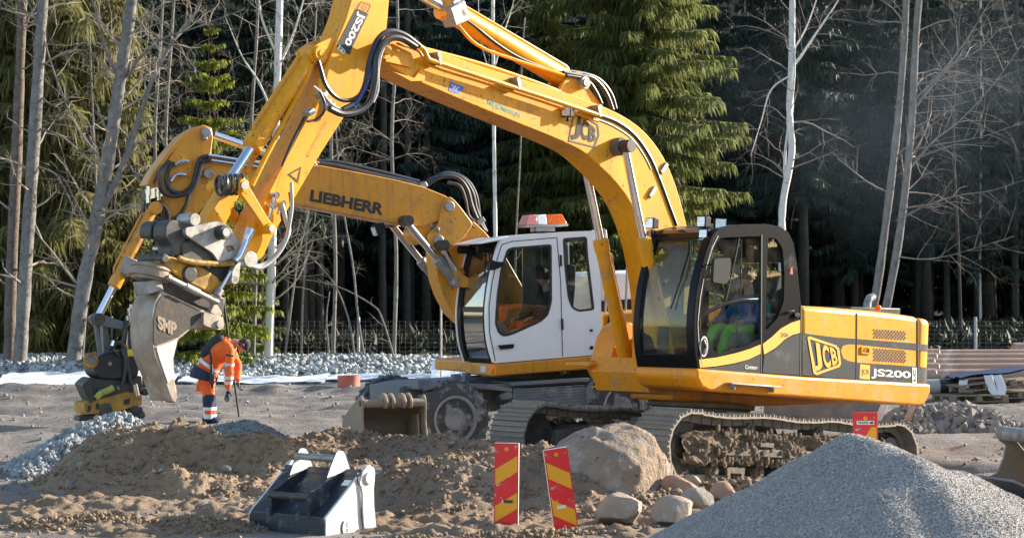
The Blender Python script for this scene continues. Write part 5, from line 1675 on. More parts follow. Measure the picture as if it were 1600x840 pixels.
# raised outline seals round the windows
def ringmb(poly, wd, l0, l1, mb):
    c = np.mean(np.array(poly), axis=0)
    inner = []
    n = len(poly)
    for i in range(n):
        a = np.array(poly[i - 1]); d = np.array(poly[(i + 1) % n]); t = d - a; L_ = np.linalg.norm(t)
        nn = np.array([-t[1], t[0]]) / (L_ if L_ > 1e-9 else 1)
        p = np.array(poly[i])
        if np.dot(nn, c - p) < 0: nn = -nn
        inner.append(tuple(p + nn * wd))
    mb.plate(poly, [inner], l0, l1)
b = MB(); ringmb(d1, .032, C1 - .03, C1 + .004, b); ringmb(d2, .030, C1 - .03, C1 + .004, b); b.build('window_seal', RUBBER, lcab)
qsheet([d1], C1 - .02, GLASS_L, 'door_window'); qsheet([d2], C1 - .02, GLASS_L, 'rear_window'); qsheet([d1, d2], C0 + .02, GLASS_L, 'far_window')
# windscreen with dark frame, lower pane
b = MB()
strip(lf[:2], C0 - .05, C1 - .10, -.012, .06, b)
strip(lf[10:12], C0 + .10, C1 - .10, -.008, .03, b)
strip(lf, C0 - .06, C0 + .07, -.012, .07, b)
strip(lf, C1 - .14, C1 - .095, -.014, .05, b)
strip(lf[22:], C0, C1 - .10, -.014, .06, b)
b.build('windscreen_frame', BLACK, lcab, bevel=.006)
b = MB(); b.tube([(p[0] + .015, C0 - .065, p[1]) for p in lf], .016, 6); b.build('windscreen_trim', WHITE, lcab)
b = MB(); b.grid([[(p[0] - .015, l, p[1]) for l in np.linspace(C0 + .05, C1 - .13, 6)] for p in lf[11:24]]); b.build('windscreen', GLASS_LF, lcab, smooth=180)
b = MB(); b.grid([[(p[0] - .015, l, p[1]) for l in np.linspace(C0 + .05, C1 - .13, 6)] for p in lf[1:12]]); b.build('lower_windscreen', GLASS_LF, lcab, smooth=180)
# sun visor and lamps under it
b = MB()
ft = lf[-1]
b.prism([(ft[0] - .12, ft[1] + .06), (ft[0] + .30, ft[1] - .02), (ft[0] + .30, ft[1] - .035), (ft[0] - .12, ft[1] + .02)], C0 - .05, C1 - .02)
b.build('sun_visor', WHITE, lcab, bevel=.006)
for l in (C0 + .03, C1 - .30):
    b = MB(); b.tube([(ft[0] - .02, l, ft[1] - .11), (ft[0] + .24, l, ft[1] - .10)], .055, 14); b.build('work_lamp', PLASTIC, lcab, bevel=.005)
# wiper, mirror, handle, hinges, seams
b = MB()
def lfp(t, l, off=.02):
    i = t * (len(lf) - 1); k = int(i); f = i - k
    p = np.array(lf[k]) * (1 - f) + np.array(lf[min(k + 1, len(lf) - 1)]) * f
    return (p[0] + off, l, p[1])
b.tube([lfp(.95, .80), lfp(.8, .95), lfp(.66, 1.05)], .012, 6); b.build('wiper', PLASTIC, lcab)
b = MB()
q = Q.p3(C1 + .15, [(764, 408), (789, 409), (786, 415), (770, 422), (763, 422)])
b.prism([(x[0], x[2]) for x in q], C1 + .10, C1 + .2)
b.tube(catmull(Q.p3(C1 + .02, [(756, 424), (758, 412), (768, 407), (776, 410)]), 3), .014, 6)
b.build('wing_mirror', PLASTIC, lcab, bevel=.01)
qsheet([Q.tr(C1, [(778, 539), (802, 537), (801, 543.5), (781, 545.5)])], C1 + .001, PLASTIC, 'door_handle', th=.03)
b = MB()
def qbar(pts, wd, l0, l1, mb):
    qq = Q.tr(C1, pts)
    for i in range(len(qq) - 1):
        p0, p1 = np.array(qq[i]), np.array(qq[i + 1]); d = p1 - p0; d /= np.linalg.norm(d); nn = np.array([-d[1], d[0]]) * wd / 2
        mb.prism([tuple(p0 + nn), tuple(p1 + nn), tuple(p1 - nn), tuple(p0 - nn)], l0, l1)
qbar([(774, 564), (765, 520), (764, 480), (769, 440), (778, 400), (784, 382), (800, 377), (870, 371), (876, 440), (879, 556)], .012, C1 - .01, C1 + .003, b)
b.build('door_seam', RUBBER, lcab, smooth=0)
b = MB()
for y in (407, 506):
    q = Q.uw(876 if y < 450 else 878, y, C1); b.tube([(q[0], C1 + .015, q[1] - .08), (q[0], C1 + .015, q[1] + .08)], .018, 8)
q = Q.uw(924, 543, C1); b.cyl((q[0], C1, q[1]), (q[0], C1 + .012, q[1]), .028, 12)
b.build('door_hinge', PLASTIC, lcab)
qsheet([Q.tr(C1, [(919, 510), (927, 509), (928, 522), (920, 523)])], C1 + .002, WHITEPRINT, 'seat_sticker'); qsheet([Q.tr(C1, [(921, 514), (926, 514), (926, 518), (921, 518)])], C1 + .004, BLACKPRINT, 'seat_sticker')
# interior
b = MB()
b.prism(rnd([(.35, 1.40), (.35, 1.62), (-.12, 1.66), (-.25, 2.35), (-.26, 2.62), (-.38, 2.6), (-.36, 2.3), (-.25, 1.45)], .05, 3), .55, 1.0)
b.build('seat', SEATM, lcab, bevel=.03)
b = MB(); b.box((.45, 1.05, 1.62), (.5, .14, .20)); b.box((.45, .46, 1.62), (.5, .12, .20)); b.tube([(.95, .78, 1.25), (.75, .78, 1.72)], .03, 8)
b.lathe([(.17, -.015), (.19, 0), (.17, .015)], 20, lambda x, y, h: (.75 + x * .5, .78 + y, 1.75 + h + x * .6)); b.build('control_console', mat('grey_green_trim', (.16, .20, .19), .7), lcab, bevel=.012)
b = MB(); b.prism(Q.tr(.9, [(781, 478), (815, 474), (816, 480), (793, 484), (789, 500), (782, 504)]), .85, .93); b.build('orange_patch', plain('orange_tone', (.75, .13, .02), .8), lcab, bevel=.01)  # small orange piece inside the cab, low behind the door glass
# warning beacon bar
b = MB()
qb = [(815, 352), (823, 336), (872, 336), (880, 351), (878, 354), (817, 355)]
l_m = .78
cc = Q.tr(l_m, qb)
x_ = [Q.uw(834, 345, l_m)[0], Q.uw(849, 345, l_m)[0]]
def beacon(u0, u1, m, name, par):
    b_ = MB()
    zt, zbm = cc[1][1], cc[0][1]
    pr = [(-.14, zbm), (-.10, zt), (.10, zt), (.14, zbm)]
    e0 = .06 if u0 == cc[0][0] else 0; e1 = .06 if u1 == cc[3][0] else 0
    vs = [(u0, l_m + a, w) if w == zbm else (u0 - e0, l_m + a, w) for a, w in pr] + [(u1, l_m + a, w) if w == zbm else (u1 + e1, l_m + a, w) for a, w in pr]
    b_.add(vs, [(0, 1, 2, 3), (7, 6, 5, 4), (0, 4, 5, 1), (1, 5, 6, 2), (2, 6, 7, 3), (3, 7, 4, 0)])
    return b_.build(name, m, par, bevel=.012)
b.box(((cc[0][0] + cc[3][0]) / 2, l_m, cc[0][1] - .015), (abs(cc[0][0] - cc[3][0]) + .01, .29, .03))
b.box(((cc[0][0] + cc[3][0]) / 2, l_m, cc[0][1] - .06), (.3, .2, .07))
bar_ = b.build('beacon_bar', STEEL, lcab, bevel=.006)
beacon(cc[0][0], x_[0] + .002, PINKRED, 'beacon_lens', lcab); beacon(x_[0], x_[1] + .002, WHITELENS, 'beacon_lens', lcab); beacon(x_[1], cc[3][0], AMBER, 'beacon_lens', lcab)
# ---- boom: bracket, lower boom, upper boom
qn, qf = .20, -.22
def qprism(pts, l0, l1, m, name, parent=lib, bevel=.012, smooth=25, r=None):
    b_ = MB()
    p = Q.tr(max(l0, l1), pts)
    if r: p = rnd(p, r, 3)
    b_.prism(p, l0, l1)
    return b_.build(name, m, parent, bevel=bevel, smooth=smooth)
uppx = [(322, 244), (345, 245), (440, 254), (505, 259), (560, 269), (620, 281), (660, 291), (695, 305), (712, 316), (706, 330), (696, 341), (660, 354), (633, 352), (560, 338), (457, 318), (395, 304), (345, 296), (322, 282), (314, 262)]
lboom = qprism(uppx, qf, qn, LYEL, 'upper_boom')
qprism([(690, 318), (703, 309), (716, 320), (740, 345), (758, 362), (790, 400), (830, 470), (830, 520), (740, 520), (708, 490), (693, 462), (684, 436), (680, 405), (680, 380), (686, 350)], qf + .05, qn - .03, LYEL, 'lower_boom')
for l0, l1 in ((qn, qn + .04), (qf - .04, qf)):
    qprism([(694, 312), (704, 306), (716, 318), (740, 350), (725, 372), (706, 388), (690, 394), (670, 382), (668, 366), (684, 352)], l0, l1, LYEL, 'boom_joint_plate', r=.05)
qprism([(640, 355), (655, 340), (668, 343), (676, 360), (664, 378), (650, 384), (638, 372)], -.1, .12, LYEL, 'boom_joint_block', r=.05)
b = MB()
for x, y, r_ in ((703, 322, .075), (686, 375, .075), (634, 345, .05), (684, 358, .03)):
    q = Q.uw(x, y, qn + .07); b.cyl((q[0], qf - .08, q[1]), (q[0], qn + .08, q[1]), r_, 18)
b.build('boom_pin', STEEL, lib, bevel=.01)
b = MB()
q0, q1 = Q.p3(.05, [(634, 345), (636, 341)])
for l in (.30, -.30):
    a0, a1 = Q.uw(634, 345, .30), Q.uw(712, 440, .30)
    o_ = hyd('adjusting_cylinder', lib, (a1[0], l, a1[1]), (a0[0], l, a0[1]), .38, .07, .05, STEEL)
a0, a1 = Q.uw(690, 383, .33), Q.uw(720, 440, .33)
hyd('boom_cylinder', lib, (a1[0], .33, a1[1]), (a0[0], .33, a0[1]), .3, .075, .05, LYEL)
b = MB(); decal_text(b, 'LIEBHERR', Q.tr(qn + .004, [(486, 296), (601, 318), (598, 336.5), (484, 314)]), qn + .004, .045); b.build('boom_lettering', BLACKPRINT, lboom, smooth=0)
b = MB()
b.prism(Q.tr(qn + .003, [(386, 272), (393, 291), (380, 290)]), qn + .001, qn + .004); b.build('warning_triangle', plain('warning_yellow', (.75, .50, .02)), lboom, smooth=0)
def qt(name, l, pts, r, m, n=8, k=5):
    b_ = MB(); b_.tube(catmull(Q.p3(l, pts), k), r, n); return b_.build(name, m, lib)
for l, pts, r in ((.05, [(500, 256), (530, 260), (580, 272), (640, 285), (660, 292)], .035), (-.05, [(498, 252), (530, 254), (600, 270), (655, 284)], .03), (.12, [(505, 262), (560, 275), (620, 285), (668, 290)], .02),
                  (.10, [(665, 290), (690, 276), (715, 278), (730, 295), (737, 320), (746, 342), (757, 360)], .03), (.0, [(668, 284), (695, 272), (722, 278), (738, 300), (744, 325), (752, 345), (760, 362)], .03), (-.08, [(672, 280), (700, 270), (728, 280), (744, 305), (750, 345)], .028), (.16, [(700, 285), (718, 290), (727, 310), (732, 335), (740, 345)], .025), (.22, [(704, 350), (716, 346), (730, 347), (742, 356)], .014)):
    qt('boom_hose', l, pts, r, HOSE)
b = MB()
for x, y in ((487, 258), (750, 345), (660, 290)):
    q = Q.uw(x, y, .1); b.box((q[0], .05, q[1]), (.12, .2, .08), (0, .5, 0))
b.build('hose_clamp', STEEL, lib, bevel=.01)
b = MB(); q = Q.uw(592, 358, .2); b.box((q[0], .2, q[1]), (.14, .18, .16), (0, .3, 0)); b.build('boom_lamp', PLASTIC, lib, bevel=.01)
b = MB(); b.box((q[0] + .075, .2, q[1] - .03), (.01, .14, .12), (0, .3, 0)); b.build('boom_lamp_lens', LENS, lib)
# ---- stick and its cylinder
snpx = [(306, 199), (318, 195), (331, 200), (333, 215), (330, 240), (344, 262), (338, 290), (322, 318), (300, 345), (285, 380), (262, 440), (235, 520), (222, 552), (206, 548), (212, 505), (238, 430), (266, 350), (262, 325), (250, 306), (244, 285), (262, 250), (280, 226)]
lst = qprism(snpx, -.17, .17, LYEL, 'stick')
qprism([(305, 199), (312, 198), (300, 208), (268, 240), (246, 270), (236, 290), (229, 289), (240, 268), (262, 238), (285, 212)], -.20, .17, LYEL, 'stick_front_plate', lst)
b = MB()
for x, y, r_ in ((323, 207, .07), (326, 271, .07), (321, 216, .03), (332, 272, .03)):
    q = Q.uw(x, y, .24); b.cyl((q[0], -.24, q[1]), (q[0], .25, q[1]), r_, 18)
b.build('stick_pin', STEEL, lib, bevel=.01)
for l0, l1 in ((.17, .215), (-.215, -.17)):
    qprism([(316, 252), (326, 246), (345, 250), (395, 262), (395, 305), (335, 288), (318, 284), (312, 268)], qf, qf + .005, LYEL, 'fork_edge', lboom) if l0 < 0 else None
a0, a1 = Q.uw(323, 207, 0), Q.uw(430, 240, 0)
hyd('stick_cylinder', lib, (a1[0] - .9, 0, a1[1] - .35), (a0[0], 0, a0[1]), .55, .085, .055, LYEL)
a0, a1 = Q.uw(240, 325, .22), Q.uw(152, 498, .22)
hyd('tool_cylinder', lib, (a0[0], .22, a0[1]), (a1[0], .22, a1[1]), .72, .08, .052, LYEL)
b = MB(); q = Q.uw(200, 416, .3); b.box((q[0], .24, q[1]), (.16, .2, .24), (0, -.4, 0)); b.build('cylinder_clamp', STEEL, lib, bevel=.01)
b = MB()
for x, y in ((233, 298), (241, 302), (247, 306), (232, 310), (203, 488), (208, 496), (200, 500), (206, 482)):
    q = Q.uw(x, y, .25); b.tube([(q[0], .25, q[1] - .06), (q[0], .25, q[1] + .06)], .035, 10)
q = Q.uw(238, 302, .2); b.box((q[0], .18, q[1]), (.22, .18, .13), (0, .2, 0))
for pts in ([(270, 262), (280, 254), (288, 252), (294, 253)], [(268, 284), (274, 275), (282, 273), (290, 274)]):
    b.tube(catmull(Q.p3(.22, pts), 3), .03, 8)
for pts in ([(325, 243), (345, 246), (370, 250), (415, 257)], [(330, 251), (370, 257), (415, 263)]):
    b.tube(catmull(Q.p3(.24, pts), 3), .028, 8)
b.build('hose_fittings', CHROME, lib)
for l, pts, r in ((.26, [(325, 244), (312, 250), (306, 270), (300, 290), (285, 302), (268, 298), (260, 282), (264, 262), (272, 255)], .035), (.30, [(328, 250), (316, 256), (310, 275), (300, 296), (278, 306), (258, 302), (250, 285), (252, 265), (266, 252)], .03), (.24, [(296, 300), (290, 322), (276, 340), (255, 344), (238, 334), (231, 318), (236, 305)], .03),
                  (.22, [(240, 310), (252, 318), (257, 340), (254, 380), (244, 420), (236, 470), (226, 520)], .035), (.16, [(236, 310), (247, 330), (248, 370), (238, 420), (228, 470), (216, 510)], .035), (.1, [(228, 310), (224, 330), (212, 370), (200, 400)], .03), (.25, [(243, 308), (262, 330), (262, 360), (250, 400)], .03)):
    qt('stick_hose', l, pts, r, HOSE)
b = MB(); q = Q.uw(247, 388, .3); b.box((q[0], .28, q[1]), (.14, .02, .035)); b.build('hose_tag', WHITEPRINT, lib)
b = MB(); sheet(b, Q.tr(.30, [(254, 378), (262, 380), (252, 410), (243, 415)]), .30); b.build('reflective_plate', SIGN_RED, lib, smooth=0)
b = MB(); sheet(b, Q.tr(.302, [(249, 392), (265, 388), (252, 412), (243, 415)]), .305); b.build('reflective_plate', WHITEPRINT, lib, smooth=0)
# ---- tool: linkage and tilt rotator
qprism([(140, 494), (150, 489), (160, 491), (186, 500), (214, 506), (214, 518), (182, 513), (160, 509), (144, 506)], .12, .24, CHASSIS, 'tool_link', r=.04)
qprism([(147, 506), (153, 506), (161, 556), (155, 558)], .14, .20, CHASSIS, 'tool_link'); qprism([(160, 506), (169, 507), (174, 556), (163, 556)], -.1, .05, CHASSIS, 'tool_link')
qprism([(151, 560), (160, 553), (178, 549), (205, 546), (218, 566), (217, 588), (199, 594), (155, 592), (146, 582)], -.26, .24, RUBBER, 'rotator_cover', r=.06, bevel=.03)
qprism([(129, 600), (142, 589), (160, 592), (199, 594), (221, 586), (223, 612), (200, 616), (160, 606), (152, 620), (143, 628), (138, 620)], -.24, .2, DARKSTEEL, 'rotator_frame', r=.03)
qprism([(128, 602), (140, 590), (146, 592), (142, 602), (148, 624), (141, 630)], .2, .27, DARKSTEEL, 'rotator_arm', r=.02)
qprism([(150, 606), (200, 596), (220, 606), (214, 618), (160, 626)], -.2, .22, DARKSTEEL, 'rotator_core', bevel=.02)
qprism([(131, 630), (150, 624), (199, 612), (222, 616), (222, 632), (190, 641), (158, 645), (134, 648)], -.26, .26, DIRTYYEL, 'coupler_frame', r=.02)
for pts in ([(137, 634), (142, 633), (142, 642), (137, 643)], [(150, 630), (155, 629), (155, 638), (150, 639)], [(194, 624), (203, 622), (203, 630), (194, 632)]):
    qprism(pts, .26, .268, BLACKPRINT, 'coupler_slot', bevel=0)
b = MB()
for x, y, r_, l in ((166, 640, .09, .28), (212, 640, .06, .3), (222, 648, .05, .3), (228, 612, .05, .2)):
    q = Q.uw(x, y, l); b.cyl((q[0], -.2, q[1]), (q[0], l, q[1]), r_, 16)
b.prism(rnd(Q.tr(.28, [(200, 640), (222, 634), (227, 652), (214, 654)]), .02, 2), -.2, .28); b.prism(Q.tr(.2, [(124, 650), (150, 647), (150, 655), (124, 658)]), -.1, .2)
b.build('coupler_foot', DARKSTEEL, lib, bevel=.012)
b = MB(); q = Q.uw(142, 563, .25); b.tube([(q[0] + .075 * math.cos(t), .25, q[1] + .085 * math.sin(t)) for t in np.linspace(0, 6.283, 20)], .026, 8); b.build('yellow_ring', DIRTYYEL, lib)
b = MB(); b.tube(catmull(Q.p3(.29, [(150, 622), (158, 614), (168, 610), (177, 605)]), 4), .045, 10); b.build('yellow_sleeve', mat('lime_sleeve', (.42, .40, .08), .6, var=.3, vscale=20), lib)
b = MB(); b.tube(Q.p3(.30, [(210, 600), (214, 618)]), .04, 12); b.tube(Q.p3(.3, [(176, 540), (178, 532)]), .03, 8); b.build('rotator_cylinder_rod', CHROME, lib)
b = MB(); q = Q.uw(203, 551, .27); b.box((q[0], .27, q[1]), (.09, .06, .09)); b.build('yellow_valve', plain('valve_yellow', (.7, .5, .02)), lib, bevel=.01)
for l, pts, r in ((.27, [(198, 500), (196, 520), (192, 540), (200, 555)], .03), (.24, [(205, 505), (203, 525), (204, 545)], .03), (.27, [(170, 545), (185, 535), (196, 545), (200, 575), (205, 600)], .03), (.2, [(215, 560), (224, 580), (226, 605)], .03), (.28, [(190, 545), (196, 565), (194, 590), (190, 605)], .028), (.26, [(176, 530), (176, 545), (186, 555)], .025)):
    qt('tool_hose', l, pts, r, HOSE)
for x, y in ((172, 568), (185, 606)):
    b = MB(); q = Q.uw(x, y, .25); b.ball((q[0], .25, q[1]), .03, 8, 5, (1, .5, 1)); b.build('worn_spot', RUSTBUCKET, lib)
# ------------------------------------------------------------------ loose buckets
# black bucket in the foreground
K = Fr(tuple(np.array(at(509, 812, 19.55))), 50, 0)
def fr_prism(fr, l0, l1, pts, name, m, parent, bevel=.008, r=None, lt=None, smooth=30):
    b_ = MB(); p = fr.tr(max(l0, l1) if lt is None else lt, pts)
    if r: p = rnd(p, r, 3)
    b_.prism(p, l0, l1); return b_.build(name, m, parent, bevel=bevel, smooth=smooth)
bk = thing('black_bucket', 'blue-black digging bucket with side painted sunlit white, standing in the foreground dirt', 'bucket', M=K.matrix())
W_ = -1.0
cornr = K.tr(0, [(509, 808), (557, 747), (566, 733)])
front = [(0.0, -.35), (0.0, .02), (cornr[1][0], cornr[1][1]), (cornr[2][0], cornr[2][1])]
b = MB()                                                       # outer shell: vertical back plate and sloped plate, hollow behind
th_ = .03
outl = front + [(front[3][0] - .02, front[3][1] - .02)] + [(p[0] - .035, p[1] - .02) for p in front[1:3][::-1]] + [(-.035, -.35)]
b.prism(outl, W_, -.004)
b.build('bucket_shell', BKT_BLUE, bk, bevel=.006)
sp = K.tr(0, [(509, 808), (557, 747), (562, 737), (562, 770), (566, 800), (566, 812), (572, 850), (509, 850)])
b = MB(); b.prism(sp, -.028, .0); b.prism(sp, W_, W_ + .028); b.build('side_plate', BKT_SIDE, bk, bevel=.005)
ed = rnd(K.tr(.012, [(562, 752), (566, 737), (572, 728), (578, 726), (584, 730), (586, 738), (584, 765), (584.5, 790), (587, 817), (593, 852), (570, 852), (566, 812), (566, 800), (562, 770)]), .012, 2)
b = MB(); b.prism(ed, -.032, .016); b.prism(ed, W_ - .016, W_ + .032); b.build('sunlit_side_plate', BKT_SIDE, bk, bevel=.006)
b = MB()
pts = K.tr(.02, [(563.8, 758), (566.5, 772), (567.0, 800), (568, 815), (573, 852)]); 
b.prism([(p[0] + .008, p[1]) for p in pts] + [(p[0] - .008, p[1]) for p in pts[::-1]], .005, .019); b.build('weld_groove', DARKSTEEL, bk)
q = K.uw(576.5, 746, .018)
b = MB(); b.lathe([(.040, -.03), (.058, -.03), (.058, .035), (.040, .035)], 24, lambda x, y, h: (q[0] + x, h, q[1] + y)); b.build('pin_ring', BKT_SIDE, bk, bevel=.004)
b = MB(); b.cyl((q[0], .0, q[1]), (q[0], .030, q[1]), .040, 20); b.build('pin_hole', RUSTBUCKET, bk)
b = MB(); q2 = K.uw(565, 749, 0); b.cyl((q2[0] + .0, W_ - .0, q2[1] + .005), (q2[0], .015, q2[1] + .005), .062, 22); b.build('lip_tube', BKT_BLUE, bk)
# ears with two pins
earpx = [(481, 810), (480, 775), (484, 768), (490, 766), (500, 758), (511, 745), (517, 728), (526, 706), (530, 703), (535, 704), (539, 709), (543, 722), (547, 735), (556, 750)]
slope_in = None
for l in (-.215, -.70):
    e = K.tr(-.215, earpx)
    p_low = (-.01, -.02)
    poly = e + [(cornr[1][0] - .05, cornr[1][1] - .06), (0.0 - .02, .0)]
    b = MB(); b.prism(rnd(e + [(cornr[2][0] + .02, cornr[2][1] - .05), (-.015, .01)], .012, 2), l - .018, l + .018); b.build('ear_plate', BKT_BLUE, bk, bevel=.004)
    tpx = K.tr(-.195, [(511, 746), (517, 728), (526, 706), (530, 703), (535, 704), (539, 709), (547, 734), (535, 737)])
    b = MB(); b.prism(tpx, l + .0185, l + .0205); b.build('sunlit_face', BKT_SIDE, bk, smooth=0)  # sunlit side of each ear painted pale
for px, py in ((523, 716), (482, 777)):
    q = K.uw(px, py, -.215); b = MB(); b.cyl((q[0], -.71, q[1]), (q[0], -.205, q[1]), .034, 18); b.build('bucket_pin', STEEL if py < 750 else DARKSTEEL, bk)
b = MB()
sl0, sl1 = np.array(cornr[0]), np.array(cornr[1]); d_ = (sl1 - sl0); nrm = np.array([-d_[1], d_[0]]) / np.linalg.norm(d_); nrm = nrm if nrm[0] > 0 else -nrm
A0 = sl0 + d_ * .80 + nrm * .004; A1 = sl0 + d_ * .94 + nrm * .004
b.add([(A0[0], -.12, A0[1]), (A0[0], -.03, A0[1]), (A1[0], -.03, A1[1]), (A1[0], -.12, A1[1])], [(0, 1, 2, 3)]); b.build('type_plate', WHITEPRINT, bk, smooth=0)
# rolled marks on the side: a C-shaped ridge with small letters
b = MB()
c = K.uw(541, 824, .004)
arc = [(c[0] + .055 * math.cos(t), .004, c[1] + .075 * math.sin(t)) for t in np.linspace(-.95, .95, 12)]
b.tube(arc, .007, 6)
b.build('maker_mark', DARKSTEEL, bk)
b = MB()
decal_text(b, 'C', [(c[0] + .0, c[1] + .045), (c[0] - .03, c[1] + .045), (c[0] - .03, c[1] + .005), (c[0], c[1] + .005)], .003, .02)
decal_text(b, '7', [(c[0] - .0, c[1] - .01), (c[0] - .03, c[1] - .015), (c[0] - .03, c[1] - .05), (c[0], c[1] - .04)], .003, .02); b.build('maker_letters', BLACKPRINT, bk, smooth=0)

# worn tan bucket by the front wheel (open side to the camera)
T = Fr(tuple(np.array(at(569, 684, 29.0))), 113, 0)      # u: mouth direction, l: along the width
tb = thing('tan_bucket', 'worn tan ditching bucket lying open beside the front wheel of the wheeled excavator', 'bucket', M=T.matrix())
wd = .86
pr = catmull([(-.03, .49), (-.36, .44), (-.66, .28), (-.78, .08), (-.62, -.10), (-.3, -.14), (.02, -.14)], 5)
b = MB()
b.grid([[(p[0], l, p[1]) for l in np.linspace(0, wd, 6)] for p in pr])
b.grid([[(p[0] - .02, l, p[1] + (.02 if p[1] > .1 else -.02)) for l in np.linspace(0, wd, 6)] for p in pr])
b.build('bucket_shell', RUSTBUCKET, tb, smooth=60)
sidep = rnd([(.0, .42), (-.02, .52), (-.07, .57), (-.12, .54), (-.30, .47), (-.80, .24), (-.84, .10), (-.66, -.14), (-.3, -.18), (.06, -.18), (.03, .05), (-.01, .22)], .03, 3)
for l0 in (-.03, wd):
    b = MB(); b.prism(sidep, l0, l0 + .03); b.build('side_plate', RUSTBUCKET, tb, bevel=.006)
b = MB(); b.tube([(-.05, 0, .455), (-.05, wd, .455)], .058, 18); b.build('lip_tube', RUSTBUCKET, tb)
for l in (.30, .40, .56, .65):
    b = MB(); b.prism(rnd([(.05, .38), (.07, .48), (.02, .56), (-.08, .60), (-.20, .55), (-.26, .44), (-.12, .40)], .05, 3), l - .02, l + .02); b.build('bucket_hook', RUSTBUCKET, tb, bevel=.008)
b = MB(); b.cyl((-.075, -.036, .455), (-.075, -.029, .455), .042, 18); b.build('pin_hole', DARKBUCKET, tb)
b = MB(); b.prism([(-.10, -.05), (-.15, .30), (-.35, .30), (-.45, -.05)], wd - .05, wd - .02); b.build('side_panel', RUSTBUCKET, tb, bevel=.005)

# grey bucket cut by the right edge of the picture
E_ = Fr(tuple(np.array(at(1560, 775, 23.2))), 200, 0)   # u towards +x, side plate towards the camera
eb = thing('grey_bucket', 'scratched grey-brown bucket with round pin tube at the right edge of the picture', 'bucket', M=E_.matrix())
def e2(pts, l=0): return E_.tr(l, pts)
b = MB()
sidee = e2([(1556, 676), (1558, 668), (1566, 664), (1574, 672), (1600, 705), (1650, 735), (1660, 800), (1610, 800), (1592, 788), (1560, 772), (1536, 756), (1507, 742), (1536, 748), (1556, 738), (1566, 715), (1570, 694), (1560, 688)])
nearl = 0.0
b.prism(sidee, -.03, 0); b.prism(sidee, -.95, -.92); b.build('side_plate', RUSTBUCKET, eb, bevel=.006)
b = MB()
bt_ = e2([(1562, 668), (1576, 672), (1604, 705), (1655, 735)]); b.prism(bt_ + [(p[0], p[1] - .03) for p in bt_[::-1]], -.92, -.03)
bt_ = e2([(1507, 742), (1536, 756), (1560, 772), (1592, 788), (1655, 800)]); b.prism(bt_ + [(p[0], p[1] + .03) for p in bt_[::-1]], -.92, -.03)
b.build('bucket_shell', mat('blue_grey_steel', (.24, .26, .30), .45, .4, var=.25, dirt=(.30, .24, .19), damt=.2, dscale=6, bump=.002, bscale=30), eb, bevel=.006)
q = E_.uw(1564, 676, .03); b = MB(); b.lathe([(.035, -.95), (.075, -.95), (.075, .03), (.035, .03)], 22, lambda x, y, h: (q[0] + x, h, q[1] + y)); b.build('pin_tube', STEEL, eb)
b = MB(); b.cyl((q[0], -.02, q[1]), (q[0], .025, q[1]), .036, 16); b.build('pin_hole', BLACKPRINT, eb)
q = E_.uw(1580, 733, .002); b = MB(); b.cyl((q[0], .0, q[1]), (q[0], .004, q[1]), .062, 24); b.build('round_emblem', plain('emblem_blue', (.45, .62, .75)), eb)
b = MB(); decal_text(b, 'T', E_.tr(.006, [(1574, 728), (1586, 729), (1584, 740), (1575, 740)]), .006, .02); b.build('emblem_letter', BLACKPRINT, eb, smooth=0)
b = MB()
ridge = E_.p3(.006, [(1575, 690), (1571, 715), (1562, 740), (1548, 754)]); b.tube(catmull(ridge, 5), .012, 6); b.build('weld_seam', RUSTBUCKET, eb)

# wide grey bucket behind the tracks
H_ = Fr(tuple(np.array(at(1290, 655, 32.3))), 15, 0)
hb = thing('wide_bucket', 'wide dark grey bucket with sunlit end painted pale, behind the tracks under the counterweight', 'bucket', M=H_.matrix())
def h3(px, py): return np.array(at(px, py, 31.2))
b = MB()
Lx = [1195, 1372]
pl = H_.tr(.5, [(1195, 626), (1378, 628), (1372, 640), (1368, 655), (1195, 652)])
b.prism(pl, .46, .5); pl2 = H_.tr(.5, [(1195, 626), (1378, 628), (1378, 632), (1195, 630)]); b.prism(pl2, .0, .46)
b.build('bucket_shell', CHASSIS, hb, bevel=.01)
b = MB(); b.prism(H_.tr(.5, [(1364, 656), (1372, 640), (1378, 627), (1388, 630), (1382, 645), (1372, 664)]), .05, .52); b.build('side_plate', BKT_SIDE, hb, bevel=.006)  # end plate painted pale as if in full sun
gp = thing('leaning_steel_plate', 'curved worn steel plate leaning by the rubble behind the counterweight', 'steel plate', loc=at(1422, 656, 31.5))
b = MB()
Pp = [(1412, 657), (1418, 640), (1427, 626), (1434, 622)]
rows = []
for px, py in catmull(Pp, 4):
    c_ = np.array(at(px, py, 31.5)); rows.append([tuple(c_ + np.array([.0, 0, 0])), tuple(c_ + np.array([.09, -.12, .01]))])
rows2 = [[tuple(np.array(p) + np.array([.02, .03, -.01])) for p in r_[::-1]] for r_ in rows[::-1]]
b.grid(rows + rows2 + [rows[0]]); b.build('steel_sheet', STEEL, gp, off=at(1422, 656, 31.5))

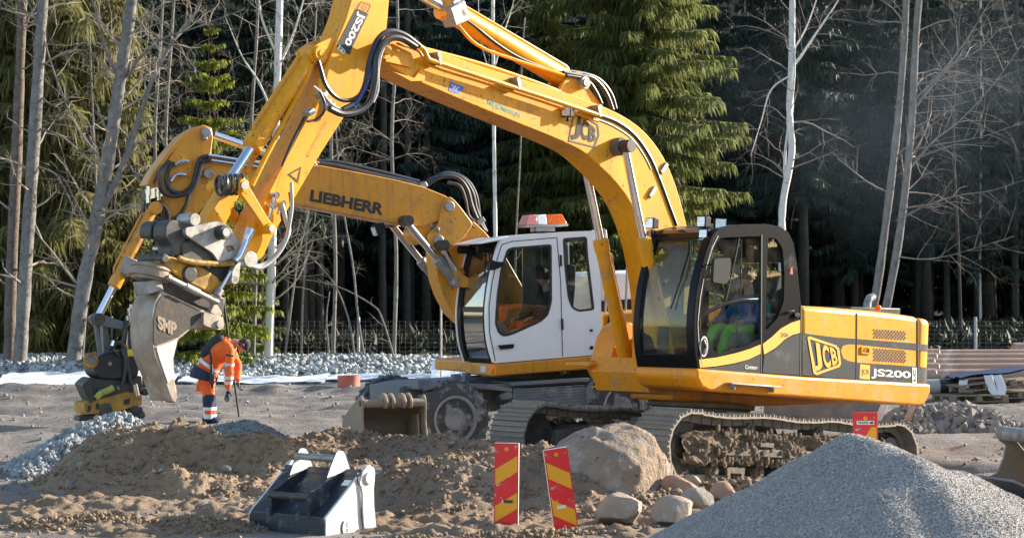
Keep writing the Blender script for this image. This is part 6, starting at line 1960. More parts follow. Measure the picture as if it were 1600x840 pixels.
# ------------------------------------------------------------------ striped marker boards
def board(label, px0, px1, pyt, pyb, Y, lean, flip, yaw, wpx=42, note=None, gray=False):
    c0 = at(px0, pyt, Y); 
    wdt = .225; hgt = (pyb - pyt) / FPX * Y + .12
    t = thing('marker_board', label, 'marker board', group='striped red and yellow marker boards')
    bx, by, bz = at((px0 + px1) / 2, pyb, Y)
    bz -= .10
    t.location = (bx, by, bz)
    t.rotation_euler = (0, R(lean), R(yaw))
    hh = hgt
    b_ = MB(); b_.box((0, 0, hh / 2), (wdt, .035, hh)); o_ = b_.build('board_core', SIGN_EDGE if not gray else SIGN_RED, t, bevel=.004)
    b_ = MB(); b_.box((0, -.0195, hh / 2), (wdt - .003, .004, hh - .003)); b_.build('red_face', SIGN_RED, t)
    s = -1 if flip else 1
    y = -.0225
    bw = .17 if not gray else .2
    sl = .55
    W2 = wdt / 2 - .012
    tops = [hh - .10 - .0] if not gray else [hh - .13]
    k = 0
    z = hh - (.115 if not gray else .135)
    while z > .02:
        za = z; zb = z - .145
        pts = [(-W2 * s, za - (sl * wdt if True else 0)), (W2 * s, za), (W2 * s, zb), (-W2 * s, zb - sl * wdt)] if s > 0 else [(W2, za - sl * wdt), (-W2, za), (-W2, zb), (W2, zb - sl * wdt)]
        pts = [(a, max(.0, c)) for a, c in pts]
        if gray: pts = [(-W2, max(0, za - .24)), (W2 * .55, za), (W2, za), (W2, max(0, zb - .3)), (-W2, max(0, zb - .5))]
        b_ = MB(); b_.add([(a, y, c) for a, c in pts], [(0, 1, 2, 3)] if not gray else [(0, 1, 2, 3, 4)]); b_.build('yellow_stripe', SIGN_YEL, t, smooth=0)
        z -= .335
    zc = hh - .055
    b_ = MB(); b_.cyl((.0, y - .001, zc), (0, y - .004, zc), .019, 16); b_.build('round_mark', SIGN_YEL, t)
    b_ = MB(); b_.box((.004, y - .005, zc), (.006, .002, .022), (0, .6, 0)); b_.build('round_mark_print', ORANGEPRINT, t)
    b_ = MB(); b_.plate([(.075, zc), (.088, zc), (.088, zc + .013), (.075, zc + .013)], [[(.078, zc + .003), (.085, zc + .003), (.085, zc + .010), (.078, zc + .010)]], y - .003, y - .001); b_.build('corner_mark', SIGN_YEL, t)
    zs = hh - .53 if not gray else hh - .095
    b_ = MB()
    if gray:
        b_.box((0, y - .003, zs), (.16, .003, .035)); b_.build('name_sticker', WHITEPRINT, t)
        b2 = MB(); decal_text(b2, 'TRAFIK', [(-.07, zs + .010), (.03, zs + .010), (.03, zs - .010), (-.07, zs - .010)], y - .006, .02); b2.build('sticker_letters', BLACKPRINT, t, smooth=0)
        b2 = MB(); b2.box((.055, y - .006, zs), (.03, .002, .018)); b2.build('sticker_mark', BLACKPRINT, t)
    else:
        b_.box((.0 + .02 * s, y - .003, zs), (.085, .004, .028)); b_.build('reflector_strip', WHITEPRINT if flip else DARKSTEEL, t)
        b2 = MB(); b2.box((-.02 + .0 * s - .012, y - .0055, zs), (.012, .002, .026)); b2.build('reflector_end', WHITEPRINT, t)
    return t
board('upright red and yellow striped board, stripes rising to the right, left of the leaning one', 769, 812, 695, 832, 19.85, 0.6, False, -6)
board('leaning red and yellow striped board in front of the boulder, stripes falling to the right', 868, 908, 702, 834, 19.75, -8.0, True, 10)
board('red and yellow board top with white sticker showing above the gravel heap', 1331, 1373, 647, 745, 20.0, 0, False, -3, gray=True)

# ------------------------------------------------------------------ pipes, pallets, sheets, posts, fence
PIPE = mat('pink_brown_pipe', (.36, .225, .150), .38, var=.2, vscale=2, dirt=(.50, .40, .33), damt=.2, dscale=3)
def pipe(i, px0, py, Y, r_, dx, m, label, group='stacked pink-brown pipes'):
    a = np.array(at(px0, py, Y)); e = a + np.array([dx, 1.3 * dx / 9, 0])
    p = thing('plastic_pipe', label, 'pipe', loc=tuple(a), group=group)
    b_ = MB()
    ax = (e - a) / np.linalg.norm(e - a); sd_ = np.array([-ax[1], ax[0], 0])
    Ln = np.linalg.norm(e - a)
    b_.lathe([(r_ * .86, .02), (r_ * .86, 0), (r_, 0), (r_, Ln), (r_ * .86, Ln), (r_ * .86, Ln - .02)], 18, lambda x, y, h: tuple(ax * h + sd_ * x + np.array([0, 0, y])))
    b_.v = [tuple(q) for q in b_.v]
    # socket
    b_.lathe([(r_ * 1.0, .3), (r_ * 1.12, .28), (r_ * 1.12, .02), (r_, .0)], 18, lambda x, y, h: tuple(ax * h + sd_ * x + np.array([0, 0, y])))
    b_.build('pipe_body', m, p)
    b_ = MB(); b_.lathe([(.0, .03), (r_ * .86, .03)], 14, lambda x, y, h: tuple(ax * h + sd_ * x + np.array([0, 0, y]))); b_.build('pipe_bore', BLACKPRINT, p)
lay = [(1452, 607, 46.5, .16), (1458, 597, 47.2, .16), (1440, 588, 46.8, .16), (1445, 578, 47.2, .15), (1438, 570, 47.6, .15), (1442, 562, 48.0, .15), (1446, 556, 48.4, .15), (1420, 604, 48.6, .16), (1430, 596, 48.8, .15), (1424, 584, 49.0, .15)]
names = ['lowest pink-brown pipe with dark open end beside the pallets', 'second pink-brown pipe up, dark open end just above the lowest', 'third pink-brown pipe from the ground in the long stack', 'fourth pink-brown pipe from the ground, pale sheen along it', 'fifth pink-brown pipe from the ground in the long stack', 'pink-brown pipe one below the topmost of the long stack', 'topmost pink-brown pipe of the long stack', 'pink-brown pipe at the back of the stack bottom', 'pink-brown pipe at the back, second from bottom', 'pink-brown pipe at the back, third from bottom']
for i, (px0, py, Y, r_) in enumerate(lay):
    pipe(i, px0, py, Y, r_, 9.0, PIPE, names[i])
pipe(11, 1582, 546, 50.5, .15, 6, PIPE, 'single reddish pipe with socket end lying on top right above the stack')
dp = thing('drain_pipe', 'short grey pipe with black end beside the counterweight', 'pipe', loc=at(1440, 604, 44.5))
a = np.array(at(1440, 605, 44.5)); b = MB(); 
b.cyl((0, 0, 0), (.36, 0, .01), .15, 18); b.build('pipe_body', mat('pale_pipe', (.42, .38, .33), .5), dp); b = MB(); b.cyl((.36, 0, .01), (.75, .02, .02), .14, 18); b.build('pipe_end', BLACKPRINT, dp)
WOOD = mat('grey_wood', (.28, .225, .165), .85, var=.3, vscale=4, rgb2=(.19, .155, .115), bump=.004, bscale=20)
def pallet(px, py, Y, lx, yaw, label, tilt=0):
    t = thing('wooden_pallet', label, 'pallet', group='pallets by the pipes')
    t.location = at(px, py, Y); t.rotation_euler = (0, R(tilt), R(yaw))
    ly = 1.0; n = 7
    def board_(c, d, m=WOOD, nm='board'):
        b_ = MB(); b_.box((0, 0, 0), d); o_ = b_.build(nm, m, t, bevel=.003); o_.location = c; return o_
    for k in range(n): board_((lx / 2, -ly / 2 + ly * (k + .5) / n, .135), (lx, ly / n - .04, .022))
    for k in range(3):
        board_((lx * (.06 + .44 * k), 0, .112), (.1, ly, .022)); 
        for j in (-.44, 0, .44): board_((lx * (.06 + .44 * k), j * ly, .06), (.12, .12, .078), nm='block')
    for j in (-.44, 0, .44): board_((lx / 2, j * ly, .011), (lx, .1, .02))
    return t
pallet(1470, 627, 44.0, 1.25, 12, 'lower wooden pallet on the ground, left under the dark sheet'); pallet(1532, 621, 44.6, 1.3, 12, 'lower wooden pallet on the ground, further right under the white straps')
pallet(1484, 612, 44.2, 1.25, 14, 'upper wooden pallet tilted on the stack, left end by the black pipe', -6); pallet(1528, 608, 44.7, 1.2, 12, 'upper wooden pallet of the stack carrying the dark blue sheet', -4)
b = MB(); rows = []
for i in range(13):
    t = i / 12; rows.append([(t * 1.55, j * .16 + .02 * math.sin(t * 9 + j), .025 * math.sin(t * 7 + j * 2)) for j in range(7)])
b.grid(rows); rows2 = [[(p[0], p[1], p[2] - .03) for p in r_] for r_ in rows]; b.grid(rows2)
ds = b.build('dark_sheet', mat('dark_blue_plastic', (.035, .05, .10), .4), None); ds.location = np.array(at(1494, 592, 44.3)) + np.array([0, -.4, 0.04]); ds.rotation_euler = (0, R(-7), R(12)); tag(ds, 'dark blue plastic sheet lying on the pallets by the pipes', 'plastic sheet')
def strap(px, pts, label):
    b_ = MB(); Y = 43.85
    P = [np.array(at(x, y, Y)) for x, y in pts]; o0 = P[0].copy()
    rows = []
    for q in catmull([tuple(p) for p in P], 5):
        q = np.array(q) - o0; rows.append([tuple(q + np.array([-.09, .02 * math.sin(q[2] * 20), 0])), tuple(q + np.array([0, -.03, 0])), tuple(q + np.array([.09, .02, .02]))])
    b_.grid(rows); b_.grid([[tuple(np.array(p) + np.array([0, .012, 0])) for p in r_] for r_ in rows])
    o_ = b_.build('white_strap', mat('white_plastic', (.72, .74, .78), .5), None, smooth=180); o_.location = tuple(o0); tag(o_, label, 'strap', 'white straps hanging from the pallets')
strap(0, [(1544, 586), (1547, 598), (1552, 610), (1560, 620)], 'white plastic strap hanging from the pallets, left of the pair'); strap(0, [(1557, 586), (1563, 598), (1566, 610), (1562, 621)], 'white plastic strap hanging from the pallets, right of the pair'); strap(0, [(1506, 594), (1505, 600), (1508, 606)], 'short white strap at the left end of the pallets')
SHEET = mat('white_geotextile', (.78, .80, .83), .8, var=.08, vscale=3, dirt=(.55, .52, .47), damt=.12)
def sheet_thing(x0, x1, Y0, Y1, h, label, seed):
    b_ = MB(); cx, cy = (x0 + x1) / 2, (Y0 + Y1) / 2; cz = float(G(cx, cy))
    rows = []
    for Yv in np.linspace(Y0, Y1, 14):
        row = []
        for xv in np.linspace(x0, x1, 40):
            t = (Yv - Y0) / (Y1 - Y0)
            e = .25 * fbm(xv * .8, seed, 3, 3)
            yy = Yv + e
            z = float(G(xv, yy)) + .05 + h * t + .07 * fbm(xv * 1.2, Yv * 1.5, seed, 4)
            row.append((xv - cx, yy - cy, z - cz))
        rows.append(row)
    b_.grid(rows); b_.grid([[(p[0], p[1], p[2] - .03) for p in r_] for r_ in rows])
    o_ = b_.build('geotextile_sheet', SHEET, None, smooth=180); o_.location = (cx, cy, cz); tag(o_, label, 'geotextile sheet', 'white geotextile sheets')
sheet_thing(-12.6, -8.3, 52.2, 54.6, .13, 'long white geotextile sheet at the foot of the berm, left behind the tilt rotator', 1)
sheet_thing(-8.2, -4.6, 53.3, 54.6, .05, 'narrow white geotextile strip at the foot of the berm behind the worker', 2)
sheet_thing(-4.6, -1.9, 53.8, 54.6, .06, 'narrow white geotextile strip behind the red pipe stub', 3)
sheet_thing(-2.0, -.2, 53.4, 54.8, .42, 'folded white geotextile heap beside the pale post, left of the white cab', 4)
b = MB(); b.lathe([(.22, 0), (.255, 0), (.255, .36), (.22, .36), (.22, .2)], 28, lambda x, y, h: (x, y, h)); st_ = b.build('pipe_stub', mat('terracotta_plastic', (.46, .10, .065), .5, var=.15, dirt=(.42, .28, .22), damt=.2), None); c_ = at(545, 611, 49.0); st_.location = c_; tag(st_, 'short terracotta red pipe stub standing upright on the dirt', 'pipe stub')
b = MB(); b.tube([(0, 0, 0), (.005, 0, 1.0), (.0, 0, 1.78)], .022, 8); po = b.build('marker_post', mat('pale_post', (.55, .48, .38), .7), None); po.location = at(689, 595, 50.0); tag(po, 'thin pale wooden survey post left of the white cab', 'post')
for px, py, Y, h, lab in ((783, 0, 0, 0, ''),):
    pass
# fence
fe = thing('wire_fence', 'low wire mesh fence with pale steel posts along the forest edge', 'fence', loc=(0, 61.2, .45))
GALV = mat('galvanised_post', (.34, .36, .38), .5, .5, var=.15)
x = -18.2
pm = None
while x < 19:
    zg = float(G(x, 61.2)) - .45
    if pm is None:
        b = MB(); b.tube([(0, 0, -.1), (0, 0, 1.12)], .045, 8); pm = b.build('post', GALV, fe); o_ = pm
    else: o_ = dup(pm, fe)
    o_.location = (x, 0, zg); x += 3.47
b = MB()
for k in range(9): b.tube([(x_, 0, .05 + .12 * k) for x_ in np.linspace(-18.2, 19, 60)], .002, 3, False)
for x_ in np.arange(-18.2, 19, .16): b.tube([(x_, 0, .05), (x_, 0, 1.02)], .0014, 3, False)
b.build('wire_mesh', GALV, fe)
# ------------------------------------------------------------------ people
SKIN = mat('skin', (.48, .27, .19), .55, var=.06)
HIVIS = mat('hivis_orange_cloth', (.90, .14, .015), .75, var=.14, vscale=9, bump=.012, bscale=9)
NAVY = mat('navy_cloth', (.022, .032, .075), .85, var=.2, vscale=9, bump=.012, bscale=9)
BAND = mat('reflective_band', (.66, .68, .70), .4, .1, var=.1, bump=.004, bscale=20)
DARKCLOTH = mat('dark_cloth', (.03, .032, .038), .85, var=.25, bump=.012, bscale=9)
BLUECLOTH = mat('blue_cloth', (.03, .10, .30), .8, var=.15, bump=.012, bscale=9)
TEALCLOTH = mat('turquoise_cloth', (.05, .30, .28), .8, var=.15)
GREENVIS = mat('hivis_green_cloth', (.17, .46, .06), .75, var=.12, bump=.01, bscale=9)
def skin(name, pts, edges, m, parent, root=0, sub=2, off=(0, 0, 0)):
    """continuous body surface grown over a skeleton"""
    bm = bmesh.new()
    lay_ = bm.verts.layers.skin.verify()
    vs_ = []
    for i, (p, r_) in enumerate(pts):
        v = bm.verts.new((p[0] - off[0], p[1] - off[1], p[2] - off[2]))
        v[lay_].radius = r_ if isinstance(r_, tuple) else (r_, r_)
        v[lay_].use_root = (i == root)
        vs_.append(v)
    for a, c in edges: bm.edges.new((vs_[a], vs_[c]))
    me = bpy.data.meshes.new(name); bm.to_mesh(me); bm.free(); me.materials.append(m)
    o_ = link(name, me, parent)
    s_ = o_.modifiers.new('skin', 'SKIN'); s_.use_smooth_shade = True
    ss = o_.modifiers.new('sub', 'SUBSURF'); ss.levels = sub; ss.render_levels = sub
    if name in ('jacket', 'trousers'):            # folds in the cloth
        ss.levels = ss.render_levels = sub + 1
        tx = bpy.data.textures.get('cloth_folds') or bpy.data.textures.new('cloth_folds', 'CLOUDS')
        tx.noise_scale = .11; tx.noise_depth = 2
        dm = o_.modifiers.new('folds', 'DISPLACE'); dm.texture = tx; dm.texture_coords = 'LOCAL'; dm.strength = .035; dm.mid_level = .5
    return o_
def head(parent, c, d, up, r_, m_skin=SKIN, off=(0, 0, 0)):
    """head with face: d looking direction, up"""
    d = Vector(d).normalized(); up = Vector(up).normalized(); sd_ = up.cross(d).normalized(); up = d.cross(sd_)
    c = Vector(c) - Vector(off)
    Mx = Matrix((sd_, d, up)).transposed()
    b_ = MB()
    vs, fs = [], []
    n1, n2 = 18, 14
    for i in range(n2 + 1):
        th = math.pi * i / n2
        for j in range(n1):
            ph = 2 * math.pi * j / n1
            x, y, z = math.sin(th) * math.cos(ph), math.sin(th) * math.sin(ph), math.cos(th)
            q = Vector((x * .74, y * .92, z * 1.12))
            if z < -.2: q.x *= 1 - .30 * (-z - .2); q.y *= 1 - (.12 if y > 0 else .35) * (-z - .2)
            if y > .7 and abs(x) < .3: q.y += .16 * max(0, 1 - abs(z + .12) / .28)        # nose
            if y > .55 and abs(z) < .14 and .15 < abs(x) < .55: q.y -= .07                  # eye sockets
            if y > .6 and -.56 < z < -.44: q.y += .03
            vs.append(Mx @ (q * r_) + c)
    for i in range(n2):
        for j in range(n1):
            fs.append((i * n1 + j, (i + 1) * n1 + j, (i + 1) * n1 + (j + 1) % n1, i * n1 + (j + 1) % n1))
    b_.add(vs, fs)
    for s in (-1, 1):
        b_.ball(tuple(Mx @ Vector((s * .76 * r_, -.02 * r_, 0)) + c), r_ * .22, 8, 6, (.5, .8, 1.1))
    o_ = b_.build('head', m_skin, parent, smooth=180)
    e_ = MB()
    for s in (-1, 1): e_.ball(tuple(Mx @ Vector((s * .32 * r_, .80 * r_, .02 * r_)) + c), r_ * .11, 8, 6)
    e_.build('eyes', BLACKPRINT, o_)
    return o_, Mx, c
def hand(parent, w, d, palm_n, s, m, off=(0, 0, 0), curl=.5):
    """palm, four fingers and thumb as one skinned surface; w wrist, d direction"""
    w = Vector(w) - Vector(off); d = Vector(d).normalized(); n = Vector(palm_n); n = (n - d * n.dot(d)).normalized(); sd_ = d.cross(n)
    pts = [(w, .028 * s), (w + d * .05 * s, (.034 * s, .02 * s)), (w + d * .09 * s, (.034 * s, .018 * s))]; ed = [(0, 1), (1, 2)]
    for k, ln in enumerate((.075, .085, .08, .062)):
        x = (-.030 + .020 * k) * s
        b0 = w + d * .095 * s + sd_ * x
        b1 = b0 + d * ln * .45 * s + n * curl * .012 * s
        b2 = b1 + (d * (1 - curl * .6) + n * curl).normalized() * ln * .55 * s
        i = len(pts); pts += [(b0, .010 * s), (b1, .0095 * s), (b2, .0075 * s)]; ed += [(2, i), (i, i + 1), (i + 1, i + 2)]
    t0 = w + d * .035 * s - sd_ * .034 * s; t1 = t0 + (d * .7 - sd_ * .6 + n * .3).normalized() * .04 * s; t2 = t1 + (d + n * .5).normalized() * .032 * s
    i = len(pts); pts += [(t0, .013 * s), (t1, .011 * s), (t2, .009 * s)]; ed += [(1, i), (i, i + 1), (i + 1, i + 2)]
    return skin('hand', pts, ed, m, parent, 0, 1)
# worker bending over with a staff
WY = 37.0
wl = at(325, 662, WY)
wk = thing('person', 'worker in orange and navy hi-vis clothes bending forward over a staff', 'person', loc=wl)
def wp_(px, py, dy=0): return Vector(at(px, py, WY + dy))
hip = wp_(322, 590); sp1 = wp_(326, 572); ch_ = wp_(345, 545); nk = wp_(366, 533); hd = wp_(380, 540)
# body: neck, arms under the sleeves to the wrists
shN, shF = wp_(360, 545, -.19), wp_(356, 541, .19)
elN, elF = wp_(358, 578, -.24), wp_(372, 570, .2); wrN, wrF = wp_(356, 609, -.20), wp_(371, 596, .02)
skin('body', [(ch_, .10), (nk, .062), (hd, .07)], [(0, 1), (1, 2)], SKIN, wk, 0, 2, wl)
skin('jacket', [(wp_(321, 584), (.165, .20)), (sp1, (.16, .205)), (wp_(336, 557), (.165, .215)), (ch_, (.165, .225)), (wp_(357, 537), (.12, .15)), (wp_(364, 534), (.085, .09)),
                (shN, .098), (elN, .074), (wrN, .056), (shF, .098), (elF, .074), (wrF, .056)],
     [(0, 1), (1, 2), (2, 3), (3, 4), (4, 5), (3, 6), (6, 7), (7, 8), (3, 9), (9, 10), (10, 11)], HIVIS, wk, 1, 2, wl)
kN, kF = wp_(326, 622, -.13), wp_(330, 622, .13); aN, aF = wp_(326, 651, -.13), wp_(330, 650, .14)
skin('trousers', [(wp_(320, 588), (.16, .185)), (wp_(320, 598, -.10), .125), (wp_(322, 608, -.12), .105), (kN, .088), (aN, .074), (wp_(322, 598, .10), .125), (kF, .088), (aF, .074)],
     [(0, 1), (1, 2), (2, 3), (3, 4), (0, 5), (5, 6), (6, 7)], HIVIS, wk, 0, 2, wl)
for a, c, nm, rr in ((wp_(326, 616, -.125), wp_(326, 640, -.13), 'navy_knee_panel', (.104, .090)), (wp_(329, 616, .125), wp_(330, 640, .135), 'navy_knee_panel', (.104, .090))):
    b = MB(); b.tube([a - Vector(wl), a.lerp(c, .5) - Vector(wl), c - Vector(wl)], [rr[0] * .98, rr[0], rr[1]], 16, False); b.build(nm, NAVY, wk, smooth=180)
b = MB(); P_ = [wp_(318, 590), wp_(314, 582), wp_(322, 573)]
hemc = [(wp_(312.5, 592), .0)]
b.tube([wp_(317.5, 592.5) - Vector(wl), wp_(319.5, 583.5) - Vector(wl), wp_(322.5, 577.5) - Vector(wl)], [.235, .238, .222], 20, False)
b.build('navy_jacket_hem', NAVY, wk, smooth=180)
def band(name, c, ax, r0, r1, hgt, m=BAND):
    c = Vector(c) - Vector(wl); ax = Vector(ax).normalized(); X = ax.orthogonal().normalized(); X = (Vector((0, 1, 0)) - ax * ax.y).normalized(); Yv = ax.cross(X)
    vs, fs = [], []
    n = 24
    for h in (-hgt / 2, hgt / 2):
        for j in range(n):
            a = 2 * math.pi * j / n; vs.append(c + ax * h + X * r0 * math.cos(a) + Yv * r1 * math.sin(a))
    for j in range(n): fs.append((j, (j + 1) % n, n + (j + 1) % n, n + j))
    b_ = MB(); b_.add(vs, fs); return b_.build(name, m, wk, smooth=180)
band('reflective_band', wp_(327.5, 570.5), wp_(340, 556) - wp_(320, 584), .232, .205, .055)
for t in (.42, .78): band('reflective_band', shN.lerp(elN, t) if False else elN.lerp(wrN, t - .42) if t > .5 else shN.lerp(elN, .72), wrN - elN, .083, .083, .05)
band('reflective_band', elN.lerp(wrN, .62), wrN - elN, .072, .072, .05)
for k_, a_ in ((kN, aN), (kF, aF)):
    band('reflective_band', k_.lerp(a_, .55), a_ - k_, .095, .095, .055); band('reflective_band', k_.lerp(a_, .97), a_ - k_, .094, .094, .075)
for x_, dy in ((326, -.13), (331, .14)):
    b = MB(); c = wp_(x_, 657, dy) - Vector(wl); b.tube([c + Vector((-.09, 0, .0)), c + Vector((-.05, 0, .03)), c + Vector((.04, 0, .03)), c + Vector((.14, -.02, -.01)), c + Vector((.18, -.03, -.02))], [.045, .075, .07, .05, .03], 12); b.tube([c + Vector((0, 0, .0)), c + Vector((0, 0, .10))], .082, 12); b.build('boot', NAVY, wk, smooth=180)
hd_o, Mx, hc = head(wk, hd, Vector((.75, -.1, -.66)), Vector((.66, -.05, .75)), .105, off=wl)
b = MB()
for i_ in range(1):
    vs, fs = [], []
    n1, n2 = 20, 7
    for i in range(n2 + 1):
        th = (math.pi * .56) * i / n2
        for j in range(n1):
            ph = 2 * math.pi * j / n1; q = Vector((math.sin(th) * math.cos(ph) * .86, math.sin(th) * math.sin(ph) * 1.02, math.cos(th) * 1.22)) * .112
            vs.append(Mx @ q + hc)
    for i in range(n2):
        for j in range(n1): fs.append((i * n1 + j, (i + 1) * n1 + j, (i + 1) * n1 + (j + 1) % n1, i * n1 + (j + 1) % n1))
    b.add(vs, fs)
b.build('dark_cap', DARKCLOTH, wk, smooth=180)
b = MB()
for s in (-1, 1):
    c = Mx @ Vector((s * .095, -.005, .01)) + hc; b.tube([c - Mx @ Vector((s * .02, 0, 0)), c + Mx @ Vector((s * .035, 0, 0))], [.042, .036], 14)
b.build('ear_defenders', mat('dark_red_shell', (.16, .02, .02), .4), wk, bevel=.006)
b = MB(); b.tube([Mx @ Vector((.10 * math.cos(t), 0, .135 * math.sin(t))) + hc for t in np.linspace(.15, 2.99, 12)], .012, 6); b.build('headband', BLACKPRINT, wk)
hand(wk, wrN, wrN - elN + Vector((-.01, 0, 0)), (0, -.5, 0.2), 1.15, DARKCLOTH, wl, .4)
hand(wk, wrF, (.3, -.1, -1), (1, 0, .2), 1.1, DARKCLOTH, wl, .9)
b = MB()                                         # bag across the back with straps
vs = catmull([tuple(wp_(316, 558, -.03) - Vector(wl)), tuple(wp_(327, 546, -.04) - Vector(wl)), tuple(wp_(340, 532, -.05) - Vector(wl)), tuple(wp_(350, 527, -.05) - Vector(wl))], 3)
b.tube(vs, [.05, .09, .105, .11, .11, .11, .105, .10, .085, .05], 12); b.build('back_bag', DARKCLOTH, wk, smooth=180)
b = MB(); b.tube(catmull([tuple(wp_(328, 550, -.235) - Vector(wl)), tuple(wp_(330, 566, -.255) - Vector(wl)), tuple(wp_(331, 590, -.24) - Vector(wl)), tuple(wp_(332, 606, -.2) - Vector(wl))], 4), .022, 8); b.box(tuple(wp_(331, 592, -.23) - Vector(wl)), (.08, .06, .16)); b.box(tuple(wp_(359, 555, -.30) - Vector(wl)), (.14, .01, .03), (0, .15, 0)); b.build('bag_strap', BLACKPRINT, wk)
sf0, sf1 = Vector(at(348, 462, 37.0)), Vector(at(373.5, 651, 36.9))
b = MB(); b.tube([(0, 0, 0), tuple((sf0 - sf1) * .7), tuple((sf0 - sf1) * .7), tuple(sf0 - sf1)], [.016, .016, .022, .020], 8)
b.box(tuple(sf0 - sf1), (.16, .03, .02)); stf = b.build('survey_staff', PLASTIC, None); stf.location = sf1; tag(stf, 'thin black survey staff held by the bending worker', 'staff')

def operator(fr, l, hipuw, label, top_m, leg_m, headm, lean=.0, extra=None, up=.0):
    Mw = fr.matrix()
    base = Mw @ Vector((hipuw[0], l, hipuw[1]))
    p = thing('person', label, 'person', loc=base)
    def P(u, dl, w): return Mw @ Vector((hipuw[0] + u, l + dl, hipuw[1] + w))
    b0 = base
    skin('body', [(P(-.03, 0, .48), .09), (P(.0, 0, .58), .058), (P(.03, 0, .66), .065)], [(0, 1), (1, 2)], SKIN, p, 0, 2, b0)
    skin('jacket', [(P(0, 0, .05), (.15, .18)), (P(-.03, 0, .25), (.15, .19)), (P(-.04, 0, .43), (.14, .2)), (P(-.01, 0, .53), (.07, .075)),
                    (P(-.02, .2, .44), .075), (P(.10, .25, .22), .062), (P(.33, .22, .16), .045), (P(-.02, -.2, .44), .075), (P(.10, -.25, .22), .062), (P(.33, -.22, .16), .045)],
         [(0, 1), (1, 2), (2, 3), (2, 4), (4, 5), (5, 6), (2, 7), (7, 8), (8, 9)], top_m, p, 1, 2, b0)
    skin('trousers', [(P(0, 0, .02), (.15, .17)), (P(.12, .1, .02), .10), (P(.48, .12, .06), .078), (P(.62, .12, -.33), .058), (P(.12, -.1, .02), .10), (P(.48, -.12, .06), .078), (P(.62, -.12, -.33), .058)],
         [(0, 1), (1, 2), (2, 3), (0, 4), (4, 5), (5, 6)], leg_m, p, 0, 2, b0)
    for s in (-1, 1): hand(p, P(.33, .22 * s, .16), Mw.to_3x3() @ Vector((1, 0, -.15)), Mw.to_3x3() @ Vector((0, 0, -1)), 1.0, SKIN, b0, .9)
    F3 = Mw.to_3x3() @ Vector((1, 0, -.05)); U3 = Mw.to_3x3() @ Vector((.05, 0, 1))
    h, Mx_, hc_ = head(p, P(.05, 0, .72), F3, U3, .105, off=b0)
    b_ = MB(); vs, fs = [], []
    n1, n2 = 18, 6
    for i in range(n2 + 1):
        th = (math.pi * .55) * i / n2
        for j in range(n1):
            ph = 2 * math.pi * j / n1; vs.append(Mx_ @ (Vector((math.sin(th) * math.cos(ph) * .85, math.sin(th) * math.sin(ph) * 1.0 - .06, math.cos(th) * 1.2)) * .112) + hc_)
    for i in range(n2):
        for j in range(n1): fs.append((i * n1 + j, (i + 1) * n1 + j, (i + 1) * n1 + (j + 1) % n1, i * n1 + (j + 1) % n1))
    b_.add(vs, fs); b_.build('hair', headm, p, smooth=180)
    return p, P, b0, Mx_, hc_
op, P, b0, _m, _h = operator(J, .79, (.12, 1.86), 'driver in blue jacket and green hi-vis trousers inside the black cab', BLUECLOTH, GREENVIS, mat('brown_hair', (.08, .05, .03), .8))
b = MB(); b.tube(catmull([tuple(P(-.02, .12, .5) - b0), tuple(P(-.1, .2, .40) - b0), tuple(P(-.08, .26, .25) - b0)], 4), .05, 10); b.build('turquoise_yoke', TEALCLOTH, op, smooth=180)
op2, P, b0, Mx_, hc_ = operator(Q, .78, (.0, 1.72), 'driver in dark jacket with ear defenders inside the white cab', DARKCLOTH, plain('orange_trousers', (.70, .12, .02), .8), DARKCLOTH)
b = MB()
for s in (-1, 1):
    c = Mx_ @ Vector((s * .095, -.005, .01)) + hc_; b.tube([c - Mx_ @ Vector((s * .02, 0, 0)), c + Mx_ @ Vector((s * .035, 0, 0))], [.042, .036], 14)
b.tube([Mx_ @ Vector((.10 * math.cos(t), 0, .14 * math.sin(t))) + hc_ for t in np.linspace(.15, 2.99, 12)], .012, 6)
b.build('ear_defenders', PLASTIC, op2)
# ------------------------------------------------------------------ forest
random.seed(5)
BARK_DARK = mat('dark_bark', (.085, .075, .066), .95, var=.35, vscale=3, rgb2=(.05, .045, .04), bump=.02, bscale=18, spec=.1)
BARK_GREY = mat('grey_bark', (.27, .255, .24), .9, var=.3, vscale=4, rgb2=(.15, .14, .125), bump=.03, bscale=16, spec=.1, dirt=(.075, .065, .055), damt=.19, dscale=5)
BARK_BROWN = mat('grey_brown_bark', (.22, .175, .15), .92, var=.3, vscale=5, rgb2=(.12, .095, .08), dirt=(.06, .05, .042), damt=.19, dscale=6, bump=.03, bscale=18, spec=.1)
BIRCH = mat('birch_bark', (.66, .64, .60), .75, var=.1, vscale=2, dirt=(.055, .05, .048), damt=.17, dscale=5, bump=.006, bscale=14, spec=.2)
TWIG = mat('twig_bark', (.42, .36, .29), .85, var=.3, vscale=1.5, rgb2=(.24, .20, .16), spec=.2)
TWIG_DARK = mat('red_brown_twigs', (.25, .215, .185), .85, var=.3, vscale=1.5, spec=.2)
def leaf(name, c1, c2, trans=.35):
    m = mat(name, c1, .6, var=.3, vscale=.9, rgb2=c2, trans=trans, spec=.25)
    return m
SPR_DARK = leaf('shaded_spruce_needles', (.044, .070, .048), (.025, .046, .034), .2)  # needles darkened, forest shade is put into the colour
SPR_LIT = leaf('sunlit_spruce_needles', (.235, .245, .075), (.14, .175, .055), .5)  # needles brightened in colour to look sunlit
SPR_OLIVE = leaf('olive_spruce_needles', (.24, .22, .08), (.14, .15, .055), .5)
SPR_BRIGHT = leaf('young_spruce_needles', (.30, .32, .045), (.18, .23, .038), .5)

